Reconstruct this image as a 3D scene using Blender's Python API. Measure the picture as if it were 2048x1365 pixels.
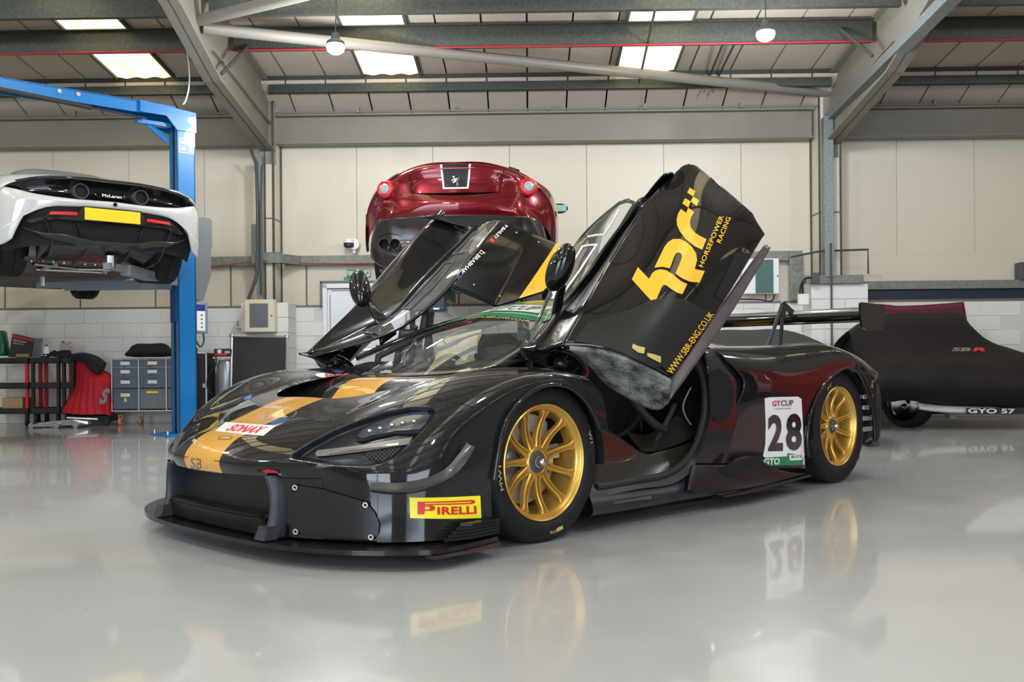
import bpy, bmesh, math, random
import numpy as np
from mathutils import Vector, Matrix
from mathutils.bvhtree import BVHTree
from mathutils import geometry as mgeo

random.seed(7)
for o in list(bpy.data.objects):
    bpy.data.objects.remove(o)
SC = bpy.context.scene
COL = SC.collection

# ------------------------------------------------------------------ camera
cam_data = bpy.data.cameras.new('camera')
cam = bpy.data.objects.new('camera', cam_data)
COL.objects.link(cam)
cam_data.sensor_width = 36.0
cam_data.lens = 36.0 * 1900.0 / 2048.0
cam_data.shift_y = 48.5 / 2048.0
cam_data.clip_end = 200
cam.location = (0, 0, 0.745)
cam.rotation_euler = (math.radians(90), 0, 0)
cam.rotation_euler = (Matrix.Rotation(0.008, 3, 'Y') @ Matrix.Rotation(math.radians(90), 3, 'X')).to_euler()
SC.camera = cam

# ------------------------------------------------------------------ world, exposure, lights
SC.view_settings.view_transform = 'Standard'
SC.view_settings.look = 'None'
SC.view_settings.exposure = 0.08
SC.view_settings.gamma = 1.0
SC.view_settings.use_curve_mapping = False
world = bpy.data.worlds.new('daylight')
SC.world = world
world.use_nodes = True
wn = world.node_tree.nodes
wn['Background'].inputs[0].default_value = (0.62, 0.75, 1.0, 1)
wn['Background'].inputs[1].default_value = 1.3
ROOM_YAW = -0.018
SKYLIGHT = 2.0
DOOR_POWER = 380
LAMP_POWER = 150
def area_light(name, loc, size, size_y, power, color, direction, parent=None):
    ld = bpy.data.lights.new(name, 'AREA')
    ld.shape = 'RECTANGLE'; ld.size = size; ld.size_y = size_y
    ld.energy = power; ld.color = color
    lo = bpy.data.objects.new(name, ld)
    COL.objects.link(lo)
    lo.location = loc
    lo.rotation_euler = Vector(direction).to_track_quat('-Z', 'Y').to_euler()
    return lo
# daylight pouring through the open roller doors in the wall behind the camera
area_light('daylight_through_left_door', (-4.6, -6.85, 2.0), 4.2, 3.8, DOOR_POWER, (0.78, 0.88, 1.0), (0.08, 1, 0))
area_light('daylight_through_right_door', (3.4, -7.0, 2.0), 4.2, 3.8, DOOR_POWER * 0.8, (0.78, 0.88, 1.0), (-0.08, 1, 0))

# ------------------------------------------------------------------ frames
# room frame: square to the back wall; car frame: s backwards from the front axle, l to the near side, z up
cR, sR = math.cos(0.018), math.sin(0.018)
def FW(v): return v
def FR(v):
    v = np.asarray(v, float)
    return np.stack([v[..., 0]*cR + v[..., 1]*sR, -v[..., 0]*sR + v[..., 1]*cR, v[..., 2]], -1)
BX, BY = 0.70434, 0.70986
def FC(v):
    v = np.asarray(v, float)
    s, l, z = v[..., 0], v[..., 1] - 0.96, v[..., 2]
    return np.stack([0.1377 + s*BX + l*BY, 3.993 + s*BY - l*BX, z], -1)
FC.flip = True
def yawed(x0, y0, th, flip=False):
    c, s = math.cos(th), math.sin(th)
    def F(v):
        v = np.asarray(v, float)
        return np.stack([x0 + v[..., 0]*c - v[..., 1]*s, y0 + v[..., 0]*s + v[..., 1]*c, v[..., 2]], -1)
    return F

# ------------------------------------------------------------------ materials
MATS = {}
def pbr(name, col, rough=0.5, metal=0.0, coat=0.0, coat_rough=0.03, emit=None, emit_s=1.0, trans=0.0, ior=1.45, alpha=1.0, noise=0.0, nscale=8.0, bump=0.0, bscale=60.0, ndark=None, spec=0.5):
    m = bpy.data.materials.new(name); m.use_nodes = True
    nt = m.node_tree; b = nt.nodes['Principled BSDF']
    c = tuple(col) + (1,)
    b.inputs['Base Color'].default_value = c
    b.inputs['Roughness'].default_value = rough
    b.inputs['Metallic'].default_value = metal
    b.inputs['Coat Weight'].default_value = coat
    b.inputs['Coat Roughness'].default_value = coat_rough
    b.inputs['Transmission Weight'].default_value = trans
    b.inputs['IOR'].default_value = ior
    b.inputs['Alpha'].default_value = alpha
    b.inputs['Specular IOR Level'].default_value = spec
    if emit:
        b.inputs['Emission Color'].default_value = tuple(emit) + (1,)
        b.inputs['Emission Strength'].default_value = emit_s
    if noise or bump:
        tc = nt.nodes.new('ShaderNodeTexCoord')
    if noise:
        n = nt.nodes.new('ShaderNodeTexNoise'); n.inputs['Scale'].default_value = nscale; n.inputs['Detail'].default_value = 6
        nt.links.new(tc.outputs['Object'], n.inputs['Vector'])
        r = nt.nodes.new('ShaderNodeValToRGB')
        d = ndark or tuple(x*(1-noise) for x in col)
        r.color_ramp.elements[0].position = 0.35; r.color_ramp.elements[1].position = 0.68
        r.color_ramp.elements[0].color = tuple(d) + (1,)
        r.color_ramp.elements[1].color = tuple(min(1, x*(1+noise*0.4)) for x in col) + (1,)
        nt.links.new(n.outputs['Fac'], r.inputs['Fac']); nt.links.new(r.outputs['Color'], b.inputs['Base Color'])
    if bump:
        n2 = nt.nodes.new('ShaderNodeTexNoise'); n2.inputs['Scale'].default_value = bscale; n2.inputs['Detail'].default_value = 4
        nt.links.new(tc.outputs['Object'], n2.inputs['Vector'])
        bp = nt.nodes.new('ShaderNodeBump'); bp.inputs['Strength'].default_value = bump; bp.inputs['Distance'].default_value = 0.02
        nt.links.new(n2.outputs['Fac'], bp.inputs['Height']); nt.links.new(bp.outputs['Normal'], b.inputs['Normal'])
    MATS[name] = m
    return m

def carbon(name, base, weave, scale, rough=0.1, coat=1.0, stripe=None):
    """clear-coated carbon cloth: fine twill weave, optional painted centre stripe along the car"""
    m = pbr(name, base, rough=0.35, coat=coat, coat_rough=rough*0.4, spec=0.08)
    nt = m.node_tree; b = nt.nodes['Principled BSDF']
    tc = nt.nodes.new('ShaderNodeTexCoord')
    w = nt.nodes.new('ShaderNodeTexWave'); w.wave_type = 'BANDS'; w.bands_direction = 'DIAGONAL'
    w.inputs['Scale'].default_value = scale; w.inputs['Distortion'].default_value = 0.0
    nt.links.new(tc.outputs['Object'], w.inputs['Vector'])
    mx = nt.nodes.new('ShaderNodeMix'); mx.data_type = 'RGBA'
    mx.inputs['A'].default_value = tuple(base) + (1,); mx.inputs['B'].default_value = tuple(weave) + (1,)
    nt.links.new(w.outputs['Fac'], mx.inputs['Factor'])
    out = mx.outputs['Result']
    if stripe:
        sep = nt.nodes.new('ShaderNodeSeparateXYZ'); nt.links.new(tc.outputs['Object'], sep.inputs[0])
        ab = nt.nodes.new('ShaderNodeMath'); ab.operation = 'ABSOLUTE'; nt.links.new(sep.outputs['Y'], ab.inputs[0])
        lt = nt.nodes.new('ShaderNodeMath'); lt.operation = 'LESS_THAN'; lt.inputs[1].default_value = stripe[0]
        nt.links.new(ab.outputs[0], lt.inputs[0])
        m2 = nt.nodes.new('ShaderNodeMix'); m2.data_type = 'RGBA'
        m2.inputs['B'].default_value = tuple(stripe[1]) + (1,)
        nt.links.new(out, m2.inputs['A']); nt.links.new(lt.outputs[0], m2.inputs['Factor'])
        out = m2.outputs['Result']
    nt.links.new(out, b.inputs['Base Color'])
    return m

# ------------------------------------------------------------------ curve and surface maths (numpy)
def _par(P):
    d = np.linalg.norm(np.diff(P, axis=-2), axis=-1)
    if d.ndim > 1: d = d.mean(axis=tuple(range(d.ndim-1)))
    return np.concatenate([[0], np.cumsum(np.sqrt(d + 1e-6))])
def interp_axis(P, n):
    """Hermite interpolation along axis -2 of P (..., k, 3) to n+1 samples"""
    k = P.shape[-2]
    if k == 2:
        t = np.linspace(0, 1, n+1)[:, None]
        return P[..., :1, :]*(1-t) + P[..., 1:, :]*t
    t = _par(P)
    m = np.zeros_like(P)
    h = np.diff(t)
    sl = np.diff(P, axis=-2) / h[:, None]
    m[..., 1:-1, :] = (sl[..., :-1, :]*h[1:, None] + sl[..., 1:, :]*h[:-1, None]) / (h[:-1]+h[1:])[:, None]
    m[..., 0, :] = 1.5*sl[..., 0, :] - 0.5*m[..., 1, :]
    m[..., -1, :] = 1.5*sl[..., -1, :] - 0.5*m[..., -2, :]
    # samples: spread proportionally to parameter
    q = np.linspace(0, t[-1], n+1)
    i = np.clip(np.searchsorted(t, q, side='right')-1, 0, k-2)
    u = ((q - t[i]) / h[i])[:, None]
    H = h[i][:, None]
    return ((2*u**3-3*u**2+1)*P[..., i, :] + (u**3-2*u**2+u)*H*m[..., i, :]
            + (-2*u**3+3*u**2)*P[..., i+1, :] + (u**3-u**2)*H*m[..., i+1, :])
def curve(pts, n):
    return interp_axis(np.asarray(pts, float), n)
def surf(rows, nu, nv):
    P = np.asarray([list(r) for r in rows], float)       # rows x cols x 3
    P = interp_axis(P, nu)                                # along each row
    P = np.swapaxes(P, 0, 1)
    P = interp_axis(P, nv)                                # across rows
    return P                                              # (nu+1, nv+1, 3)
def grid_mesh(P):
    a, b = P.shape[:2]
    V = P.reshape(-1, 3)
    F = [(i*b+j, (i+1)*b+j, (i+1)*b+j+1, i*b+j+1) for i in range(a-1) for j in range(b-1)]
    return V, F
def mirror_l(V, F):
    """add the mirror image across l = 0"""
    V = np.asarray(V); n = len(V)
    V2 = V.copy(); V2[:, 1] *= -1
    return np.vstack([V, V2]), list(F) + [tuple(n+i for i in reversed(f)) for f in F]
def flip_l(V):
    V = np.array(V, float); V[..., 1] *= -1
    return V
def clip(V, F, d):
    """split a mesh along d = 0: returns (V, faces with d<0 (inside), faces with d>=0)"""
    V = [tuple(v) for v in V]; d = list(d); cache = {}
    def cut(a, b):
        k = (a, b) if a < b else (b, a)
        if k not in cache:
            p, q = k; t = d[p] / (d[p] - d[q])
            V.append(tuple(V[p][i] + (V[q][i]-V[p][i])*t for i in range(3))); d.append(0.0)
            cache[k] = len(V)-1
        return cache[k]
    ins, outs = [], []
    for f in F:
        s = [d[i] < 0 for i in f]
        if all(s): ins.append(tuple(f)); continue
        if not any(s): outs.append(tuple(f)); continue
        pi, po = [], []
        for k in range(len(f)):
            a, b = f[k], f[(k+1) % len(f)]
            (pi if s[k] else po).append(a)
            if s[k] != s[(k+1) % len(f)]:
                c = cut(a, b); pi.append(c); po.append(c)
        if len(pi) > 2: ins.append(tuple(pi))
        if len(po) > 2: outs.append(tuple(po))
    return np.array(V), ins, outs
def compact(V, F):
    used = sorted({i for f in F for i in f}); mp = {o: k for k, o in enumerate(used)}
    return np.asarray(V)[used], [tuple(mp[i] for i in f) for f in F]
def sdf_poly(P2, poly):
    """signed distance of points to a closed polygon, negative inside"""
    P2 = np.asarray(P2, float); poly = np.asarray(poly, float)
    dmin = np.full(len(P2), 1e9); inside = np.zeros(len(P2), bool)
    for i in range(len(poly)):
        a, b = poly[i], poly[(i+1) % len(poly)]
        e = b-a; w = P2-a
        t = np.clip((w@e)/(e@e+1e-12), 0, 1)
        dmin = np.minimum(dmin, np.linalg.norm(w - t[:, None]*e, axis=1))
        c = ((a[1] <= P2[:, 1]) != (b[1] <= P2[:, 1]))
        with np.errstate(divide='ignore', invalid='ignore'):
            x = a[0] + (P2[:, 1]-a[1])*(b[0]-a[0])/((b[1]-a[1]) if b[1] != a[1] else 1e-12)
        inside ^= (c & (P2[:, 0] < x))
    return np.where(inside, -dmin, dmin)
def basis(n):
    n = Vector(n).normalized(); a = n.cross(Vector((0, 0, 1)))
    if a.length < 1e-3: a = Vector((1, 0, 0))
    a.normalize(); b = a.cross(n).normalized()
    return np.array(a), np.array(b), np.array(n)
def smooth_poly(pts, n):
    """closed smooth curve through points (numpy k x d)"""
    P = np.asarray(pts, float); k = len(P)
    out = []
    for i in range(k):
        p0, p1, p2, p3 = P[i-1], P[i], P[(i+1) % k], P[(i+2) % k]
        for j in range(n):
            t = j/n
            out.append(0.5*((2*p1) + (-p0+p2)*t + (2*p0-5*p1+4*p2-p3)*t*t + (-p0+3*p1-3*p2+p3)*t**3))
    return np.array(out)
def bvh_of(V, F):
    return BVHTree.FromPolygons([tuple(v) for v in V], [tuple(f) for f in F])
def project(P, bvh, d, eps=0.002, back=1.0, far=3.0):
    """push points along direction d onto the surface, eps above it (towards -d)"""
    d = Vector(d).normalized(); out = []
    last = None
    for p in P:
        p = Vector(p)
        h = bvh.ray_cast(p - d*back, d, far)
        if h[0] is None:
            h = bvh.find_nearest(p)
            q = h[0] if h[0] is not None else p
        else:
            q = h[0]
        out.append(tuple(q - d*eps))
    return np.array(out)

# ------------------------------------------------------------------ mesh builder
class MB:
    def __init__(self): self.v = []; self.f = []
    def add(self, V, F):
        n = len(self.v); self.v += [tuple(map(float, p)) for p in V]; self.f += [tuple(n+i for i in q) for q in F]; return self
    def box(self, x0, x1, y0, y1, z0, z1, bev=0.0):
        if x0 > x1: x0, x1 = x1, x0
        if y0 > y1: y0, y1 = y1, y0
        if z0 > z1: z0, z1 = z1, z0
        if bev <= 0:
            V = [(x, y, z) for x in (x0, x1) for y in (y0, y1) for z in (z0, z1)]
            return self.add(V, [(0, 1, 3, 2), (4, 6, 7, 5), (0, 4, 5, 1), (2, 3, 7, 6), (0, 2, 6, 4), (1, 5, 7, 3)])
        bev = min(bev, (x1-x0)*.45, (y1-y0)*.45, (z1-z0)*.45)
        lo, hi = (x0, y0, z0), (x1, y1, z1); V = []; ix = {}
        for sx in (0, 1):
            for sy in (0, 1):
                for sz in (0, 1):
                    s = (sx, sy, sz)
                    for k in range(3):
                        ix[s, k] = len(V)
                        V.append(tuple((hi[a] if s[a] else lo[a]) + (0 if a == k else (-bev if s[a] else bev)) for a in range(3)))
        F = []
        for k in range(3):
            a, b = [i for i in range(3) if i != k]
            for sk in (0, 1):
                c = []
                for (p, q) in ((0, 0), (1, 0), (1, 1), (0, 1)):
                    s = [0, 0, 0]; s[k] = sk; s[a] = p; s[b] = q; c.append(ix[tuple(s), k])
                F.append(tuple(c))
        for m in range(3):
            a, b = [i for i in range(3) if i != m]
            for p in (0, 1):
                for q in (0, 1):
                    s0 = [0, 0, 0]; s0[a] = p; s0[b] = q; s1 = list(s0); s1[m] = 1
                    F.append((ix[tuple(s0), a], ix[tuple(s1), a], ix[tuple(s1), b], ix[tuple(s0), b]))
        for s in [(i, j, k) for i in (0, 1) for j in (0, 1) for k in (0, 1)]:
            F.append((ix[s, 0], ix[s, 1], ix[s, 2]))
        return self.add(V, F)
    def tube(self, path, r, n=8, closed=False, cap=True):
        P = [Vector(p) for p in path]; k = len(P); V = []; F = []
        rs = r if isinstance(r, (list, tuple)) else [r]*k
        t0 = (P[1]-P[0]).normalized()
        up = Vector((0, 0, 1)) if abs(t0.z) < 0.95 else Vector((1, 0, 0))
        a = t0.cross(up).normalized()
        for i in range(k):
            if closed: t = (P[(i+1) % k]-P[i-1])
            else: t = P[min(i+1, k-1)]-P[max(i-1, 0)]
            t.normalize(); a = (a - t*a.dot(t))
            if a.length < 1e-5: a = t.orthogonal()
            a.normalize(); b = t.cross(a)
            for j in range(n):
                an = 2*math.pi*j/n
                V.append(P[i] + (a*math.cos(an) + b*math.sin(an))*rs[i])
        for i in range(k if closed else k-1):
            i2 = (i+1) % k
            for j in range(n):
                F.append((i*n+j, i*n+(j+1) % n, i2*n+(j+1) % n, i2*n+j))
        if cap and not closed:
            F.append(tuple(reversed(range(n)))); F.append(tuple((k-1)*n+j for j in range(n)))
        return self.add(V, F)
    def lathe(self, prof, o, axis=(0, 0, 1), n=24, a0=0.0, a1=2*math.pi):
        """prof: list of (radius, height along axis)"""
        o = Vector(o); ax = Vector(axis).normalized(); u = ax.orthogonal().normalized(); w = ax.cross(u)
        full = abs(a1-a0-2*math.pi) < 1e-6; m = n if full else n+1
        V = []; F = []
        for (r, h) in prof:
            for j in range(m):
                an = a0 + (a1-a0)*j/n
                V.append(o + ax*h + (u*math.cos(an)+w*math.sin(an))*max(r, 1e-5))
        for i in range(len(prof)-1):
            for j in range(n):
                j2 = (j+1) % m
                F.append((i*m+j, i*m+j2, (i+1)*m+j2, (i+1)*m+j))
        return self.add(V, F)
    def cyl(self, a, b, r, n=16, r2=None):
        a = Vector(a); b = Vector(b); h = (b-a).length
        return self.lathe([(0, 0), (r, 0), (r2 if r2 is not None else r, h), (0, h)], a, b-a, n)
    def prism(self, poly, off):
        n = len(poly); off = np.asarray(off, float); P = np.asarray(poly, float)
        V = list(P) + list(P+off)
        F = [tuple(range(n-1, -1, -1)), tuple(range(n, 2*n))] + [(i, (i+1) % n, n+(i+1) % n, n+i) for i in range(n)]
        return self.add(V, F)
    def grid(self, P): V, F = grid_mesh(P); return self.add(V, F)
    def ell(self, c, r, n=16, m=10, rot=None):
        V = []; F = []
        for i in range(m+1):
            th = math.pi*i/m
            for j in range(n):
                ph = 2*math.pi*j/n
                p = Vector((r[0]*math.sin(th)*math.cos(ph), r[1]*math.sin(th)*math.sin(ph), r[2]*math.cos(th)))
                if rot is not None: p = rot @ p
                V.append(p + Vector(c))
        for i in range(m):
            for j in range(n):
                F.append((i*n+j, i*n+(j+1) % n, (i+1)*n+(j+1) % n, (i+1)*n+j))
        return self.add(V, F)

PM = {}
def tagset(o, label=None, cat=None, group=None, kind=None):
    if label: o['label'] = label
    if cat: o['category'] = cat
    if group: o['group'] = group
    if kind: o['kind'] = kind
def thing(name, label, cat, loc, frame=FW, rz=0.0, group=None):
    o = bpy.data.objects.new(name, None); COL.objects.link(o)
    p = frame(np.array(loc, float))
    o.location = tuple(p); o.rotation_euler = (0, 0, rz); o.empty_display_size = 0.2
    tagset(o, label, cat, group)
    PM[o.name] = Matrix.Translation(Vector(p)) @ Matrix.Rotation(rz, 4, 'Z')
    return o
def build(name, mb, mat, parent=None, frame=FW, smooth=None, label=None, cat=None, group=None, kind=None, closed=True, origin=None, solid=None, indir=None):
    """link a builder's geometry as one mesh object; frame maps its coordinates to the world"""
    V = np.array(mb.v, float)
    W = np.asarray(frame(V), float)
    if parent is not None:
        M = PM[parent.name]
    else:
        if origin is None:
            lo, hi = W.min(0), W.max(0); origin = ((lo[0]+hi[0])/2, (lo[1]+hi[1])/2, lo[2])
        else: origin = tuple(frame(np.array(origin, float)))
        M = Matrix.Translation(Vector(origin))
    Mi = np.array(M.inverted())
    Lc = W @ Mi[:3, :3].T + Mi[:3, 3]
    me = bpy.data.meshes.new(name)
    F = mb.f
    if getattr(frame, 'flip', False): F = [tuple(reversed(f)) for f in F]
    me.from_pydata([tuple(p) for p in Lc], [], F)
    if closed:
        bm = bmesh.new(); bm.from_mesh(me)
        bmesh.ops.remove_doubles(bm, verts=bm.verts, dist=2e-5)
        bmesh.ops.recalc_face_normals(bm, faces=bm.faces)
        bm.to_mesh(me); bm.free()
    elif len(F) > 60:
        bm = bmesh.new(); bm.from_mesh(me)
        bmesh.ops.remove_doubles(bm, verts=bm.verts, dist=1e-5)
        bm.to_mesh(me); bm.free()
    me.materials.append(mat if not isinstance(mat, str) else MATS[mat])
    if smooth is not None:
        for p in me.polygons: p.use_smooth = True
        if smooth < 180:
            me.set_sharp_from_angle(angle=math.radians(smooth))
    me.update()
    o = bpy.data.objects.new(name, me); COL.objects.link(o)
    if parent is not None:
        o.parent = parent; PM[o.name] = M
    else:
        o.location = origin; PM[o.name] = M
    if solid:
        md = o.modifiers.new('thickness', 'SOLIDIFY'); md.thickness = abs(solid); md.offset = -1 if solid > 0 else 1
        if indir is not None:
            w0 = frame(np.zeros(3)); wi = Vector(frame(np.asarray(indir, float)) - w0)
            tot = Vector((0, 0, 0))
            for pg in me.polygons: tot += pg.normal*pg.area
            tot = M.to_3x3() @ tot
            md.offset = -1 if tot.dot(wi) < 0 else 1
    tagset(o, label, cat, group, kind)
    return o
def child_local(name, mesh_obj, parent, M):
    """copy of a mesh object under parent with local matrix M"""
    c = mesh_obj.copy(); COL.objects.link(c); c.parent = parent; c.matrix_local = M
    return c
def weld(parts):
    m = MB()
    for V, F in parts: m.add(V, F)
    return m
_TC = {}
def text_geo(s, shear=0.0, bold=0.0, spacing=1.0):
    """flat text as (verts 2d in a 0..1 box, faces, aspect)"""
    k = (s, shear, bold, spacing)
    if k in _TC: return _TC[k]
    cu = bpy.data.curves.new('lettering', 'FONT'); cu.body = s; cu.shear = shear; cu.offset = bold; cu.space_character = spacing
    cu.resolution_u = 3; cu.fill_mode = 'FRONT'
    o = bpy.data.objects.new('lettering', cu); COL.objects.link(o)
    dg = bpy.context.evaluated_depsgraph_get()
    me = bpy.data.meshes.new_from_object(o.evaluated_get(dg))
    V = np.array([v.co[:] for v in me.vertices]); F = [tuple(p.vertices) for p in me.polygons]
    bpy.data.objects.remove(o); bpy.data.curves.remove(cu); bpy.data.meshes.remove(me)
    V = V[:, :2]; lo, hi = V.min(0), V.max(0)
    V = (V-lo)/(hi-lo)
    _TC[k] = (V, F, (hi[0]-lo[0])/(hi[1]-lo[1]))
    return _TC[k]
def on_quad(V2, q):
    """map 0..1 box points to a 3d quad bl, br, tr, tl"""
    q = np.asarray(q, float); u = V2[:, :1]; v = V2[:, 1:2]
    return q[0]*(1-u)*(1-v) + q[1]*u*(1-v) + q[2]*u*v + q[3]*(1-u)*v
def text_part(name, s, quad, mat, parent, frame=FW, bvh=None, d=None, eps=0.002, shear=0.0, bold=0.0, spacing=1.0, label=None):
    V, F, _ = text_geo(s, shear, bold, spacing)
    if bvh is not None:
        qq = np.asarray(quad, float); n = max(2, int(np.linalg.norm(qq[1]-qq[0])/.02))
        V, F = slice_grid(np.column_stack([V, np.zeros(len(V))]), F, 1.0/n, (0,)); V = V[:, :2]
        if np.linalg.norm(qq[3]-qq[0]) > .08:
            V, F = slice_grid(np.column_stack([V, np.zeros(len(V))]), F, .12, (1,)); V = V[:, :2]
    P = on_quad(V, quad)
    if bvh is not None: P = project(P, bvh, d, eps)
    m = MB(); m.add(P, F)
    return build(name, m, mat, parent, frame, closed=False, label=label)
def patch(quad, nu, nv, bvh=None, d=None, eps=0.0015):
    u, v = np.meshgrid(np.linspace(0, 1, nu+1), np.linspace(0, 1, nv+1), indexing='ij')
    P = on_quad(np.stack([u.ravel(), v.ravel()], 1), quad)
    if bvh is not None: P = project(P, bvh, d, eps)
    V, F = grid_mesh(P.reshape(nu+1, nv+1, 3))
    m = MB(); m.add(V, F); return m
def slice_grid(V, F, step, ax=(0, 1)):
    """cut a flat mesh along a square grid so that it can follow a curved surface"""
    V = np.asarray(V, float)
    for a in ax:
        lo, hi = V[:, a].min(), V[:, a].max()
        for c in np.arange(lo+step, hi-1e-6, step):
            V, A, B_ = clip(V, F, V[:, a]-c-1e-7); F = A+B_
    return V, F
def poly_fill(pts3, d, step=0.0, bvh=None, eps=0.002):
    """triangulated polygon given by 3d points, cut on a grid and projected on a surface along d"""
    a, b, n = basis(d); P = np.asarray(pts3, float); o = P.mean(0)
    P2 = np.stack([(P-o)@a, (P-o)@b], 1); dep = ((P-o)@n).mean()
    tri = mgeo.tessellate_polygon([[Vector((p[0], p[1], 0)) for p in P2]])
    V = np.column_stack([P2, np.zeros(len(P2))]); F = [tuple(t) for t in tri]
    if step > 0: V, F = slice_grid(V, F, step)
    W = o + V[:, :1]*a + V[:, 1:2]*b + dep*n
    if bvh is not None: W = project(W, bvh, d, eps)
    m = MB(); m.add(W, F); return m

# ------------------------------------------------------------------ materials used
pbr('wall_panel', (0.65, 0.58, 0.465), 0.42, noise=0.03, nscale=0.8)
pbr('front_wall_dimmed', (0.10, 0.10, 0.10), 0.6)  # unseen front wall, colour darkened as if unlit to deepen the car's reflections
pbr('side_wall_dimmed', (0.30, 0.28, 0.24), 0.6)  # unseen side walls, colour toned down so the car mirrors less brightness
pbr('wall_shade', (0.55, 0.49, 0.39), 0.6)
pbr('block_paint', (0.76, 0.74, 0.70), 0.55, bump=0.15, bscale=40)
pbr('mortar', (0.66, 0.64, 0.60), 0.7)
pbr('roof_panel', (0.56, 0.49, 0.41), 0.6, noise=0.05, nscale=1.5)
pbr('seam', (0.10, 0.105, 0.09), 0.7)
pbr('galv', (0.075, 0.08, 0.066), 0.5, metal=0.35, noise=0.25, nscale=30)
pbr('galv_light', (0.26, 0.29, 0.28), 0.42, metal=0.5, noise=0.3, nscale=60)
pbr('steel_paint', (0.215, 0.195, 0.155), 0.45, noise=0.06, nscale=3)
pbr('girt', (0.22, 0.225, 0.19), 0.5, metal=0.2, noise=0.2, nscale=20)
pbr('trim_grey', (0.17, 0.17, 0.15), 0.6)
pbr('tube_paint', (0.21, 0.185, 0.155), 0.4)
pbr('red_cable', (0.42, 0.02, 0.03), 0.5)
pbr('white_plastic', (0.80, 0.80, 0.77), 0.4)
pbr('cream_metal', (0.72, 0.66, 0.50), 0.4)
pbr('black_plastic', (0.022, 0.022, 0.024), 0.45)
pbr('black_rubber', (0.018, 0.018, 0.019), 0.7)
pbr('dark_grey', (0.075, 0.078, 0.08), 0.5)
pbr('mid_grey', (0.24, 0.25, 0.26), 0.45)
pbr('door_white', (0.82, 0.85, 0.88), 0.35)
pbr('sign_green', (0.0, 0.27, 0.11), 0.4)
pbr('sign_cream', (0.78, 0.80, 0.62), 0.4)
pbr('chrome', (0.75, 0.75, 0.76), 0.12, metal=1.0)
pbr('steel', (0.48, 0.48, 0.47), 0.3, metal=1.0)
pbr('alu', (0.62, 0.63, 0.63), 0.35, metal=0.9)
pbr('yellow_label', (0.85, 0.72, 0.05), 0.5)
pbr('navy', (0.012, 0.022, 0.05), 0.4)
pbr('orange', (0.75, 0.25, 0.03), 0.5)
pbr('glass_clear', (0.9, 0.95, 0.93), 0.05, trans=1.0, ior=1.1, alpha=0.35)
# daylight in the translucent roof sheets: they are lit from outside
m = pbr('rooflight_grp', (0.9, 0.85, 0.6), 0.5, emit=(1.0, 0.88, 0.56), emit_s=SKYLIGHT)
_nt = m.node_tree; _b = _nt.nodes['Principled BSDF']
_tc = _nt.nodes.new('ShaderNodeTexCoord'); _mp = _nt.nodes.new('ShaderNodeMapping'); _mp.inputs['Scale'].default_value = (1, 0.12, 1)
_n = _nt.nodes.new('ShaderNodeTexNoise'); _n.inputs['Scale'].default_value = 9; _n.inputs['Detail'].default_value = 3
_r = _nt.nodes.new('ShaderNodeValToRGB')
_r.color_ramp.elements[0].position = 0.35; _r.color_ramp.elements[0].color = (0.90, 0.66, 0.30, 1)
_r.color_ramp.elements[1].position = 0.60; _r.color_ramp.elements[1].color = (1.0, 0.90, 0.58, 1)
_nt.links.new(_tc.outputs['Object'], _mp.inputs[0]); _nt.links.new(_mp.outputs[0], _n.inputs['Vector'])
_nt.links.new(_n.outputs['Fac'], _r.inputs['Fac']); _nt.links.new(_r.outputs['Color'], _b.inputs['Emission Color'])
# epoxy floor: pale grey, glossy, faint scuffs and specks
m = pbr('epoxy', (0.40, 0.405, 0.40), 0.22, coat=0.6, coat_rough=0.05)
_nt = m.node_tree; _b = _nt.nodes['Principled BSDF']
_tc = _nt.nodes.new('ShaderNodeTexCoord')
_n1 = _nt.nodes.new('ShaderNodeTexNoise'); _n1.inputs['Scale'].default_value = 1.1; _n1.inputs['Detail'].default_value = 8
_mpf = _nt.nodes.new('ShaderNodeMapping'); _mpf.inputs['Rotation'].default_value = (0, 0, 0.3); _mpf.inputs['Scale'].default_value = (1.0, 3.0, 1)
_nt.links.new(_tc.outputs['Object'], _mpf.inputs[0]); _nt.links.new(_mpf.outputs[0], _n1.inputs['Vector'])
_r1 = _nt.nodes.new('ShaderNodeValToRGB')
_r1.color_ramp.elements[0].position = 0.3; _r1.color_ramp.elements[0].color = (0.445, 0.45, 0.455, 1)
_r1.color_ramp.elements[1].position = 0.7; _r1.color_ramp.elements[1].color = (0.475, 0.478, 0.482, 1)
_nt.links.new(_n1.outputs['Fac'], _r1.inputs['Fac'])
_v = _nt.nodes.new('ShaderNodeTexVoronoi'); _v.inputs['Scale'].default_value = 5.0; _v.inputs['Randomness'].default_value = 1
_nt.links.new(_tc.outputs['Object'], _v.inputs['Vector'])
_lt = _nt.nodes.new('ShaderNodeMath'); _lt.operation = 'LESS_THAN'; _lt.inputs[1].default_value = 0.018
_nt.links.new(_v.outputs['Distance'], _lt.inputs[0])
_mx = _nt.nodes.new('ShaderNodeMix'); _mx.data_type = 'RGBA'; _mx.inputs['B'].default_value = (0.27, 0.24, 0.2, 1)
_nt.links.new(_lt.outputs[0], _mx.inputs['Factor']); _nt.links.new(_r1.outputs['Color'], _mx.inputs['A'])
_nt.links.new(_mx.outputs['Result'], _b.inputs['Base Color'])
_n3 = _nt.nodes.new('ShaderNodeTexNoise'); _n3.inputs['Scale'].default_value = 3; _n3.inputs['Detail'].default_value = 5
_nt.links.new(_tc.outputs['Object'], _n3.inputs['Vector'])
_mr = _nt.nodes.new('ShaderNodeMapRange'); _mr.inputs['To Min'].default_value = 0.20; _mr.inputs['To Max'].default_value = 0.29
_nt.links.new(_n3.outputs['Fac'], _mr.inputs['Value']); _nt.links.new(_mr.outputs['Result'], _b.inputs['Roughness'])

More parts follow.
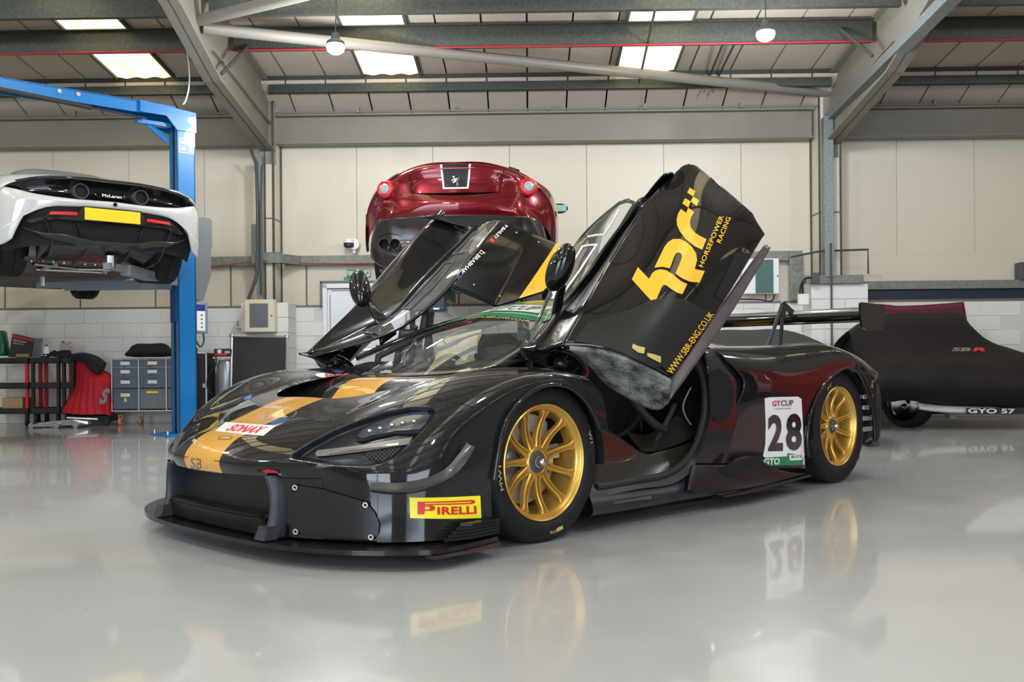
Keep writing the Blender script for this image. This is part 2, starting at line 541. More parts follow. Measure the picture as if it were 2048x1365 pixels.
XL, XR, YB, YF = -9.6, 11.0, 13.0, -7.2
def mb(): return MB()
# ------------------------------------------------------------------ floor, walls
build('floor', mb().box(XL, XR, YF, YB+.3, -0.25, 0), 'epoxy', frame=FR, kind='structure')
build('wall_left', mb().box(XL-.2, XL, YF, YB+.3, 0, 6.2), 'side_wall_dimmed', frame=FR, kind='structure')
build('wall_right', mb().box(XR, XR+.2, YF, YB+.3, 0, 6.2), 'side_wall_dimmed', frame=FR, kind='structure')
fw = mb()
for x0, x1 in ((XL, -7.0), (-2.4, 1.2), (5.8, XR)): fw.box(x0, x1, YF-.2, YF, 0, 6.2)
for x0, x1 in ((-7.0, -2.4), (1.2, 5.8)): fw.box(x0, x1, YF-.2, YF, 4.1, 6.2)
build('wall_front', fw, 'front_wall_dimmed', frame=FR, kind='structure')
wb = build('wall_back', mb().box(XL, XR, YB, YB+.25, 0, 4.3), 'wall_shade', frame=FR, kind='structure')
def room_part(name, m, mat, parent, smooth=None, kind=None, label=None):
    return build(name, m, mat, parent, FR, smooth, kind=kind, label=label)
def room_copy(o, dx, dy=0, dz=0):
    c = o.copy(); COL.objects.link(c)
    c.location = Vector(o.location) + Vector((dx*cR + dy*sR, -dx*sR + dy*cR, dz)); return c
def rotp(o):
    """room pieces are children of wall or ceiling objects; copies shift along the room axes"""
    return o
# upper wall panels, 1.05 m wide, thin joints
first = None
px0 = (716-1058)/146.15
for k in range(-7, 13):
    x = px0 + k*1.048
    if x < XL or x+1.04 > XR: continue
    if first is None:
        first = room_part('wall_panel', mb().box(x+.002, x+1.046, YB-.04, YB, 2.2, 4.28, .003), 'wall_panel', wb); fx = x
    else: room_copy(first, x-fx)
room_part('wall_panel', mb().box(3.6, XR, YB-.042, YB-.0, 1.80, 2.2), 'wall_panel', wb)
room_part('backing_sheet', mb().box(XL, 3.6, YB-.042, YB-.0, 1.57, 2.2), 'trim_grey', wb)
# lower band of panels between rail and blockwork
px1 = (462-1058)/146.15; first = None
for k in range(-6, 12):
    x = px1 + k*1.042
    if x < XL or x+1.04 > XR: continue
    if first is None:
        first = room_part('wall_panel', mb().box(x+.012, x+1.030, YB-.055, YB-.04, 1.585, 2.2, .003), 'wall_panel', wb); fx = x
    elif x < 3.6: room_copy(first, x-fx)
lo = mb().box(XL, 3.6, YB-.075, YB-.055, 1.555, 1.585); room_part('trim', lo, 'trim_grey', wb)
room_part('trim', mb().box(-4.86, -4.845, YB-.09, YB-.055, 1.45, 2.2), 'trim_grey', wb)
# painted blockwork: courses 0.197 high
room_part('mortar_bed', mb().box(XL, XR, YB-.085, YB-.03, 0, 1.555), 'mortar', wb)
blk = None; H_ = 0.1945; W_ = 0.53; nb = 0
for r in range(8):
    off = (r % 2)*W_/2
    for k in range(-16, 14):
        x = k*W_ + off
        if x < -7.9 or x > 6.3: continue
        if -2.86 < x+W_/2 < -1.72: continue
        if blk is None:
            blk = room_part('block', mb().box(x, x+W_-.008, YB-.093, YB-.06, .003, H_-.003, .003), 'block_paint', wb); bx0 = x
        else: room_copy(blk, x-bx0, 0, r*H_)
        nb += 1
# painted piers that carry the two steel columns
for (x0, x1, y0, top, nm) in ((-3.80, -3.17, 12.48, 1.60, 'wall_pier_left'), (3.70, 4.44, 12.50, 1.775, 'wall_pier_right')):
    pr = build(nm, mb().box(x0+.01, x1-.01, y0+.012, YB-.05, 0, top-.003), 'mortar', frame=FR, kind='structure')
    n = 9 if top > 1.7 else 8; h = top/n
    for r in range(n):
        cuts = [x0, x0+(0.42 if r % 2 else 0.24)*(x1-x0)/.7, x1]
        for a, b in zip(cuts[:-1], cuts[1:]):
            room_part('block', mb().box(a+.003, b-.003, y0, YB-.1, r*h+.003, (r+1)*h-.003, .004), 'block_paint', pr)
# columns: steel stanchions boxed in with panels
for nm, x0, x1, zb in (('column_left', -3.505, -3.385, 1.60), ('column_right', 3.846, 4.13, 1.775)):
    cl = build(nm, mb().box(x0, x1, 12.60, YB-.03, zb, 4.35), 'wall_panel', frame=FR, kind='structure')
    room_part('joint_strip', mb().box(x0-.004, x1+.004, 12.594, YB-.03, 2.72, 2.74), 'trim_grey', cl)
    room_part('corner_trim', mb().box(x1-.02, x1+.006, 12.592, 12.62, zb, 4.35), 'galv', cl)
    room_part('corner_trim', mb().box(x0-.006, x0+.014, 12.592, 12.62, zb, 4.35), 'galv', cl)
    room_part('corner_trim', mb().box(x1-.002 if x1 < 0 else x0-.02, x1+.02 if x1 < 0 else x0+.002, YB-.07, YB-.03, zb, 3.8), 'galv', cl)
# rails (girts)
g = mb()
g.box(XL, -3.62, YB-.16, YB-.145, 2.13, 2.245).box(XL, -3.62, YB-.16, YB-.055, 2.245, 2.255).box(XL, -3.62, YB-.16, YB-.12, 2.125, 2.135)
g.box(-3.30, 3.62, YB-.16, YB-.145, 2.13, 2.245).box(-3.30, 3.62, YB-.16, YB-.055, 2.245, 2.255).box(-3.30, 3.62, YB-.16, YB-.12, 2.125, 2.135)
g.box(-3.66, -3.28, 12.53, 12.56, 2.13, 2.26).box(-3.66, -3.28, 12.53, 12.62, 2.255, 2.27)
g.prism([(-3.28, 12.53, 2.13), (-3.08, YB-.16, 2.13), (-3.08, YB-.145, 2.13), (-3.28, 12.55, 2.13)], (0, 0, .12))
build('trim_1', g, 'girt', frame=FR, kind='structure')
bo = mb()
for x in [-8.1+.75*i for i in range(16)]:
    if not (-3.7 < x < -3.2): bo.cyl((x, YB-.162, 2.19+.02*((int(x*10)) % 2)), (x, YB-.17, 2.19+.02*((int(x*10)) % 2)), .012, 8)
build('bolt_heads', bo, 'trim_grey', frame=FR, kind='stuff', label='small bolt heads along the galvanised wall rail')
g2 = mb()
g2.box(3.50, 3.68, YB-.2, YB-.17, 1.60, 2.25).box(3.62, 4.36, 12.44, 12.50, 1.775, 1.885, .006)
g2.box(4.30, XR, YB-.18, YB-.15, 1.725, 1.835)
build('trim_2', g2, 'girt', frame=FR, kind='structure')
build('trim_3', mb().box(4.44, XR, YB-.13, YB-.05, 1.60, 1.725), 'navy', frame=FR, kind='structure')
build('trim_4', mb().box(XL, 3.80, 12.76, 12.79, 3.76, 4.115).box(XL, 3.80, 12.70, 12.9, 3.745, 3.765).box(XL, 3.80, 12.66, 12.9, 4.11, 4.13)
      .box(4.16, XR, 12.76, 12.79, 3.76, 4.115).box(4.16, XR, 12.70, 12.9, 3.745, 3.765).box(4.16, XR, 12.66, 12.9, 4.11, 4.13), 'steel_paint', frame=FR, kind='structure')
cl = mb()
for x in [-8.6+1.27*i for i in range(15)]: cl.box(x-.015, x+.015, 12.60, 12.66, 4.13, 4.20)
cl.tube([(XL, 12.63, 4.145), (XR, 12.63, 4.145)], .012, 6)
build('gutter_brackets', cl, 'steel_paint', frame=FR, kind='structure')

# ------------------------------------------------------------------ roof
RS = 0.10; RY0 = 12.3; RZ0 = 4.552; RIDGE = 3.0
def rz(y): return RZ0 + RS*(RY0-y) if y > RIDGE else RZ0 + RS*(RY0-RIDGE) - RS*(RIDGE-y)
ceil_ = build('ceiling', mb().prism([(XL, YB+.3, 4.28), (XL, RY0, RZ0+.05), (XL, RIDGE, rz(RIDGE)+.05), (XL, YF-.2, rz(YF)+.05), (XL, YF-.2, rz(YF)+.2), (XL, RIDGE, rz(RIDGE)+.2), (XL, RY0, RZ0+.2), (XL, YB+.3, 4.43)], (XR-XL, 0, 0)), 'seam', frame=FR, kind='structure')
SKY = [(-8.55, -7.83), (-5.30, -4.58), (-2.10, -1.39), (1.16, 1.88), (8.0, 8.72)]
seams = []
sx = (650+1187/2.904-1058)*12.3/1900
firstA = firstB = firstC = None
for k in range(-18, 21):
    x = sx + k*.5235
    if x < XL or x+.52 > XR: continue
    a, b = x+.011, x+.5125
    if firstA is None:
        firstA = room_part('roof_panel', mb().prism([(a, YB+.1, 4.075), (a, RY0-.02, 4.43), (a, RY0-.02, 4.47), (a, YB+.1, 4.115)], (b-a, 0, 0)), 'roof_panel', ceil_)
        firstB = room_part('roof_panel', mb().prism([(a, RY0, RZ0-.02), (a, RIDGE, rz(RIDGE)-.02), (a, RIDGE, rz(RIDGE)+.05), (a, RY0, RZ0+.05)], (b-a, 0, 0)), 'roof_panel', ceil_)
        firstC = room_part('roof_panel', mb().prism([(a, RIDGE, rz(RIDGE)-.02), (a, YF-.2, rz(YF)-.02), (a, YF-.2, rz(YF)+.05), (a, RIDGE, rz(RIDGE)+.05)], (b-a, 0, 0)), 'roof_panel', ceil_); fx = x
    else:
        room_copy(firstA, x-fx); room_copy(firstB, x-fx); room_copy(firstC, x-fx)
for i, (a, b) in enumerate(SKY):
    for (y0, y1) in ((12.22, 3.2), (2.8, -6.9)):
        fr = mb()
        for xx in (a-.03, b): fr.prism([(xx, y0, rz(y0)-.07), (xx+.03, y0, rz(y0)-.07), (xx+.03, y1, rz(y1)-.07), (xx, y1, rz(y1)-.07)], (0, 0, .065))
        fo = room_part('rooflight_frame', fr, 'seam', ceil_)
        nx = 25; P = np.zeros((nx+1, 2, 3))
        for q in range(nx+1):
            xx = a + (b-a)*q/nx; dz = -.048 + .010*math.cos(q/nx*6*math.pi)
            P[q, 0] = (xx, y0, rz(y0)+dz); P[q, 1] = (xx, y1, rz(y1)+dz)
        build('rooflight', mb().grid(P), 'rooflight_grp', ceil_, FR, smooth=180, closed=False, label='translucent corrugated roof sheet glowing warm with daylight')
def zsec(m, x0, x1, y, z, h, t=.012, fl=.06):
    m.box(x0, x1, y-t/2, y+t/2, z-h, z); m.box(x0, x1, y-fl, y, z-t, z); m.box(x0, x1, y, y+fl, z-h, z-h+t); return m
PUR = [12.3, 10.85, 10.0, 8.5, 7.1, 5.7, 4.3, 2.6, 1.2, -.2, -1.6, -3.0, -4.4, -5.8]
pur0 = {}
for y in PUR:
    for (x0, x1) in ((XL, -3.56), (-3.36, 3.92), (4.12, XR)):
        z = rz(y)-.06 if y != 12.3 else 4.565
        if (x0, x1) not in pur0:
            o = build('purlin', zsec(mb(), x0, x1, y, z, .25), 'galv', frame=FR, kind='structure'); pur0[(x0, x1)] = (o, y, z)
        else:
            o, y0, z0 = pur0[(x0, x1)]; room_copy(o, 0, y-y0, z-z0)
build('red_cable', mb().tube([(XL, 10.80, rz(10.85)-.325), (-6, 10.80, rz(10.85)-.33), (-3.56, 10.8, rz(10.85)-.322)], .011, 6), 'red_cable', frame=FR,
      label='thin red cable run under the roof purlin left of the left rafter', cat='cable', group=None)
build('red_cable', mb().tube([(-3.36, 10.80, rz(10.85)-.325), (0, 10.80, rz(10.85)-.328), (3.9, 10.8, rz(10.85)-.322)], .011, 6), 'red_cable', frame=FR,
      label='thin red cable run under the roof purlin between the two rafters', cat='cable')
build('red_cable', mb().tube([(4.1, 10.80, rz(10.85)-.325), (XR, 10.80, rz(10.85)-.328)], .011, 6), 'red_cable', frame=FR,
      label='thin red cable run under the roof purlin right of the right rafter', cat='cable')
# rafters with haunches
def rafter(x, sgn):
    bot = [(12.62, 3.62), (10.4, 3.90), (9.2, 4.28), (7.4, 4.62), (RIDGE, 5.05), (-1.4, 4.62), (YF, 4.1)]
    top = [(YF, rz(YF)-.03), (RIDGE, rz(RIDGE)-.03), (RY0, RZ0-.05), (12.62, 4.36)]
    web = mb().prism([(x-.01, y, z) for y, z in bot + top], (.02, 0, 0))
    fl = mb()
    for (a, b) in zip(bot[:-1], bot[1:]):
        fl.prism([(x-.1, a[0], a[1]), (x-.1, b[0], b[1]), (x-.1, b[0], b[1]+.018), (x-.1, a[0], a[1]+.018)], (.2, 0, 0))
    r = build('rafter', web, 'steel_paint', frame=FR, kind='structure')
    room_part('bottom_flange', fl, 'steel_paint', r)
    room_part('top_flange', mb().prism([(x-.1, RY0, RZ0-.07), (x-.1, RIDGE, rz(RIDGE)-.05), (x-.1, RIDGE, rz(RIDGE)-.032), (x-.1, RY0, RZ0-.052)], (.2, 0, 0)), 'steel_paint', r)
    room_part('haunch_seam', mb().prism([(x-.06, 12.6, 3.98), (x-.06, 10.3, 4.20), (x-.06, 10.3, 4.215), (x-.06, 12.6, 3.995)], (.12, 0, 0)), 'steel_paint', r)
    room_part('end_plate', mb().box(x-.1, x+.1, 12.60, 12.63, 3.45, 4.40), 'steel_paint', r)
    return r
rafter(-3.46, 1); rafter(4.0, 1)
def brace(name, pts, r, mat, label):
    return build(name, mb().tube(pts, r, 14), mat, frame=FR, smooth=40, kind='structure')
brace('brace', [(-3.419,10,4.34), (3.969,12.62,4.311)], .062, 'tube_paint', '')
brace('brace', [(-3.481,9.95,4.402), (4.0, 6.9, 4.72)], .062, 'tube_paint', '')
gp = mb(); a_ = np.array((3.98, 12.55, 3.96)); b_ = np.array((3.86, 5.2, 4.25))
gp.prism([a_+(-.07, 0, -.055), a_+(.07, 0, -.055), a_+(.07, 0, .055), a_+(-.07, 0, .055)], b_-a_)
build('tie_beam', gp, 'galv_light', frame=FR, kind='structure')
build('cable_duct', mb().box(3.86, 3.98, 12.42, 12.56, 1.86, 3.95, .004), 'galv_light', frame=FR, kind='structure')
build('conduit', mb().tube([(3.93, 12.40, .3), (3.93, 12.40, 2.3)], .012, 8), 'galv', frame=FR, kind='structure')
build('conduit', mb().tube([(3.45, 12.55, 2.14), (3.8, 12.45, 2.2), (4.42, 12.44, 2.215), (4.42, 12.44, 1.9)], .014, 8), 'galv', frame=FR, kind='structure')
# left cable tray rising beside the left column
tr = mb().box(-3.585, -3.505, 12.46, 12.50, 1.62, 3.55)
build('cable_tray', tr, 'galv_light', frame=FR, kind='structure')
build('tray_cables', mb().tube([(-3.686,12.44,1.622), (-3.666,12.44,1.701), (-3.605,12.44,1.845), (-3.574,12.45,1.977), (-3.564,12.45,2.293), (-3.56,12.45,2.82), (-3.569,12.45,3.413), (-3.596,12.3,3.577)], .022, 8)
      .tube([(-3.487,12.42,3.405), (-3.512,12.42,2.814), (-3.514,12.42,1.698)], .014, 6), 'dark_grey', frame=FR, smooth=60, kind='structure')
# fly braces
for p, q in (((-3.177,10.8,4.42), (-3.328,10.3,3.949)), ((3.543,10.8,4.518), (3.761,10.4,4.079))):
    build('fly_brace', mb().tube([p, q], .02, 6), 'galv', frame=FR, kind='structure')
for pts in ([(2.268,10.9,4.457), (2.344,12.2,4.442), (2.275,12.25,4.227)], [(2.405,10.9,4.455), (2.459,12.2,4.44), (2.384,12.25,4.225)], [(-1.064,10.9,5.01), (-1.135,10.9,4.781), (-1.221,12,4.884)], [(1.338,9.9,4.428), (1.437,12.2,4.358)]):
    build('sag_rod', mb().tube(pts, .014 if pts[0][0] > 0 else .01, 6), 'galv', frame=FR, kind='structure')
# hanging white cable end
build('white_cable', mb().tube(curve([(-3.848,10.7,4.328), (-3.786,10.6,4.092), (-3.793,10.6,3.895), (-3.84,10.6,3.728), (-3.862,10.6,3.705)], 14), .009, 6), 'white_plastic', frame=FR, smooth=90,
      label='white cable dangling from the roof purlin near the blue lift post', cat='cable')

# ------------------------------------------------------------------ high bay lamps
m = pbr('lamp_glow', (1, 1, 1), 0.4, emit=(0.86, 0.93, 1.0), emit_s=60)
LAMP_PLACE = ['above the floor left of the race car', 'above the race car roof', "high over the camera's left", "high over the camera's right", 'over the white car', 'over the right wall bay', 'near the front wall left', 'near the front wall right', 'in the front left corner']
def highbay(c, label):
    t = thing('high_bay_lamp', label, 'ceiling lamp', c, FR)
    x, y, z = c
    build('housing', mb().lathe([(0, .12), (.035, .12), (.045, .08), (.045, .06), (.085, .035), (.095, .015), (.095, .0), (.088, -.005)], c, n=28), 'dark_grey', t, FR, smooth=40)
    build('diffuser', mb().lathe([(.088, .0), (.092, -.03), (.082, -.06), (.05, -.085), (0, -.095)], c, n=28), 'lamp_glow', t, FR, smooth=60)
    build('hanging_rod', mb().tube([(x, y, z+.12), (x+.02, y+.02, rz(y)-.05)], .006, 6), 'galv', t, FR)
    ld = bpy.data.lights.new('lamp_light', 'POINT'); ld.energy = LAMP_POWER; ld.shadow_soft_size = .13; ld.color = (0.88, 0.94, 1.0)
    lo = bpy.data.objects.new('lamp_light', ld); COL.objects.link(lo); lo.location = tuple(FR(np.array((x, y, z-.24))))
highbay((-1.937,9.6,4.009), 'round white glowing high bay lamp above the dark red car')
highbay((2.404,9.6,4.079), 'round white glowing high bay lamp right of the rooflights')
for i_, c in enumerate(((-2.2, 6.4, 4.55), (2.7, 6.4, 4.55), (-2.2, 2.0, 4.7), (2.7, 2.0, 4.7), (-7.0, 6.4, 4.55), (7.2, 6.4, 4.55), (-2.2, -2.6, 4.5), (2.7, -2.6, 4.5), (-7, 2, 4.6))):
    highbay(c, 'high bay lamp out of view ' + LAMP_PLACE[i_])

# ------------------------------------------------------------------ rear wall fittings
dr = build('door_1', mb().box(-2.74, -1.72, 12.86, 12.90, .02, 1.80, .004), 'door_white', frame=FR, kind='structure')
room_part('door_frame', mb().box(-2.79, -2.73, 12.82, 12.92, 0, 1.86).box(-1.73, -1.67, 12.82, 12.92, 0, 1.86).box(-2.79, -1.67, 12.82, 12.92, 1.81, 1.87), 'door_white', dr)
room_part('flashing', mb().box(-2.83, -2.79, 12.84, 12.95, 1.57, 1.9).box(-2.83, -1.6, 12.84, 12.95, 1.87, 1.91), 'trim_grey', dr)
room_part('door_gap', mb().box(-2.68, -1.80, 12.853, 12.862, 1.775, 1.783).box(-2.70, -2.692, 12.853, 12.862, .05, 1.72), 'trim_grey', dr)
room_part('push_bar', mb().box(-2.6, -1.85, 12.80, 12.83, .95, 1.0, .01), 'alu', dr)
t = thing('fire_exit_sign', 'long green fire exit sign with running figure above the white door', 'sign', (-2.32, 12.93, 2.0), FR)
z1, z0 = .745+(731-3-535)/146.15, .745+(731-3-549.5)/146.15
xa, xb = (696-1058)/146.15, (743-1058)/146.15
build('sign_board', mb().box(xa, xb, 12.915, 12.935, z0, z1, .003), 'sign_green', t, FR)
text_part('lettering', 'FIRE EXIT', [(xa+.01, 12.912, z0+.018), (xa+.235, 12.912, z0+.018), (xa+.235, 12.912, z1-.018), (xa+.01, 12.912, z1-.018)], 'sign_cream', t, FR, bold=.02)
rf = mb(); cx, cz = xb-.04, (z0+z1)/2
build('pictogram_panel', mb().box(xb-.078, xb-.006, 12.911, 12.914, z0+.006, z1-.006), 'sign_cream', t, FR)
rf.tube([(cx-.018, 12.909, cz-.035), (cx-.004, 12.909, cz-.01), (cx+.004, 12.909, cz+.018)], .006, 5).tube([(cx+.022, 12.909, cz-.02), (cx+.012, 12.909, cz-.012), (cx-.002, 12.909, cz-.006)], .005, 5)
rf.tube([(cx-.022, 12.909, cz+.012), (cx-.006, 12.909, cz+.018), (cx+.014, 12.909, cz+.008), (cx+.024, 12.909, cz+.016)], .004, 5).ell((cx+.008, 12.909, cz+.03), (.007, .002, .007), 8, 6)
build('running_figure', rf, 'sign_green', t, FR)
t = thing('arrow_sign', 'small square green sign with white down arrow by the door corner', 'sign', (-2.5, 12.93, 1.85), FR)
build('sign_board', mb().box(-2.515, -2.395, 12.91, 12.93, 1.885, 1.965, .003), 'sign_green', t, FR)
build('arrow', mb().box(-2.49, -2.484, 12.906, 12.909, 1.905, 1.95).prism([(-2.505, 12.906, 1.925), (-2.487, 12.906, 1.898), (-2.469, 12.906, 1.925), (-2.487, 12.906, 1.91)], (0, .003, 0)), 'sign_cream', t, FR)
t = thing('security_camera', 'small white dome security camera on the wall above the rail', 'camera', (-2.413,12.9,2.302), FR)
c = np.array((-2.394,12.8,2.405))
build('base', mb().cyl(c+(0.03, .02, 0), c+(0.03, .1, 0), .075, 20), 'white_plastic', t, FR, smooth=40)
build('body', mb().lathe([(0, .045), (.055, .045), (.07, .03), (.07, -.01)], c+(-.03, 0, .02), n=20), 'white_plastic', t, FR, smooth=40)
build('lens_band', mb().lathe([(.068, .012), (.068, -.035), (.05, -.05), (0, -.052)], c+(-.03, 0, 0), n=20), 'black_plastic', t, FR, smooth=40)
build('bracket', mb().tube([c+(.03, .08, -.05), c+(.03, .06, -.13)], .02, 8), 'white_plastic', t, FR)
# meter cabinet
t = thing('meter_cabinet', 'cream metal cabinet with glass door on the white block pier', 'cabinet', (-3.5, 12.44, 1.15), FR)
x0, z1 = (-3.714,12.4,1.632)[0], (-3.714,12.4,1.632)[2]; x1, z0 = (-3.315,12.4,1.202)[0], (-3.315,12.4,1.202)[2]
build('body', mb().box(x0, x1, 12.35, 12.48, z0, z1, .012), 'cream_metal', t, FR)
dd = build('door', mb().box(x0+.01, x0+.07, 12.335, 12.35, z0+.01, z1-.01).box(x1-.085, x1-.01, 12.335, 12.35, z0+.01, z1-.01).box(x0+.07, x1-.085, 12.335, 12.35, z0+.01, z0+.06).box(x0+.07, x1-.085, 12.335, 12.35, z1-.055, z1-.01), 'cream_metal', t, FR)
build('meter', mb().box(x0+.16, x1-.10, 12.341, 12.349, z0+.15, z1-.06).box(x0+.11, x0+.13, 12.341, 12.349, z0+.25, z0+.31), 'door_white', t, FR)
build('glass', mb().box(x0+.07, x1-.085, 12.337, 12.3395, z0+.06, z1-.055), pbr('smoked', (0.20, 0.21, 0.25), 0.08, alpha=0.55), t, FR)
build('lock', mb().cyl((x1-.04, 12.338, (z0+z1)/2), (x1-.04, 12.326, (z0+z1)/2), .01, 10), 'black_plastic', t, FR)
build('warning_label', mb().box(x0+.15, x0+.22, 12.332, 12.3345, z1-.045, z1-.028), 'yellow_label', t, FR)
build('red_cable', mb().tube([(-4.344,12.85,2.111), (-3.972,12.8,2.15), (-3.48,12.5,2.153), (-3.36,12.8,2.151), (-2.413,12.82,2.137), (-0.517,12.82,2.145)], .006, 5), 'red_cable', frame=FR,
      label='thin red cable clipped below the wall rail left of the dark red car', cat='cable')
# distribution board on the right
t = thing('distribution_board', 'white electrical board with green glass cover beside the raised door', 'cabinet', (2.9, 12.8, 1.6), FR)
a = (2.971,12.8,1.679); b = (3.362,12.8,2.151); c2 = (3.044,12.8,1.678); d2 = (3.281,12.8,2.145)
build('casing', mb().box(a[0]-.1, b[0], 12.80, 12.9, a[2], b[2], .006), 'white_plastic', t, FR)
build('glass_cover', mb().box(c2[0], d2[0], 12.785, 12.80, c2[2]+.01, d2[2]-.01, .003), pbr('green_glass', (0.10, 0.17, 0.16), 0.15), t, FR)
build('lock', mb().cyl((d2[0]+.06, 12.80, (a[2]+b[2])/2), (d2[0]+.06, 12.79, (a[2]+b[2])/2), .01, 8), 'black_plastic', t, FR)
build('cable', mb().tube(curve([(3.278,12.75,1.659), (3.264,12.75,1.592), (3.211,12.75,1.572), (3.091,12.75,1.594), (2.759,12.75,1.603)], 16), .01, 6), 'black_rubber', t, FR, smooth=60)
t = thing('junction_box', 'grey junction box on the corner of the right block pier', 'electrical box', (3.6, 12.45, 1.5), FR)
a = (3.516,12.42,1.502); b = (3.646,12.42,1.644)
build('box', mb().box(a[0], b[0], 12.42, 12.5, a[2], b[2], .006), 'white_plastic', t, FR)
build('cable', mb().tube(curve([(3.535,12.44,1.646), (3.549,12.44,1.763), (3.602,12.44,1.841), (3.693,12.44,1.853)], 14), .013, 6).tube(curve([(3.58,12.46,1.647), (3.574,12.46,1.752), (3.62,12.46,1.817)], 10), .01, 6), 'black_rubber', t, FR, smooth=60)
build('switch_box', mb().box((3.68,12.4,1.778)[0], (3.771,12.4,1.777)[0], 12.38, 12.44, (3.68,12.4,1.778)[2], (3.681,12.4,1.915)[2], .004), 'dark_grey', frame=FR, label='small dark switch box fixed to the right steel column', cat='electrical box')
build('wall_box', mb().box((6.56,12.8,1.832)[0], (6.707,12.8,2.064)[0], 12.78, 12.94, (6.56,12.8,1.832)[2], (6.562,12.8,2.066)[2], .006), 'dark_grey', frame=FR, label='dark grey box on the right wall at the photo edge', cat='electrical box')
build('grey_box', mb().box((-3.783,12.9,2.282)[0], (-3.725,12.9,2.704)[0], 12.92, 12.96, (-3.783,12.9,2.282)[2], (-3.725,12.9,2.704)[2], .004), 'mid_grey', frame=FR, label='tall narrow grey box on wall left of the cable tray', cat='electrical box')
t = thing('isolator_switch', 'small white wall switch with orange lever left of the cabinet', 'switch', (-3.94,12.85,1.291), FR)
a = (-3.968,12.85,1.278); b = (-3.878,12.85,1.393)
build('box', mb().box(a[0]-.02, b[0], 12.86, 12.91, a[2], b[2], .004), 'white_plastic', t, FR)
build('lever', mb().box(a[0], a[0]+.02, 12.845, 12.86, a[2]+.03, b[2]-.01, .003), 'orange', t, FR)

# ================================================================== THE BLACK RACE CAR
GOLD = (0.62, 0.35, 0.055)
carbon('car_gloss', (0.0045, 0.0042, 0.004), (0.008, 0.0075, 0.007), 110, rough=0.08, coat=1.0, stripe=(0.150, (0.66, 0.335, 0.055)))
carbon('car_gloss_plain', (0.0045, 0.0042, 0.004), (0.006, 0.0056, 0.005), 110, rough=0.08)
carbon('carbon_side', (0.005, 0.005, 0.0055), (0.018, 0.018, 0.019), 110, rough=0.10)
carbon('panel_carbon', (0.012, 0.012, 0.012), (0.024, 0.024, 0.024), 110, rough=0.6, coat=.35)
pbr('socket', (0.012, 0.014, 0.018), 0.32, coat=0.35, coat_rough=0.15, spec=.3)
pbr('plane_mat', (0.035, 0.038, 0.042), 0.35, coat=0.25)
pbr('car_matte', (0.009, 0.009, 0.010), 0.38, spec=.35, noise=0.4, nscale=14)
pbr('splitter_mat', (0.009, 0.009, 0.009), 0.28, coat=0.3, spec=.3, noise=0.5, nscale=20)
pbr('fin_mat', (0.028, 0.032, 0.04), 0.42)
pbr('lens', (0.05, 0.065, 0.09), 0.12, metal=.5, coat=1.0)
pbr('lamp_bar', (0.20, 0.19, 0.185), 0.3, metal=0.4)
pbr('mesh_wire', (0.10, 0.10, 0.105), 0.45, metal=0.4)
pbr('void', (0.004, 0.004, 0.005), 0.8)
pbr('tyre', (0.011, 0.0115, 0.013), 0.6, spec=.3, noise=0.3, nscale=30)
pbr('tyre_worn', (0.028, 0.028, 0.028), 0.8, bump=0.3, bscale=300)
pbr('rim_gold', (0.62, 0.37, 0.075), 0.34, metal=0.7, coat=0.3)
pbr('rim_gold_dark', (0.33, 0.18, 0.03), 0.4, metal=0.6)
pbr('brake_disc', (0.40, 0.40, 0.38), 0.35, metal=0.8)
pbr('caliper', (0.50, 0.48, 0.44), 0.35, metal=0.4)
pbr('sill_mat', (0.016, 0.018, 0.023), 0.42, noise=0.4, nscale=12)
pbr('tub_mat', (0.028, 0.024, 0.018), 0.2, coat=0.5, spec=.2)
pbr('interior', (0.004, 0.004, 0.005), 0.75, spec=.2)
pbr('seat_mat', (0.006, 0.007, 0.009), 0.55, spec=.3)
pbr('strap_red', (0.5, 0.01, 0.03), 0.6)
pbr('decal_white', (0.82, 0.82, 0.82), 0.3, coat=0.3)
pbr('decal_red', (0.65, 0.02, 0.03), 0.35)
pbr('decal_yellow', (0.93, 0.80, 0.02), 0.35, coat=0.2)
pbr('decal_gold', (0.82, 0.46, 0.025), 0.35, coat=0.6)
pbr('decal_gold_dim', (0.52, 0.40, 0.12), 0.45)
pbr('decal_black', (0.008, 0.006, 0.007), 0.15, coat=0.8)
pbr('decal_green', (0.0, 0.21, 0.075), 0.3, coat=0.5)
pbr('decal_grey', (0.12, 0.11, 0.12), 0.4)
pbr('chalk', (0.55, 0.45, 0.28), 0.9)
pbr('decal_blue', (0.02, 0.03, 0.22), 0.4)
pbr('stone_dust', (0.24, 0.245, 0.23), 0.85, noise=0.85, nscale=11, ndark=(0.012, 0.014, 0.018), bump=0.9, bscale=70)
pbr('skirt_mat', (0.075, 0.060, 0.063), 0.33, noise=0.25, nscale=10, coat=0.2)
pbr('worn_red', (0.055, 0.026, 0.02), 0.6, noise=0.5, nscale=25)
mg = pbr('windscreen', (0.10, 0.11, 0.10), 0.0, alpha=0.30, coat=1.0, coat_rough=0.0, spec=1.0)
mg2 = pbr('side_window', (0.30, 0.31, 0.30), 0.03, alpha=0.25, coat=1.0, coat_rough=0.01, spec=1.0)

car = thing('race_car', 'black carbon race car with gold wheels, orange centre stripe and both doors raised', 'racing car', (0, 0, 0), FC, math.atan2(BY, BX))

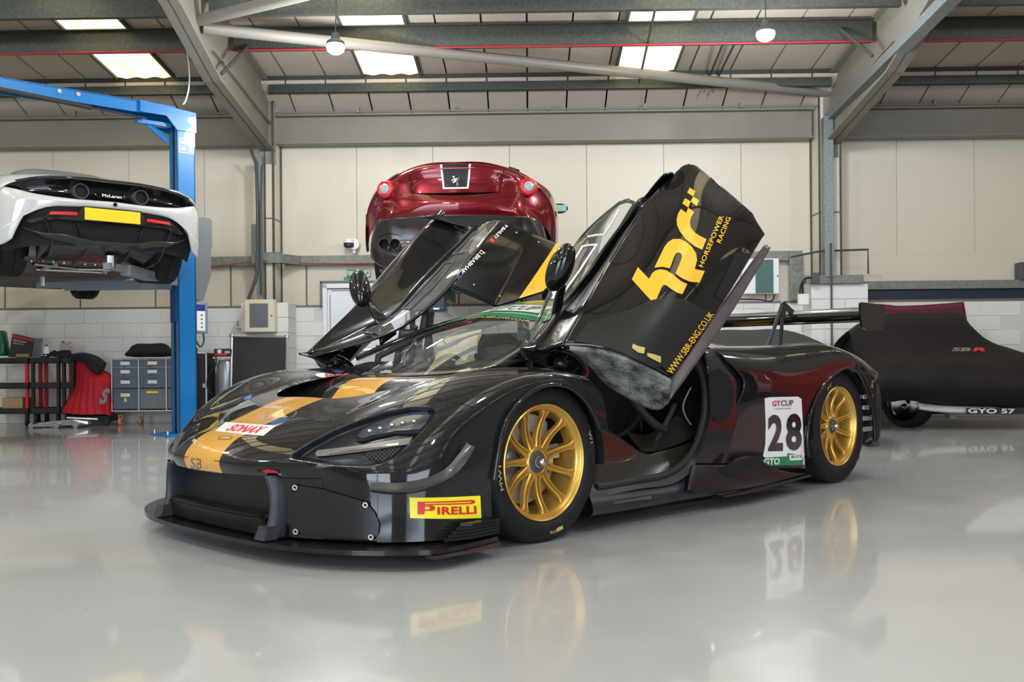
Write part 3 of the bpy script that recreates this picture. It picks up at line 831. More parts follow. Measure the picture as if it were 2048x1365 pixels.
# ---- front clamshell: rows from the centre line outwards and down the side, columns from nose to door
FR_ROWS = [
 [(-1.045,0,.318),(-1.058,0,.36),(-1.045,0,.398),(-.99,0,.447),(-.90,0,.487),(-.80,0,.522),(-.68,0,.570),(-.56,0,.608),(-.40,0,.650),(-.2,0,.69),(0,0,.70),(.2,0,.71)],
 [(-1.044,.06,.318),(-1.057,.06,.36),(-1.044,.06,.398),(-.989,.06,.447),(-.899,.06,.4873),(-.799,.06,.5223),(-.679,.06,.5702),(-.559,.06,.608),(-.399,.06,.650),(-.199,.06,.69),(.001,.06,.70),(.201,.06,.71)],
 [(-1.028,.25,.318),(-1.042,.25,.36),(-1.026,.25,.396),(-.968,.25,.45),(-.875,.25,.492),(-.775,.25,.530),(-.655,.25,.574),(-.54,.26,.608),(-.38,.27,.648),(-.18,.28,.685),(.02,.28,.705),(.22,.28,.715)],
 [(-.962,.46,.318),(-.975,.46,.358),(-.962,.46,.394),(-.905,.47,.448),(-.815,.48,.503),(-.715,.49,.55),(-.60,.5,.592),(-.485,.51,.626),(-.34,.52,.662),(-.15,.53,.692),(.04,.54,.708),(.23,.56,.735)],
 [(-.925,.54,.318),(-.937,.545,.356),(-.925,.55,.392),(-.855,.59,.452),(-.76,.63,.525),(-.66,.66,.583),(-.56,.69,.628),(-.435,.72,.676),(-.29,.74,.712),(-.12,.755,.732),(.06,.765,.737),(.22,.765,.732)],
 [(-.905,.575,.318),(-.915,.585,.354),(-.89,.62,.39),(-.81,.70,.445),(-.715,.77,.50),(-.615,.82,.553),(-.515,.86,.604),(-.40,.89,.652),(-.26,.91,.695),(-.09,.93,.722),(.08,.94,.722),(.28,.94,.69)],
 [(-.892,.60,.318),(-.880,.635,.352),(-.835,.70,.38),(-.765,.79,.41),(-.68,.86,.45),(-.59,.91,.495),(-.49,.945,.545),(-.375,.965,.600),(-.24,.98,.655),(-.08,1.0,.685),(.09,1.01,.685),(.315,1.0,.625)],
 [(-.882,.62,.318),(-.853,.68,.32),(-.805,.77,.325),(-.735,.86,.33),(-.65,.925,.34),(-.56,.965,.36),(-.455,.985,.39),(-.34,1.0,.44),(-.2,1.01,.50),(-.06,1.015,.54),(.10,1.02,.56),(.33,1.02,.53)],
 [(-.878,.63,.22),(-.848,.69,.22),(-.80,.775,.22),(-.733,.865,.22),(-.648,.93,.22),(-.56,.965,.22),(-.465,.985,.22),(-.35,1.0,.24),(-.2,1.01,.27),(-.06,1.015,.3),(.10,1.02,.33),(.34,1.02,.40)],
 [(-.885,.635,.09),(-.855,.695,.09),(-.808,.78,.09),(-.742,.87,.09),(-.657,.935,.09),(-.565,.972,.09),(-.465,.99,.09),(-.345,1.0,.09),(-.2,1.0,.09),(-.06,1.0,.09),(.10,1.0,.09),(.34,1.0,.09)],
]
Pf = surf(FR_ROWS, 200, 180)
Vf, Ff = grid_mesh(Pf)
bvh_front0 = bvh_of(Vf, Ff)
# wheel arch
ARCH = [(-.352,.0),(-.357,.298),(-.306,.491),(-.249,.568),(-.162,.628),(-.043,.662),(.082,.650),(.178,.600),(.244,.530),(.285,.46),(.6,.44),(.6,.0)]
d = sdf_poly(Vf[:, [0, 2]], ARCH); d = np.where(Vf[:, 1] > .75, d, 1.0)
Vf, _, Fo = clip(Vf, Ff, d); Vf, Ff = compact(Vf, Fo)
# bonnet outlet opening
OPEN = smooth_poly([(-.555,0),(-.553,.15),(-.535,.26),(-.47,.355),(-.36,.415),(-.2,.45),(-.02,.47),(.16,.46),(.4,.3),(.5,0),(.4,-.3),(.16,-.46),(-.02,-.47),(-.2,-.45),(-.36,-.415),(-.47,-.355),(-.535,-.26),(-.553,-.15)], 4)
d = sdf_poly(Vf[:, :2], OPEN); d = np.where(Vf[:, 2] > .5, d, 1.0)
Vf, _, Fo = clip(Vf, Ff, d); Vf, Ff = compact(Vf, Fo)
# headlight eye: sunk into the surface
HL = np.array([(-1.136,0.75,0.419),(-1.112,0.75,0.442),(-1.04,0.75,0.477),(-0.926,0.75,0.519),(-0.807,0.75,0.549),(-0.684,0.75,0.576),(-0.554,0.75,0.586),(-0.464,0.75,0.579),(-0.433,0.75,0.562),(-0.454,0.75,0.526),(-0.509,0.75,0.479),(-0.573,0.75,0.431),(-0.643,0.75,0.388),(-0.703,0.75,0.369),(-0.77,0.75,0.362),(-0.889,0.75,0.372),(-1.003,0.75,0.39),(-1.094,0.75,0.406)])
vd = np.array((0.60, -0.62, -0.10)); vd /= np.linalg.norm(vd)
cam_car = np.array((-(0.1377*BX+3.993*BY), 0.96-(0.1377*BY-3.993*BX), .745))
vd = HL.mean(0)-cam_car; vd /= np.linalg.norm(vd)
a_h, b_h, n_h = basis(vd); oh = HL.mean(0)
HL2 = np.stack([(HL-oh)@a_h, (HL-oh)@b_h], 1)
Q = np.stack([(Vf-oh)@a_h, (Vf-oh)@b_h], 1)
V0_, F0_ = Vf.copy(), list(Ff)
d = sdf_poly(Q, HL2); d = np.where((Vf[:, 1] > .4) & (Vf[:, 0] < -.3), d, 1.0)
Vf, Fi, Fo = clip(Vf, Ff, d)
Q = np.stack([(Vf-oh)@a_h, (Vf-oh)@b_h], 1)
dd = -sdf_poly(Q, HL2)
Vsm = Vf + .045*np.array((.72, -.62, -.25)); Vh = Vf.copy(); dep = np.clip(dd/.022, 0, 1); dep = dep*dep*(3-2*dep)
Vh = Vh + (dep*.045)[:, None]*np.array((.72, -.62, -.25))
bvhSm = bvh_of(V0_ + .045*np.array((.72, -.62, -.25)), F0_)
Vh, Fh = compact(Vh, Fi); Vf, Ff = compact(Vf, Fo)
VfM, FfM = mirror_l(Vf, Ff)
# paint split: side cloth behind the nose, plain gloss with stripe on top
dm = -(VfM[:, 0] + .80) - .0*VfM[:, 2] + (np.abs(VfM[:, 1]) < .70)*0 + np.maximum(0, (VfM[:, 2]-.60))*3 - np.maximum(0, np.abs(VfM[:, 1])-.83)*4 + np.maximum(0, .83-np.abs(VfM[:, 1]))*3
Vx, Fs, Ft = clip(VfM, FfM, dm)
V1, F1 = compact(Vx, Ft)
body = build('front_body', MB().add(V1, F1), 'car_gloss', car, FC, smooth=50, closed=False, solid=.006, indir=(.3, 0, -1))
V1, F1 = compact(Vx, Fs)
for sg in (1, -1):
    n_ = [f for f in F1 if V1[f[0]][1]*sg > 0]
    V2, F2 = compact(V1, n_)
    build('front_wing', MB().add(V2, F2), 'carbon_side', car, FC, smooth=50, closed=False)
bvhF = bvh_of(VfM, FfM)
for sg in (1, -1):
    V = Vh.copy(); V[:, 1] *= sg
    hp = build('headlight', MB().add(V, Fh), 'socket', car, FC, smooth=50, closed=False)
    if sg == 1:
        bvhH = bvhSm
    def onhead(pts, eps, step=.012):
        m = poly_fill(pts, vd, step, bvhH, eps)
        if sg == -1: m.v = [(x, -y, z) for x, y, z in m.v]
        return m
    lens_pts = [(-0.851,0.8,0.488),(-0.825,0.8,0.512),(-0.764,0.8,0.535),(-0.681,0.8,0.555),(-0.595,0.8,0.565),(-0.517,0.8,0.565),(-0.502,0.8,0.548),(-0.52,0.8,0.52),(-0.551,0.8,0.496),(-0.664,0.8,0.498),(-0.764,0.8,0.488),(-0.825,0.8,0.479)]
    build('lamp_lens', onhead(lens_pts, .016), 'lens', hp, FC, smooth=60, closed=False)
    surround = [(-0.867,0.8,0.491),(-0.835,0.8,0.518),(-0.766,0.8,0.543),(-0.681,0.8,0.564),(-0.587,0.8,0.573),(-0.496,0.8,0.574),(-0.483,0.8,0.555),(-0.507,0.8,0.517),(-0.541,0.8,0.483),(-0.598,0.8,0.481),(-0.672,0.8,0.487),(-0.762,0.8,0.477),(-0.826,0.8,0.466),(-0.853,0.8,0.471)]
    build('lens_surround', onhead(surround, .012), 'void', hp, FC, smooth=60, closed=False)
    for lp_ in [(-0.789,0.8,0.505),(-0.738,0.8,0.513),(-0.683,0.8,0.522),(-0.632,0.8,0.527),(-0.578,0.8,0.53)]:
        q_ = project([lp_], bvhSm, vd, .020)[0]; q_ = np.array((q_[0], q_[1]*sg, q_[2]))
        build('led_cell', MB().ell(q_, (.012, .010, .007), 12, 8), 'chrome', hp, FC, smooth=60)
    bar = onhead([(-1.05,0.8,0.436),(-1.039,0.8,0.446),(-0.845,0.8,0.452),(-0.672,0.8,0.464),(-0.589,0.8,0.469),(-0.611,0.8,0.443),(-0.845,0.8,0.428),(-1,0.8,0.422),(-1.042,0.8,0.423)], .014)
    build('light_bar', bar, 'lamp_bar', hp, FC, smooth=60, closed=False)
    build('light_strip', onhead([(-0.993,0.8,0.437),(-0.845,0.8,0.445),(-0.655,0.8,0.451),(-0.658,0.8,0.444),(-0.845,0.8,0.436),(-0.989,0.8,0.428)], .018), 'chrome', hp, FC, smooth=60, closed=False)
    build('vent_back', onhead([(-0.82,0.8,0.414),(-0.808,0.8,0.43),(-0.636,0.8,0.438),(-0.665,0.8,0.414),(-0.725,0.8,0.384),(-0.797,0.8,0.393)], .003), 'void', hp, FC, closed=False)
    # vent mesh wires
    w = MB(); mp = np.array([(-0.82,0.8,0.414),(-0.808,0.8,0.43),(-0.636,0.8,0.438),(-0.665,0.8,0.414),(-0.725,0.8,0.384),(-0.797,0.8,0.393)])
    o2 = mp.mean(0); M2 = np.stack([(mp-o2)@a_h, (mp-o2)@b_h], 1)
    for ang in (.75, -.75):
        dx, dy = math.cos(ang), math.sin(ang)
        for k in range(-14, 15):
            base = np.array((-dy, dx))*k*.011
            T = np.linspace(-.16, .16, 65); L2 = base + np.outer(T, (dx, dy))
            ins = sdf_poly(L2, M2) < 0
            idx = np.where(ins)[0]
            if len(idx) > 2:
                P = o2 + L2[idx][:, :1]*a_h + L2[idx][:, 1:]*b_h
                P = project(P, bvhH, vd, .006)
                w.tube([P[0], P[len(P)//2], P[-1]], .0011, 4, cap=False)
    if sg == -1: w.v = [(x, -y, z) for x, y, z in w.v]
    build('vent_mesh', w, 'mesh_wire', hp, FC, kind='stuff')
# ---- scuttle between bonnet outlet and windscreen, and the duct floor
SC_ROWS = [
 [(-.56,0,.50),(-.42,0,.515),(-.33,0,.575),(-.25,0,.655),(-.19,0,.685),(-.1,0,.697),(.05,0,.705)],
 [(-.56,.2,.50),(-.42,.2,.515),(-.33,.2,.57),(-.25,.2,.645),(-.18,.2,.68),(-.08,.2,.697),(.07,.2,.705)],
 [(-.52,.36,.50),(-.40,.36,.52),(-.31,.37,.57),(-.22,.37,.63),(-.14,.38,.672),(-.04,.39,.70),(.12,.39,.715)],
 [(-.45,.47,.52),(-.36,.48,.58),(-.27,.48,.63),(-.17,.49,.665),(-.08,.5,.685),(.02,.51,.70),(.18,.52,.735)],
]
Ps = surf(SC_ROWS, 50, 30); Vs, Fs_ = grid_mesh(Ps); Vs, Fs_ = mirror_l(Vs, Fs_)
build('scuttle', MB().add(Vs, Fs_), 'car_gloss', car, FC, smooth=60, closed=False)
bvhS = bvh_of(Vs, Fs_)
build('duct_floor', MB().box(-.62, .25, -.52, .52, .44, .47), 'void', car, FC)

# ---- nose below the body: grille box, mesh, fins, splitter
build('radiator_duct', MB().grid(surf([[(-.94,-.46,.325),(-.7,-.45,.325)],[(-.94,-.46,.09),(-.7,-.45,.09)]],2,2)).box(-.74,-.70,-.62,.62,.08,.34).box(-.94,-.7,-.47,-.445,.085,.32).box(-.94,-.7,.445,.47,.085,.32).box(-.95,-.7,-.44,.44,.31,.33), 'void', car, FC, closed=False)
wm = MB()
def wires(m, corner, eu, ev, nu_, nv_, r=.0012):
    corner, eu, ev = map(np.array, (corner, eu, ev))
    lu, lv = np.linalg.norm(eu), np.linalg.norm(ev); st = .0135
    n = int((lu+lv)/st)
    for k in range(n):
        c = k*st
        # diagonals u+v=c and u-v = c-lv
        u0, u1 = max(0, c-lv), min(lu, c)
        if u1-u0 > .004:
            p = corner + eu*(u0/lu) + ev*((c-u0)/lv); q = corner + eu*(u1/lu) + ev*((c-u1)/lv); m.tube([p, q], r, 3, cap=False)
        u0, u1 = max(0, c-lv), min(lu, c)
        if u1-u0 > .004:
            p = corner + eu*(u0/lu) + ev*((u0-(c-lv))/lv); q = corner + eu*(u1/lu) + ev*((u1-(c-lv))/lv); m.tube([p, q], r, 3, cap=False)
wires(wm, (-.90, -.43, .155), (-.02, .43, 0), (.0, 0, .155), 0, 0)
wires(wm, (-.92, .0, .155), (.02, .43, 0), (.0, 0, .155), 0, 0)
build('grille_mesh', wm, 'mesh_wire', car, FC, kind='stuff')
wm = MB(); wires(wm, (-.965, .43, .10), (.0, .012, 0), (0, 0, .20), 0, 0); wires(wm, (-.965, -.442, .10), (-.0, .012, 0), (0, 0, .20), 0, 0)
build('grille_mesh', wm, 'mesh_wire', car, FC, kind='stuff')
build('grille_back', MB().box(-.88, -.87, -.6, .6, .09, .32), 'car_matte', car, FC)
lip = MB()
lip.grid(surf([[(-1.0,-.40,.155),(-1.02,0,.155),(-1.0,.40,.155)],[(-.96,-.41,.165),(-.98,0,.165),(-.96,.41,.165)],[(-.92,-.41,.155),(-.93,0,.155),(-.92,.41,.155)]],20,6))
lip.grid(surf([[(-1.0,-.40,.155),(-1.02,0,.155),(-1.0,.40,.155)],[(-.99,-.40,.12),(-1.01,0,.12),(-.99,.40,.12)],[(-.985,-.42,.085),(-1.0,0,.085),(-.985,.42,.085)]],20,6))
build('grille_lip', lip, 'car_matte', car, FC, smooth=60, closed=False, solid=.008)
for sg in (1, -1):
    fn = []
    for (z, s, l, w) in ((.325,-.995,.41,.06),(.27,-.99,.435,.05),(.2,-.99,.44,.045),(.14,-1.0,.435,.05),(.085,-1.03,.42,.07)):
        fn.append([(s+.10,(l+w*.5)*sg,z),(s+.03,(l+w*.48)*sg,z),(s-.005,(l+w*.2)*sg,z),(s,(l-w*.1)*sg,z),(s+.03,(l-w*.25)*sg,z),(s+.12,(l-w*.1)*sg,z)])
    f = build('duct_fin', MB().grid(surf(fn, 14, 16)), 'fin_mat', car, FC, smooth=60, closed=False, solid=.006)
    build('fin_foot', MB().prism([(-1.045, .40*sg, .085), (-1.045, .47*sg, .085), (-.99, .475*sg, .085), (-.99, .40*sg, .085)], (0.02, 0, .045)).box(-1.03, -.98, .405*sg, .465*sg, .12, .135), 'fin_mat', f, FC)
# access panel with four washers on the bumper corner
LOW = surf([[(-.962,.44,.322),(-.912,.55,.322),(-.868,.645,.322)],[(-.955,.44,.2),(-.910,.55,.2),(-.866,.65,.2)],[(-.960,.44,.09),(-.916,.55,.09),(-.872,.66,.09)]], 12, 12)
Vl, Fl = grid_mesh(LOW); Vl2, Fl2 = mirror_l(Vl, Fl)
build('bumper_corner', MB().add(Vl, Fl), 'car_gloss_plain', car, FC, smooth=60, closed=False)
build('bumper_corner', MB().add(flip_l(Vl), Fl), 'car_gloss_plain', car, FC, smooth=60, closed=False)
allV = np.vstack([VfM, Vl2]); allF = FfM + [tuple(len(VfM)+i for i in f) for f in Fl2]
bvhN = bvh_of(allV, allF)
ap_pts = [(-1.063,0.7,0.325),(-0.945,0.7,0.297),(-0.811,0.7,0.248),(-0.741,0.7,0.221),(-0.704,0.7,0.18),(-0.683,0.7,0.133),(-0.69,0.7,0.099),(-0.714,0.7,0.079),(-0.835,0.7,0.101),(-1.067,0.7,0.145)]
for sg in (1, -1):
    m = poly_fill(ap_pts, (0.56,-0.816,-0.146), .02, bvhN, .010)
    if sg == -1: m.v = [(x, -y, z) for x, y, z in m.v]
    ap = build('access_panel', m, 'panel_carbon', car, FC, smooth=60, closed=False)
    for p in [(-1.061,0.7,0.315),(-0.744,0.7,0.212),(-1.059,0.7,0.146),(-0.721,0.7,0.09)]:
        q = project([p], bvhN, (0.56,-0.816,-0.146), .016)[0]
        q = np.array((q[0], q[1]*sg, q[2])); ax = np.array((-.85, .5*sg, 0))
        build('washer', MB().lathe([(.0055, .002), (.0065, .003), (.0105, .003), (.0112, 0), (.0055, 0)], q, ax, 20), 'alu', ap, FC)
def seam(pts, d, r=.0016, n=30):
    P = project(curve(pts, n), bvhF, d, .0005)
    for sg in (1, -1):
        Q_ = P.copy(); Q_[:, 1] *= sg
        build('shut_line', MB().tube([tuple(q) for q in Q_], r, 5), 'void', car, FC)
seam([(-1.161,0.3,0.389),(-1.067,0.3,0.374),(-0.958,0.3,0.365),(-0.865,0.3,0.368)], (0.492,-0.865,-0.096))
seam([(-0.618,0.95,0.626),(-0.523,0.95,0.609),(-0.406,0.95,0.582),(-0.279,0.95,0.535)], (0.673,-0.738,-0.042))
# tow strap slot
q = np.array((-1.104,0.62,0.367))
sl = [q+(0, -.055, .004), q+(0, .05, .012), q+(0, .06, -.002), q+(0, -.045, -.014)]
q0 = project([(-1.002,0.35,0.347),(-0.907,0.35,0.337),(-0.905,0.35,0.321),(-0.998,0.35,0.335)], bvhN, (0.508,-0.855,-0.105), .003)
build('tow_slot', MB().add(q0, [(0, 1, 2, 3)]), 'void', car, FC, closed=False)
q1 = project([(-0.978,0.35,0.339),(-0.954,0.35,0.343),(-0.912,0.35,0.331),(-0.907,0.35,0.323),(-0.965,0.35,0.33)], bvhN, (0.508,-0.855,-0.105), .006)
build('tow_strap', MB().add(q1, [(0, 1, 2, 3, 4)]), 'strap_red', car, FC, closed=False)
# splitter
half = [(-1.075,0),(-1.07,.25),(-1.045,.5),(-.99,.68),(-.91,.84),(-.80,.97),(-.69,1.055),(-.55,1.06),(-.35,1.03)]
out = [p for p in half] ; edge = curve([(s, l, 0) for s, l in half], 40)
for k, (z0_, z1_, grow, mt, nm) in enumerate(((.062, .080, .0, 'splitter_mat', 'splitter'),)):
    pl = [(p[0]-grow*(-1 if p[0] < 0 else 1)*-1, p[1]+grow*.6*(p[1] > .3), z0_) for p in edge]
    pl = [(min(p[0]-grow, -.34), max(0, p[1]+grow*.8*min(1, p[1])), z0_) for p in edge]
    inner = [(-.33, .96, z0_), (-.33, .5, z0_), (-.33, 0, z0_)]
    P = [tuple(x) for x in pl] + inner
    full = P + [(x, -y, z) for x, y, z in reversed(P) if abs(y) > 1e-4]
    build(nm, MB().prism(full, (0, 0, z1_-z0_)), mt, car, FC, smooth=40)
build('skid_edge', MB().prism([(-.70,1.062,.045),(-.55,1.068,.045),(-.345,1.04,.045),(-.345,.99,.045),(-.55,1.01,.045),(-.70,1.01,.045)], (0, 0, .013)), 'worn_red', car, FC)
ef = MB()
for k in range(5):
    z = .092+.012*k; ef.prism([(-.62+.02*k,1.02,z),(-.50,1.045,z),(-.345,1.035,z),(-.345,1.0,z),(-.52,1.0,z)], (0, 0, .010))
build('corner_stack', ef, 'car_matte', car, FC)
# dive plane (canard)
DPI = [(-0.787,0.8,0.31), (-0.723,0.893,0.312), (-0.642,0.94,0.325), (-0.57,0.972,0.357), (-0.523,0.99,0.404), (-0.483,1,0.455)]
DPO = [(-0.817,0.825,0.291), (-0.753,0.93,0.283), (-0.661,0.985,0.297), (-0.571,1.015,0.332), (-0.525,1.04,0.382), (-0.474,1.035,0.439)]
DPU = [(-0.782,0.8,0.273), (-0.721,0.89,0.267), (-0.638,0.94,0.278), (-0.554,0.975,0.31), (-0.495,0.99,0.36), (-0.45,0.995,0.412)]
for sg in (1, -1):
    mid_ = [tuple((np.array(a)*.55+np.array(b)*.45)-np.array((0, 0, .006))) for a, b in zip(DPI, DPO)]
    P = surf([DPI, mid_, DPO], 40, 6); P2 = surf([DPO, DPU], 40, 2)
    if sg == -1: P = flip_l(P); P2 = flip_l(P2)
    build('dive_plane', MB().grid(P).grid(P2), 'plane_mat', car, FC, smooth=60, closed=False)

# ---- windscreen, roof spine
WS = [
 [(-.12,0,.70),(.02,0,.765),(.20,0,.852),(.40,0,.943),(.58,0,1.010),(.76,0,1.065),(.92,0,1.100)],
 [(-.08,.22,.70),(.06,.22,.765),(.24,.215,.850),(.43,.21,.938),(.60,.20,1.003),(.78,.19,1.058),(.93,.18,1.095)],
 [(.02,.42,.715),(.15,.41,.775),(.31,.395,.855),(.48,.375,.933),(.64,.355,.993),(.81,.335,1.045),(.94,.32,1.083)],
 [(.12,.55,.745),(.24,.53,.800),(.38,.50,.872),(.54,.47,.940),(.69,.445,.993),(.84,.425,1.036),(.95,.41,1.066)],
 [(.20,.62,.795),(.30,.59,.838),(.43,.555,.892),(.57,.52,.945),(.71,.49,.990),(.85,.465,1.026),(.95,.45,1.050)],
]
Pw = surf(WS, 60, 30); Vw, Fw = grid_mesh(Pw); Vw, Fw = mirror_l(Vw, Fw)
bvhW = bvh_of(Vw, Fw)
dw = .66 - .10*(np.abs(Vw[:, 1])/.4)**2*0 - Vw[:, 0]
Vc, Fin, Fout = clip(Vw, Fw, .70-Vw[:, 0]-.0)
V1, F1 = compact(Vc, Fout)
ws = build('windscreen', MB().add(V1, F1), 'windscreen', car, FC, smooth=60, closed=False)
V2, F2 = compact(Vc, Fin)
hb = build('screen_header', MB().add(V2, F2), 'car_gloss_plain', car, FC, smooth=60, closed=False)
# dark frit border along base and sides
Vb, Fi_, Fo_ = clip(Vw+np.array((0, 0, .0015)), Fw, np.minimum(np.minimum(Vw[:, 0]-(-.095+.62*np.abs(Vw[:, 1])**1.7), 1), (.605-.32*np.clip(Vw[:,0]-.2,0,1)**1.0+0.0) - np.abs(Vw[:, 1])))
V3, F3 = compact(Vb, Fi_)
build('screen_border', MB().add(V3, F3), 'decal_black', car, FC, smooth=60, closed=False)
# green sun strip with white lines and roundel
def band(s0, s1, l0, l1, eps, n=(10, 40)):
    P = surf([[(s0, l0, 1.3), (s1, l0, 1.3)], [(s0, l1, 1.3), (s1, l1, 1.3)]], n[0], n[1])
    V, F = grid_mesh(P); V = project(V, bvhW, (0, 0, -1), eps, back=0, far=1)
    m = MB(); m.add(V, F); return m
build('sun_strip', band(.57, .90, -.50, .50, .003), 'decal_green', ws, FC, smooth=60, closed=False)
build('strip_line', band(.625, .632, -.47, .47, .0045), 'decal_white', ws, FC, closed=False)
build('strip_line', band(.70, .707, -.46, .46, .0045), 'decal_white', ws, FC, closed=False)
build('strip_plate', band(.66, .79, -.14, .30, .006), 'decal_white', ws, FC, smooth=60, closed=False)
q = [(.68, -.10, 1.3), (.68, .25, 1.3), (.76, .25, 1.3), (.76, -.10, 1.3)]
text_part('strip_lettering', 'GTCUP', q, 'decal_grey', ws, FC, bvhW, (0, 0, -1), .0075, shear=.2, bold=.02)
q = [(.535, -.12, 1.3), (.535, .36, 1.3), (.56, .36, 1.3), (.56, -.12, 1.3)]
text_part('strip_address', 'WWW.SBR-ENG.CO.UK', q, 'decal_gold_dim', ws, FC, bvhW, (0, 0, -1), .005, bold=.01)
build('roof_spine', MB().grid(surf([[(.92,-.13,1.098),(1.1,-.12,1.112),(1.35,-.12,1.09),(1.6,-.14,1.03)],[(.92,0,1.103),(1.1,0,1.118),(1.35,0,1.10),(1.6,0,1.04)],[(.92,.13,1.098),(1.1,.12,1.112),(1.35,.12,1.09),(1.6,.14,1.03)]],16,12)), 'car_gloss', car, FC, smooth=60, closed=False, solid=.03)
for sg in (1, -1):
    build('header_rail', MB().tube([(.93,.13*sg,1.085),(.95,.30*sg,1.07),(.96,.44*sg,1.035)], .022, 8), 'car_matte', car, FC, smooth=60)
    build('screen_pillar', MB().tube([(.19,.63*sg,.79),(.42,.565*sg,.885),(.70,.50*sg,.985),(.96,.45*sg,1.045)], .016, 8), 'car_gloss_plain', car, FC, smooth=60)
# wiper
build('wiper', MB().tube([(-.02,.05,.742),(.10,-.10,.80),(.30,-.25,.885)], .006, 6).tube([(-.06,.0,.72),(-.02,.05,.745)], .010, 6), 'black_plastic', car, FC)

# ---- rear body
RB = [
 [(1.46,0,1.02),(1.8,0,.98),(2.2,0,.90),(2.6,0,.85),(3.0,0,.83),(3.35,0,.82)],
 [(1.44,.45,.93),(1.8,.45,.90),(2.2,.45,.85),(2.6,.5,.82),(3.0,.5,.80),(3.35,.5,.79)],
 [(1.40,.68,.845),(1.8,.70,.83),(2.2,.72,.835),(2.6,.75,.85),(3.0,.76,.80),(3.33,.75,.72)],
 [(1.36,.82,.842),(1.75,.84,.842),(2.15,.86,.853),(2.55,.87,.865),(2.95,.88,.81),(3.32,.86,.70)],
 [(1.38,.90,.815),(1.77,.935,.815),(2.18,.96,.825),(2.55,.975,.84),(2.93,.975,.78),(3.30,.95,.66)],
 [(1.47,.945,.74),(1.78,.985,.74),(2.2,1.005,.75),(2.55,1.015,.79),(2.9,1.015,.74),(3.28,.985,.60)],
 [(1.565,.96,.66),(1.82,1.0,.66),(2.22,1.015,.66),(2.55,1.02,.72),(2.88,1.02,.69),(3.27,.99,.52)],
 [(1.535,.95,.54),(1.78,.99,.54),(2.16,1.01,.52),(2.5,1.02,.5),(2.9,1.02,.45),(3.26,.98,.4)],
 [(1.43,.92,.40),(1.72,.96,.38),(2.13,1.005,.34),(2.5,1.01,.3),(2.9,1.0,.3),(3.26,.97,.3)],
 [(1.38,.91,.29),(1.68,.94,.26),(2.15,.995,.22),(2.5,1.0,.2),(2.9,.99,.2),(3.26,.96,.22)],
 [(1.36,.90,.18),(1.66,.95,.16),(2.2,.99,.13),(2.5,.99,.12),(2.9,.98,.13),(3.26,.95,.16)],
]
Pr = surf(RB, 90, 90); Vr, Fr = grid_mesh(Pr)
ARR = [(2.225,0),(2.175,.2),(2.158,.3),(2.19,.43),(2.264,.529),(2.33,.59),(2.422,.643),(2.55,.69),(2.686,.716),(2.80,.69),(2.893,.62),(2.97,.53),(3.02,.44),(3.05,.3),(3.06,0)]
d = sdf_poly(Vr[:, [0, 2]], ARR); d = np.where(Vr[:, 1] > .6, d, 1.0)
Vr, _, Fo = clip(Vr, Fr, d); Vr, Fr = compact(Vr, Fo)
# tail fence: cut the corner behind the wheel away
d = 3.03 - Vr[:, 0] + np.maximum(0, Vr[:, 2]-.60)*3; d = np.where(Vr[:, 1] > .6, d, 1.0)
Vr, _, Fo = clip(Vr, Fr, d); Vr, Fr = compact(Vr, Fo)
VrM, FrM = mirror_l(Vr, Fr)
build('rear_body', MB().add(VrM, FrM), 'car_gloss', car, FC, smooth=50, closed=False, solid=.008, indir=(0, 0, -1))
bvhR = bvh_of(VrM, FrM)
for sg in (1, -1):
    # arch lips
    for AR, nm, l0 in ((ARCH[:10], 'arch_lip', 1.018), (ARR[1:-1], 'arch_lip', 1.02)):
        pth = curve([(s, l0, z) for s, z in AR if z > .05], 50)
        pth = project(pth+np.array((0, .3, 0)), bvhF if nm and AR is not None and AR[0][0] < 1 else bvhR, (0, -1, 0), .0, back=0, far=.6) if False else pth
        if sg == -1: pth = flip_l(pth)
        build(nm, MB().tube([tuple(p) for p in pth], .009, 8), 'car_gloss_plain', car, FC, smooth=60)
    # wheel wells
    for sc_, R_, s0_ in ((0.0, .358, 0), (2.682, .385, 1)):
        P = []
        for k in range(25):
            an = math.pi*k/24*1.06 - .1
            P.append([(sc_-R_*math.cos(an), .52*sg, .33+R_*math.sin(an)), (sc_-R_*math.cos(an), .985*sg, .33+R_*math.sin(an))])
        P = np.array(P)
        build('wheel_well', MB().grid(P), 'void', car, FC, smooth=60, closed=False)
        build('wheel_well_back', MB().box(sc_-.36, sc_+.36, .50*sg, .52*sg, .12, .60 if s0_ == 0 else .70), 'void', car, FC)
    # louvres and fence behind the rear wheel
    lv = [build('louvre', MB().box(2.98, 3.12, .90*sg, .985*sg, z, z+.028, .003), 'alu' if z > .42 else 'mid_grey', car, FC) for z in (.30, .37, .44, .51, .58)]
    build('rear_fence', MB().tube([(2.79,1.02*sg,.705),(2.90,1.02*sg,.66),(2.99,1.02*sg,.56),(3.04,1.02*sg,.42),(3.055,1.02*sg,.28),(3.05,1.02*sg,.235),(2.99,1.02*sg,.235)], .013, 8), 'car_matte', car, FC, smooth=60)
    build('tail_panel', MB().box(3.10, 3.28, .55*sg, .95*sg, .22, .68, .03), 'car_matte', car, FC)
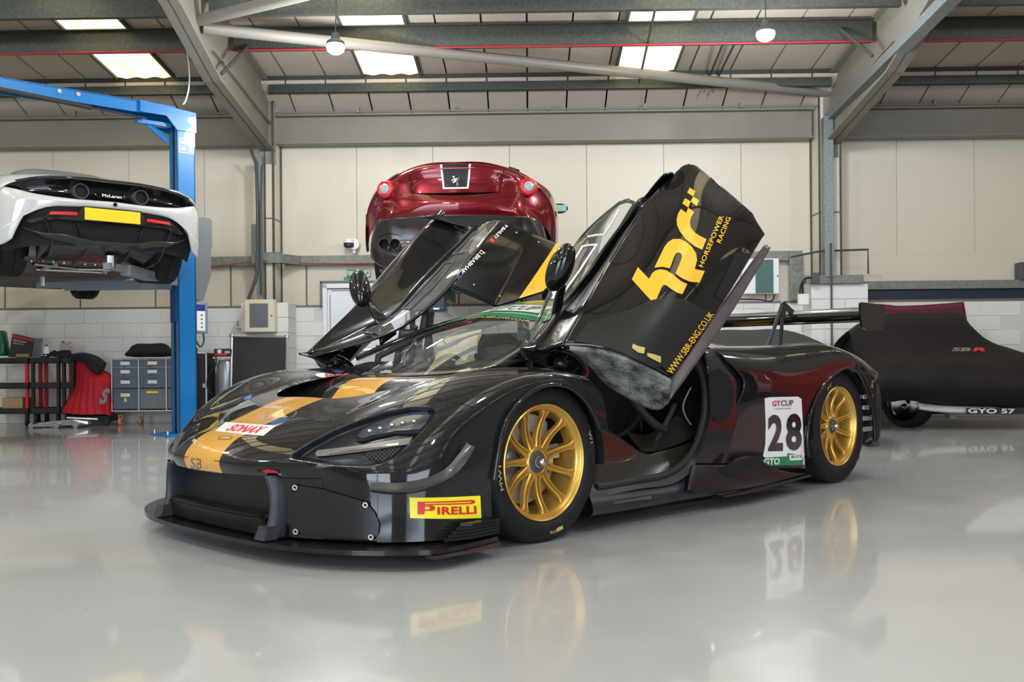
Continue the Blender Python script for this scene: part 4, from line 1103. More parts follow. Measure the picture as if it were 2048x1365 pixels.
# blade panel in front of the side intake, and the mesh behind it
BL = [
 [(1.286,0.9,0.813),(1.366,0.9,0.823),(1.437,0.9,0.805),(1.575,0.9,0.76),(1.723,0.9,0.676)],
 [(1.271,0.93,0.714),(1.351,0.93,0.739),(1.437,0.93,0.725),(1.535,0.93,0.698),(1.688,0.93,0.641)],
 [(1.267,0.94,0.559),(1.347,0.94,0.582),(1.429,0.94,0.58),(1.517,0.94,0.564),(1.618,0.94,0.548)],
 [(1.222,0.95,0.432),(1.297,0.95,0.434),(1.367,0.95,0.43),(1.449,0.95,0.426),(1.523,0.95,0.417)],
 [(1.166,0.95,0.321),(1.235,0.95,0.316),(1.304,0.95,0.311),(1.39,0.95,0.306),(1.457,0.95,0.301)],
 [(1.103,0.95,0.237),(1.165,0.95,0.232),(1.233,0.95,0.226),(1.326,0.95,0.219),(1.398,0.95,0.213)],
]
for sg in (1, -1):
    P = surf(BL, 20, 40); 
    if sg == -1: P = flip_l(P)
    build('intake_blade', MB().grid(P), 'carbon_side', car, FC, smooth=60, closed=False, solid=.01)
    mpts = [(1.251,0.97,0.701),(1.326,0.97,0.718),(1.397,0.97,0.673),(1.429,0.97,0.594),(1.419,0.97,0.515),(1.379,0.97,0.456),(1.322,0.97,0.441),(1.266,0.97,0.469),(1.244,0.97,0.56)]
    m = poly_fill(mpts, (.3, -.95, 0), 0)
    if sg == -1: m.v = [(x, -y, z) for x, y, z in m.v]
    build('intake_mesh', m, 'void', car, FC, closed=False)
    # lower vane ahead of the rear wheel
    VN = [[(1.073,0.97,0.241),(1.226,0.97,0.228),(1.366,0.97,0.217),(1.614,0.97,0.211),(1.676,0.97,0.233)], [(1.002,1,0.187),(1.178,1,0.158),(1.365,1,0.128),(1.665,1,0.127),(1.88,1,0.15)], [(0.954,1.02,0.127),(1.169,1.02,0.09),(1.428,1.02,0.085),(1.735,1.02,0.087),(2.14,1.02,0.107)]]
    P = surf(VN, 24, 16)
    if sg == -1: P = flip_l(P)
    build('side_vane', MB().grid(P), 'car_matte', car, FC, smooth=60, closed=False, solid=.01)
    m = poly_fill([(1.261,1.03,0.191),(1.366,1.03,0.234),(1.574,1.03,0.263),(1.605,1.03,0.242),(1.512,1.03,0.196),(1.365,1.03,0.17)], (.3, -.95, 0), 0)
    if sg == -1: m.v = [(x, -y, z) for x, y, z in m.v]
    build('vane_mesh', m, 'void', car, FC, closed=False)
    build('floor_edge', MB().prism([(1.22,.9*sg,.062),(1.24,1.04*sg,.062),(1.5,1.05*sg,.065),(2.2,1.02*sg,.085),(2.2,.9*sg,.085)], (0, 0, .014)), 'splitter_mat', car, FC)
    # sill
    SL = [[(.28,.86,.075),(.6,.88,.072),(.95,.90,.072),(1.24,.93,.075)], [(.27,.985,.085),(.6,.985,.08),(.95,.985,.08),(1.24,1.0,.08)],
          [(.27,.985,.135),(.6,.985,.13),(.95,.985,.125),(1.25,1.0,.13)], [(.28,.955,.175),(.6,.955,.165),(.93,.955,.16),(1.22,.97,.165)],
          [(.29,.93,.195),(.6,.93,.185),(.91,.93,.182),(1.2,.94,.21)], [(.30,.90,.215),(.6,.90,.20),(.9,.90,.198),(1.15,.91,.235)], [(.31,.80,.20),(.6,.80,.19),(.9,.80,.19),(1.15,.80,.2)]]
    P = surf(SL, 30, 30)
    if sg == -1: P = flip_l(P)
    build('sill', MB().grid(P), 'sill_mat', car, FC, smooth=35, closed=False)
    build('sill_label', MB().box(.42, .70, .984*sg, .989*sg, .092, .125), 'dark_grey', car, FC)
    # door aperture: seal, inner tub wall
    sealp = curve([(0.365,0.93,0.193),(0.447,0.93,0.192),(0.651,0.93,0.196),(0.891,0.93,0.203),(1.04,0.93,0.245),(1.16,0.93,0.333),(1.226,0.93,0.457),(1.246,0.93,0.585),(1.211,0.93,0.701),(1.135,0.93,0.778)], 60)
    if sg == -1: sealp = flip_l(sealp)
    build('door_seal', MB().tube([tuple(p) for p in sealp], .018, 10), 'black_rubber', car, FC, smooth=60)
    sp = curve([(0.344,0.97,0.154),(0.637,0.97,0.163),(0.897,0.97,0.162),(1.068,0.97,0.216),(1.136,0.97,0.311),(1.219,0.97,0.433),(1.231,0.97,0.586),(1.196,0.97,0.714),(1.121,0.97,0.803)], 40)
    JB = np.stack([sp, curve([(0.365,0.93,0.193),(0.651,0.93,0.196),(0.891,0.93,0.203),(1.053,0.93,0.252),(1.174,0.93,0.357),(1.235,0.93,0.457),(1.246,0.93,0.585),(1.211,0.93,0.701),(1.135,0.93,0.778)], 40)], 1)
    if sg == -1: JB = flip_l(JB)
    build('door_jamb', MB().grid(JB), 'sill_mat', car, FC, smooth=60, closed=False)
    TB = [[(0.462,0.84,0.478),(0.636,0.84,0.405),(0.851,0.84,0.306),(0.976,0.84,0.307),(1.286,0.84,0.346),(1.39,0.84,0.42)], [(0.437,0.86,0.33),(0.609,0.86,0.282),(0.824,0.86,0.253),(0.968,0.86,0.254),(1.187,0.86,0.276),(1.302,0.86,0.32)], [(0.394,0.9,0.181),(0.557,0.9,0.179),(0.749,0.9,0.177),(0.912,0.9,0.187),(1.07,0.9,0.236),(1.173,0.9,0.305)]]
    P = surf(TB, 30, 16)
    if sg == -1: P = flip_l(P)
    build('tub_wall', MB().grid(P), 'tub_mat', car, FC, smooth=60, closed=False, solid=.02)
    DS = [[(0.873,0.7,0.41),(1.039,0.7,0.38),(1.215,0.7,0.423),(1.41,0.7,0.522),(1.523,0.7,0.629)], [(0.845,0.82,0.315),(0.961,0.82,0.307),(1.112,0.82,0.322),(1.292,0.82,0.358),(1.421,0.82,0.417)]]
    P = surf(DS, 14, 6)
    if sg == -1: P = flip_l(P)
    build('tub_shelf', MB().grid(P), 'tub_mat', car, FC, smooth=60, closed=False)
# underfloor
build('underfloor', MB().prism([(-.78,-.70,.07),(-.78,.70,.07),(3.2,.85,.10),(3.2,-.85,.10)], (0, 0, .02)), 'void', car, FC)
build('bulkhead', MB().box(.26, .29, -.80, .80, .12, .60).box(1.32, 1.38, -.86, .86, .12, .95), 'interior', car, FC)
build('cockpit_floor', MB().box(.2, 1.35, -.80, .80, .11, .14), 'interior', car, FC)

# ---- cockpit
def seat(l0):
    st = MB()
    st.grid(surf([[(.62,l0-.22,.36),(.62,l0-.1,.27),(.62,l0+.1,.27),(.62,l0+.22,.36)],[(.95,l0-.23,.36),(.95,l0-.1,.22),(.95,l0+.1,.22),(.95,l0+.23,.36)],[(1.13,l0-.24,.46),(1.16,l0-.1,.36),(1.16,l0+.1,.36),(1.13,l0+.24,.46)],
                  [(1.2,l0-.25,.70),(1.26,l0-.1,.66),(1.26,l0+.1,.66),(1.2,l0+.25,.70)],[(1.24,l0-.16,.90),(1.30,l0-.08,.90),(1.30,l0+.08,.90),(1.24,l0+.16,.90)]], 20, 16))
    return st
build('seat', seat(-.36), 'seat_mat', car, FC, smooth=60, closed=False, solid=.03)
s1 = build('seat', seat(.38), 'seat_mat', car, FC, smooth=60, closed=False, solid=.03)
dash = MB().grid(surf([[(.12,-.6,.74),(.3,-.6,.77),(.42,-.6,.72),(.42,-.6,.55)],[(.05,0,.735),(.28,0,.77),(.42,0,.73),(.42,0,.55)],[(.12,.6,.74),(.3,.6,.77),(.42,.6,.72),(.42,.6,.55)]], 16, 16))
build('dashboard', dash, 'interior', car, FC, smooth=60, closed=False, solid=.01)
sw = MB(); c = Vector((.60, -.36, .70))
ring = [(c.x+.04*math.sin(a), c.y+.14*math.cos(a), c.z+.10*math.sin(a)) for a in [2*math.pi*k/24 for k in range(24)]]
sw.tube(ring, .014, 6, closed=True).box(c.x-.02, c.x+.02, c.y-.08, c.y+.08, c.z-.05, c.z+.05, .01).tube([(c.x, c.y, c.z), (.42, -.36, .66)], .025, 8)
build('steering_wheel', sw, 'black_plastic', car, FC, smooth=40)
cage = MB()
for sg in (1, -1):
    cage.tube([(.28,.60*sg,.55),(.30,.58*sg,.80),(.62,.50*sg,.945),(.95,.43*sg,1.03),(1.28,.43*sg,1.03),(1.34,.46*sg,.3)], .02, 8)
    cage.tube([(1.30,.44*sg,.98),(1.55,.30*sg,.8)], .02, 8)
cage.tube([(.95,-.43,1.03),(.95,.43,1.03)], .02, 8).tube([(1.28,-.43,1.03),(1.28,.43,1.03)], .02, 8).tube([(1.32,-.44,.40),(1.29,.43,1.0)], .018, 8)
build('roll_cage', cage, 'black_plastic', car, FC, smooth=60)
build('pull_strap', MB().tube(curve([(0.448,0.8,0.745),(0.469,0.8,0.702),(0.44,0.8,0.68),(0.469,0.8,0.656)], 8), .006, 6), 'strap_red', car, FC, smooth=60)
build('cage_side_bar', MB().tube(curve([(0.614,0.8,0.768),(0.866,0.8,0.519),(0.99,0.8,0.438),(1.075,0.8,0.408)], 10), .022, 8).tube(curve([(1.236,0.75,0.529),(1.014,0.75,0.307),(0.806,0.75,0.234)], 8), .016, 8), 'black_plastic', car, FC, smooth=60)
build('cable_loop', MB().tube(curve([(1.223,0.86,0.623),(1.15,0.86,0.522),(1.176,0.86,0.47),(1.221,0.86,0.429)], 12), .004, 5), 'mid_grey', car, FC, smooth=60)
# door hinge arms at the base of each screen pillar
for sg in (1, -1):
    h = MB()
    for pts in ([(0.186,0.88,0.812),(0.286,0.88,0.785),(0.347,0.88,0.733)], [(0.125,0.86,0.724),(0.201,0.86,0.734),(0.275,0.86,0.779)]):
        pp = curve(pts, 8); 
        if sg == -1: pp = flip_l(pp)
        h.tube([tuple(p) for p in pp], .014, 8)
    q = np.array((0.192,0.88,0.75)); q[1] *= sg
    h.ell(q, (.035, .03, .03), 14, 10)
    build('door_hinge', h, 'splitter_mat', car, FC, smooth=60)
    build('hinge_well', MB().box(.12, .42, .55*sg, .88*sg, .40, .60), 'interior', car, FC)
# hood latch bulges near the screen base
# ---- wing
wg = []
for l in (-.93, -.5, 0, .5, .93):
    wg.append([(3.38,l,1.092),(3.30,l,1.105),(3.20,l,1.113),(3.10,l,1.10),(3.045,l,1.065),(3.05,l,1.03),(3.12,l,1.01),(3.24,l,1.03),(3.38,l,1.086)])
build('rear_wing', MB().grid(surf(wg, 40, 16)), 'car_gloss_plain', car, FC, smooth=60, closed=False)
for sg in (1, -1):
    ep = [(3.035,1.13),(3.05,1.138),(3.39,1.132),(3.40,1.12),(3.398,.985),(3.38,.967),(3.30,.955),(3.20,.95),(3.12,.957),(3.07,.975),(3.045,1.01),(3.035,1.06)]
    build('wing_endplate', MB().prism([(s, .93*sg, z) for s, z in ep], (0, .012*sg, 0)), 'car_gloss_plain', car, FC)
    neck = MB()
    neck.tube([(2.74,.42*sg,.80),(2.86,.42*sg,.98),(2.965,.42*sg,1.14)], .013, 8).tube([(2.93,.42*sg,.80),(2.96,.42*sg,.98),(2.985,.42*sg,1.13)], .013, 8)
    pl = [(2.93,.414*sg,1.10),(2.955,.414*sg,1.155),(2.99,.414*sg,1.17),(3.10,.414*sg,1.12),(3.26,.414*sg,1.065),(3.26,.414*sg,1.045),(3.22,.414*sg,1.045),(3.17,.414*sg,1.085),(3.12,.414*sg,1.05),(3.07,.414*sg,1.05),(3.06,.414*sg,1.10),(3.01,.414*sg,1.10),(3.0,.414*sg,1.05),(2.97,.414*sg,1.05)]
    neck.prism(pl, (0, .012*sg, 0))
    build('wing_support', neck, 'black_plastic', car, FC)

# ---- wheels
def make_wheel(rt, wd, sg, s0, zc, fr=FC):
    """tyre, rim with eleven spokes, disc, caliper, centre nut; outer face at l = .96"""
    o = bpy.data.objects.new('wheel', None); COL.objects.link(o); o.parent = car
    # wheel frame: x backwards, y outwards, z up
    base = np.array((s0, .96*sg, zc))
    PMw = PM['race_car'] @ Matrix.Translation(Vector((s0, -.96*sg, zc)))
    o.matrix_local = Matrix.Translation(Vector((s0, -.96*sg, zc))); PM[o.name] = PMw
    def FWh(v):
        v = np.asarray(v, float)
        return FC(np.stack([s0 + v[..., 0], .96*sg + v[..., 1]*sg, zc + v[..., 2]], -1))
    FWh.flip = (sg == 1)
    Y = (0, 1, 0)
    ty = MB().lathe([(.2478,-.006),(.253,.004),(.262,.010),(.285,.017),(rt-.035,.013),(rt-.016,.002),(rt-.006,-.012),(rt,-.032),(rt+.001,-wd/2),(rt,-wd+.03),(rt-.016,-wd-.004),(rt-.05,-wd-.015),(.26,-wd-.01),(.24,-wd)], (0, 0, 0), Y, 96)
    t_ = build('tyre', ty, 'tyre', o, FWh, smooth=50)
    rm = MB().lathe([(.2475,-.008),(.2480,0),(.2440,.003),(.2385,.0),(.2350,-.008),(.2300,-.014),(.2230,-.020),(.2190,-.032),(.2165,-.06),(.2150,-.10),(.2070,-.13),(.2050,-.2),(.2120,-.28),(.2300,-.30)], (0, 0, 0), Y, 96)
    rm.lathe([(.0,-.047),(.046,-.047),(.052,-.043),(.060,-.046),(.066,-.056),(.066,-.09),(.0,-.095)], (0, 0, 0), Y, 44)
    build('rim', rm, 'rim_gold', o, FWh, smooth=40)
    sp = MB()
    n = 12; rows = []
    for k in range(n+1):
        u = k/n; r = .060+(.2195-.060)*u
        w = .0125 + .0085*(1-u)**3*.9 + .013*max(0, (u-.80)/.20)**2
        y = -.046 - .012*math.sin(math.pi*min(1, u*1.1))*.9 + .022*u**2
        th = .030 - .008*u
        prof = [(-w, y-th), (-w, y-.003), (-w*.75, y+.001), (-w*.42, y), (-w*.25, y-.011), (w*.25, y-.011), (w*.42, y), (w*.75, y+.001), (w, y-.003), (w, y-th)]
        rows.append([(x, yy, r) for x, yy in prof])
    sp.grid(np.array(rows, float))
    first = None
    for k in range(11):
        an = math.radians(9.5) + 2*math.pi*k/11
        if first is None:
            first = build('spoke', sp, 'rim_gold', o, FWh, smooth=35, closed=False)
            f_an = 0
            first.rotation_euler = (0, -sg*an, 0) if False else (0, 0, 0)
            first.matrix_local = Matrix.Rotation(an, 4, 'Y')
        else:
            child_local('spoke', first, o, Matrix.Rotation(an, 4, 'Y'))
    nut = MB().lathe([(.0,.0),(.010,-.001),(.018,-.008),(.0215,-.020),(.0215,-.034),(.026,-.036),(.026,-.044)], (0, 0, 0), Y, 20)
    build('centre_nut', nut, 'steel', o, FWh, smooth=40)
    rg = MB().lathe([(.026,-.042),(.043,-.040),(.047,-.044),(.047,-.048)], (0, 0, 0), Y, 28)
    for k in range(12):
        a = 2*math.pi*k/12; rg.cyl((.035*math.cos(a), -.042, .035*math.sin(a)), (.035*math.cos(a), -.037, .035*math.sin(a)), .0045, 6)
    build('nut_ring', rg, 'dark_grey', o, FWh, smooth=40)
    dk = MB().lathe([(.07,-.125),(.185,-.125),(.188,-.13),(.188,-.155),(.185,-.16),(.07,-.16)], (0, 0, 0), Y, 64).lathe([(.0,-.10),(.09,-.10),(.095,-.12),(.095,-.16)], (0, 0, 0), Y, 40)
    for rr, cnt in ((.11, 18), (.135, 22), (.165, 28)):
        for k in range(cnt):
            a = 2*math.pi*k/cnt; dk.cyl((rr*math.cos(a), -.1255, rr*math.sin(a)), (rr*math.cos(a), -.1235, rr*math.sin(a)), .004, 5)
    build('brake_disc', dk, 'brake_disc', o, FWh, smooth=40)
    cp = MB().lathe([(.125,-.10),(.198,-.10),(.203,-.105),(.203,-.175),(.198,-.18),(.125,-.18),(.122,-.14),(.125,-.10)], (0, 0, 0), Y, 18, a0=math.radians(-50 if sg == 1 else 130), a1=math.radians(45 if sg == 1 else 225))
    build('brake_caliper', cp, 'caliper', o, FWh, smooth=40, closed=False)
    build('wheel_back', MB().lathe([(0,-.21),(.21,-.21)], (0, 0, 0), Y, 32), 'void', o, FWh, closed=False)
    return o, FWh, t_
def ring_text(name, s, a0, a1, r0, r1, y, mat, parent, fr, n=8, bold=0.01):
    """lettering bent round the tyre wall; angles clockwise from the top as seen from outside"""
    V, F, _ = text_geo(s, 0, bold)
    P = []
    for u, v in V:
        a = math.radians(a0 + (a1-a0)*u); r = r0+(r1-r0)*v
        P.append((r*math.sin(a), y, r*math.cos(a)))
    m = MB(); m.add(P, F)
    return build(name, m, mat, parent, fr, closed=False)
for (rt, wd, s0, zc) in ((.342, .32, 0.0, .335), (.356, .34, 2.682, .350)):
    for sg in (1, -1):
        w, fw_, ty = make_wheel(rt, wd, sg, s0, zc)
        if sg == 1 and s0 == 0:
            V_, F_, _a = text_geo('MW1', 0, .0)
            P_ = [((.30-.025*0)*math.sin(math.radians(-104+32*u)) - 0, .0185, 0) for u, v in V_]
            ring_text('chalk_mark', 'MW1', -108, -88, .279, .296, .0185, 'chalk', w, fw_, bold=0)
            ring_text('tyre_code', 'P7II', -188, -181, .287, .300, .0185, 'decal_gold_dim', w, fw_)
            ring_text('tyre_band', '-', -197, -189, .285, .301, .0185, 'decal_gold_dim', w, fw_)
            ring_text('chalk_mark', 'W1', 66, 77, .279, .296, .0185, 'chalk', w, fw_, bold=0)
            ring_text('rim_mark', 'GT4', -3, 7, .2375, .2425, .0015, 'decal_gold_dim', w, fw_)
        if sg == 1 and s0 > 0:
            ring_text('tyre_code', 'P7', -38, -26, .285, .305, .0185, 'decal_gold_dim', w, fw_)
# ---- decals on the body
# tyre maker's plate on the bumper side
vdp = (.55, -.83, 0)
pq = [(-0.73,0.97,0.179),(-0.39,0.97,0.154),(-0.394,0.97,0.241),(-0.732,0.97,0.255)]
bvhSide = bvhF
pl = build('sponsor_plate', patch(pq, 16, 6, bvhSide, vdp, .003), 'decal_yellow', car, FC, smooth=60, closed=False, label='yellow rectangular tyre sponsor plate')
pq = np.array(pq)
def subq(q, u0, v0, u1, v1, sh=0):
    return on_quad(np.array([(u0, v0), (u1, v0), (u1+sh, v1), (u0+sh, v1)]), q)
text_part('sponsor_lettering', 'IRELLI', subq(pq, .37, .20, .93, .56), 'decal_red', pl, FC, bvhSide, vdp, .006, bold=.035, spacing=1.05)
lg = MB()
def lq(m, pts):
    q_ = poly_fill(on_quad(np.array(pts), pq), vdp, .02, bvhSide, .006 if m is lg else .008); m.add(q_.v, q_.f)
lq(lg, [(.10,.20),(.19,.20),(.21,.80),(.105,.80)]); lq(lg, [(.105,.80),(.12,.66),(.5,.655),(.88,.66),(.915,.70),(.915,.78),(.88,.83),(.5,.82)]); 
lg2 = MB(); lq(lg2, [(.20,.715),(.5,.715),(.85,.72),(.86,.76),(.5,.755),(.20,.755)])
lq(lg, [(.19,.38),(.30,.38),(.335,.44),(.335,.58),(.30,.64),(.19,.64),(.19,.58),(.25,.58),(.27,.53),(.27,.47),(.25,.44),(.19,.44)])
build('sponsor_letter_p', lg, 'decal_red', pl, FC, closed=False)
build('sponsor_letter_slot', lg2, 'decal_yellow', pl, FC, closed=False)
# bonnet sticker
DOWN = (0, 0, -1)
SD = (0.491,-0.869,-0.062)
sq = np.array([(-1.012,0.03,0.482),(-0.789,0.03,0.452),(-0.728,0.03,0.49),(-0.964,0.03,0.519)])
st = build('bonnet_sticker', patch(sq, 14, 6, bvhF, SD, .002), 'decal_white', car, FC, smooth=60, closed=False)
text_part('sticker_lettering', 'SONAX', subq(sq, .17, .14, .86, .86, .05), 'decal_red', st, FC, bvhF, SD, .004, shear=.25, bold=.045)
# small badge outline on the stripe
bq = np.array([(-0.98,0,0.445),(-0.923,0,0.44),(-0.909,0,0.454),(-0.967,0,0.459)]); BD = (0.474,-0.878,-0.071)
bd = build('nose_badge', patch(bq, 6, 3, bvhF, BD, .002), 'decal_grey', car, FC, closed=False)
build('badge_face', patch(subq(bq, .12, .25, .88, .75), 6, 3, bvhF, BD, .003), 'decal_gold', bd, FC, closed=False)
nq = np.array([(-1.111,0.02,0.334),(-1.059,0.02,0.324),(-1.058,0.02,0.371),(-1.11,0.02,0.381)])
nq2 = [(-1.101,0,0.332),(-1.053,0,0.324),(-1.052,0,0.369),(-1.1,0,0.377)]
text_part('nose_lettering', 'SB', nq2, 'decal_grey', car, FC, bvhF, (0.449,-0.889,-0.095), .003, bold=.0)
text_part('nose_lettering_faded', 'R', [(-1.046,0,0.321),(-1.028,0,0.318),(-1.028,0,0.363),(-1.046,0,0.367)], 'decal_gold', car, FC, bvhF, (0.456,-0.885,-0.097), .003)
# fuel and cut off stickers on far bonnet
OD = (0.56,-0.828,-0.009)
def ring_pts(cx, cy, rx, ry, n): return [(cx+rx*math.cos(2*math.pi*k/n), cy+ry*math.sin(2*math.pi*k/n)) for k in range(n)]
oc = np.array((-0.229,-0.32,0.703)); ou = np.array((-0.169,-0.32,0.699))-oc; ovv = np.array((-0.228,-0.32,0.715))-oc
E1 = [oc+ou*math.cos(2*math.pi*k/28)+ovv*math.sin(2*math.pi*k/28) for k in range(28)]
ov = build('oval_sticker', MB().add(project(E1, bvhF, OD, .002), [tuple(range(28))]), 'decal_white', car, FC, closed=False, label='white oval sticker ringed in red')
E2 = [oc+(e-oc)*.80 for e in E1]; E3 = [oc+(e-oc)*.90 for e in E1]
P = np.vstack([project(E2, bvhF, OD, .004), project(E3, bvhF, OD, .004)])
build('oval_ring', MB().add(P, [(k, (k+1) % 28, 28+(k+1) % 28, 28+k) for k in range(28)]), 'decal_red', ov, FC, closed=False)
text_part('oval_lettering', 'BRDC', [(-0.264,-0.32,0.698),(-0.193,-0.32,0.696),(-0.193,-0.32,0.707),(-0.264,-0.32,0.709)], 'decal_red', ov, FC, bvhF, OD, .005, bold=.03)
build('flag_sticker', patch([(-0.118,-0.42,0.719),(-0.06,-0.42,0.713),(-0.031,-0.42,0.723),(-0.087,-0.42,0.729)], 3, 3, bvhF, OD, .002), 'decal_blue', car, FC, closed=False)
for cc, uu in (((-0.15,-0.3,0.697), (-0.126,-0.3,0.695)), ((-0.115,-0.28,0.699), (-0.091,-0.28,0.697))):
    cc = np.array(cc); uu = np.array(uu)-cc; vv = np.array((0, 0, .012))
    P = project([cc+uu*math.cos(2*math.pi*k/16)+vv*math.sin(2*math.pi*k/16) for k in range(16)], bvhF, OD, .002)
    build('cutoff_ring', MB().tube([tuple(p) for p in P], .0022, 5, closed=True), 'decal_red', car, FC)
# race number board
RN = (0.874,-0.481,-0.07)
nb_ = [np.array(p) for p in [(1.671,1,0.181),(2.179,1,0.154),(2.15,1,0.538),(1.719,1,0.554)]]
board = [(1.671,1,0.181),(1.72,1,0.3),(1.727,1,0.409),(1.719,1,0.554),(1.777,1,0.558),(2.091,1,0.551),(2.132,1,0.536),(2.147,1,0.359),(2.162,1,0.155)]
brd = build('number_board', poly_fill(board, RN, .015, bvhR, .003), 'decal_white', car, FC, smooth=60, closed=False, label='white race number board reading 28')
text_part('race_number', '2', [(1.751,1,0.26),(1.915,1,0.251),(1.918,1,0.458),(1.754,1,0.462)], 'decal_black', brd, FC, bvhR, RN, .008, bold=.04)
text_part('race_number', '8', [(1.949,1,0.249),(2.133,1,0.241),(2.131,1,0.455),(1.952,1,0.459)], 'decal_black', brd, FC, bvhR, RN, .008, bold=.04)
text_part('series_lettering', 'GT', [(1.804,1,0.507),(1.891,1,0.504),(1.892,1,0.535),(1.804,1,0.537)], 'decal_red', brd, FC, bvhR, RN, .007, bold=.03)
text_part('series_lettering', 'CUP', [(1.897,1,0.504),(2.038,1,0.501),(2.039,1,0.533),(1.897,1,0.537)], 'decal_grey', brd, FC, bvhR, RN, .007, bold=.03)
text_part('series_small', 'CHAMPIONSHIP', [(1.82,1,0.487),(2.009,1,0.483),(2.009,1,0.491),(1.82,1,0.495)], 'decal_grey', brd, FC, bvhR, RN, .007)
build('number_foot', poly_fill([(1.671,1,0.181),(1.693,1,0.228),(2.168,1,0.21),(2.179,1,0.154)], RN, .015, bvhR, .006), 'decal_green', brd, FC, closed=False)
text_part('class_lettering', 'GTO', [(1.702,1,0.187),(1.875,1,0.178),(1.881,1,0.214),(1.708,1,0.224)], 'decal_white', brd, FC, bvhR, RN, .010, bold=.03)
build('maker_tab', poly_fill([(1.993,1,0.192),(1.982,1,0.224),(2.163,1,0.219),(2.168,1,0.19),(2.109,1,0.186)], RN, .015, bvhR, .009), 'decal_white', brd, FC, closed=False)
text_part('maker_lettering', 'BUTE', [(2.01,1,0.204),(2.133,1,0.198),(2.133,1,0.213),(2.011,1,0.219)], 'decal_grey', brd, FC, bvhR, RN, .012, bold=.02)

# ================================================================== RAISED DOORS (near one and its mirror image)
crest_px = None
D_CREST = [(0.1,0.98,0.831), (.33,.93,1.045), (.58,.88,1.274), (.844,.887,1.554), (1.02,.905,1.695), (1.118,0.93,1.783)]
D_R1 = [(0.219,1.08,0.815), (0.361,1.1,0.966), (0.554,1.09,1.161), (0.771,1.09,1.373), (0.94,1.1,1.528), (1.09,1.1,1.636)]
D_R2 = [(0.326,1.19,0.764), (0.441,1.22,0.905), (0.59,1.23,1.063), (0.79,1.23,1.241), (0.969,1.23,1.389), (1.122,1.23,1.494)]
D_R3 = [(0.478,1.27,0.683), (0.617,1.28,0.814), (0.764,1.29,0.951), (0.904,1.3,1.086), (1.034,1.31,1.222), (1.142,1.32,1.337)]
WINLOW = [(.018,.83,.816),(.20,.765,.90),(.452,.644,1.036),(.589,.655,1.145),(.809,.637,1.345),(.931,.627,1.447),(1.054,.61,1.565),(1.105,.60,1.605)]
RAIL = [(.018,.815,.80),(.2,.66,.865),(.411,.524,.961),(.622,.425,1.135),(.731,.395,1.255),(.822,.397,1.355),(.957,.412,1.48),(1.06,.431,1.565),(1.156,.458,1.633)]
INW = np.array((.41, -.77, -.49))
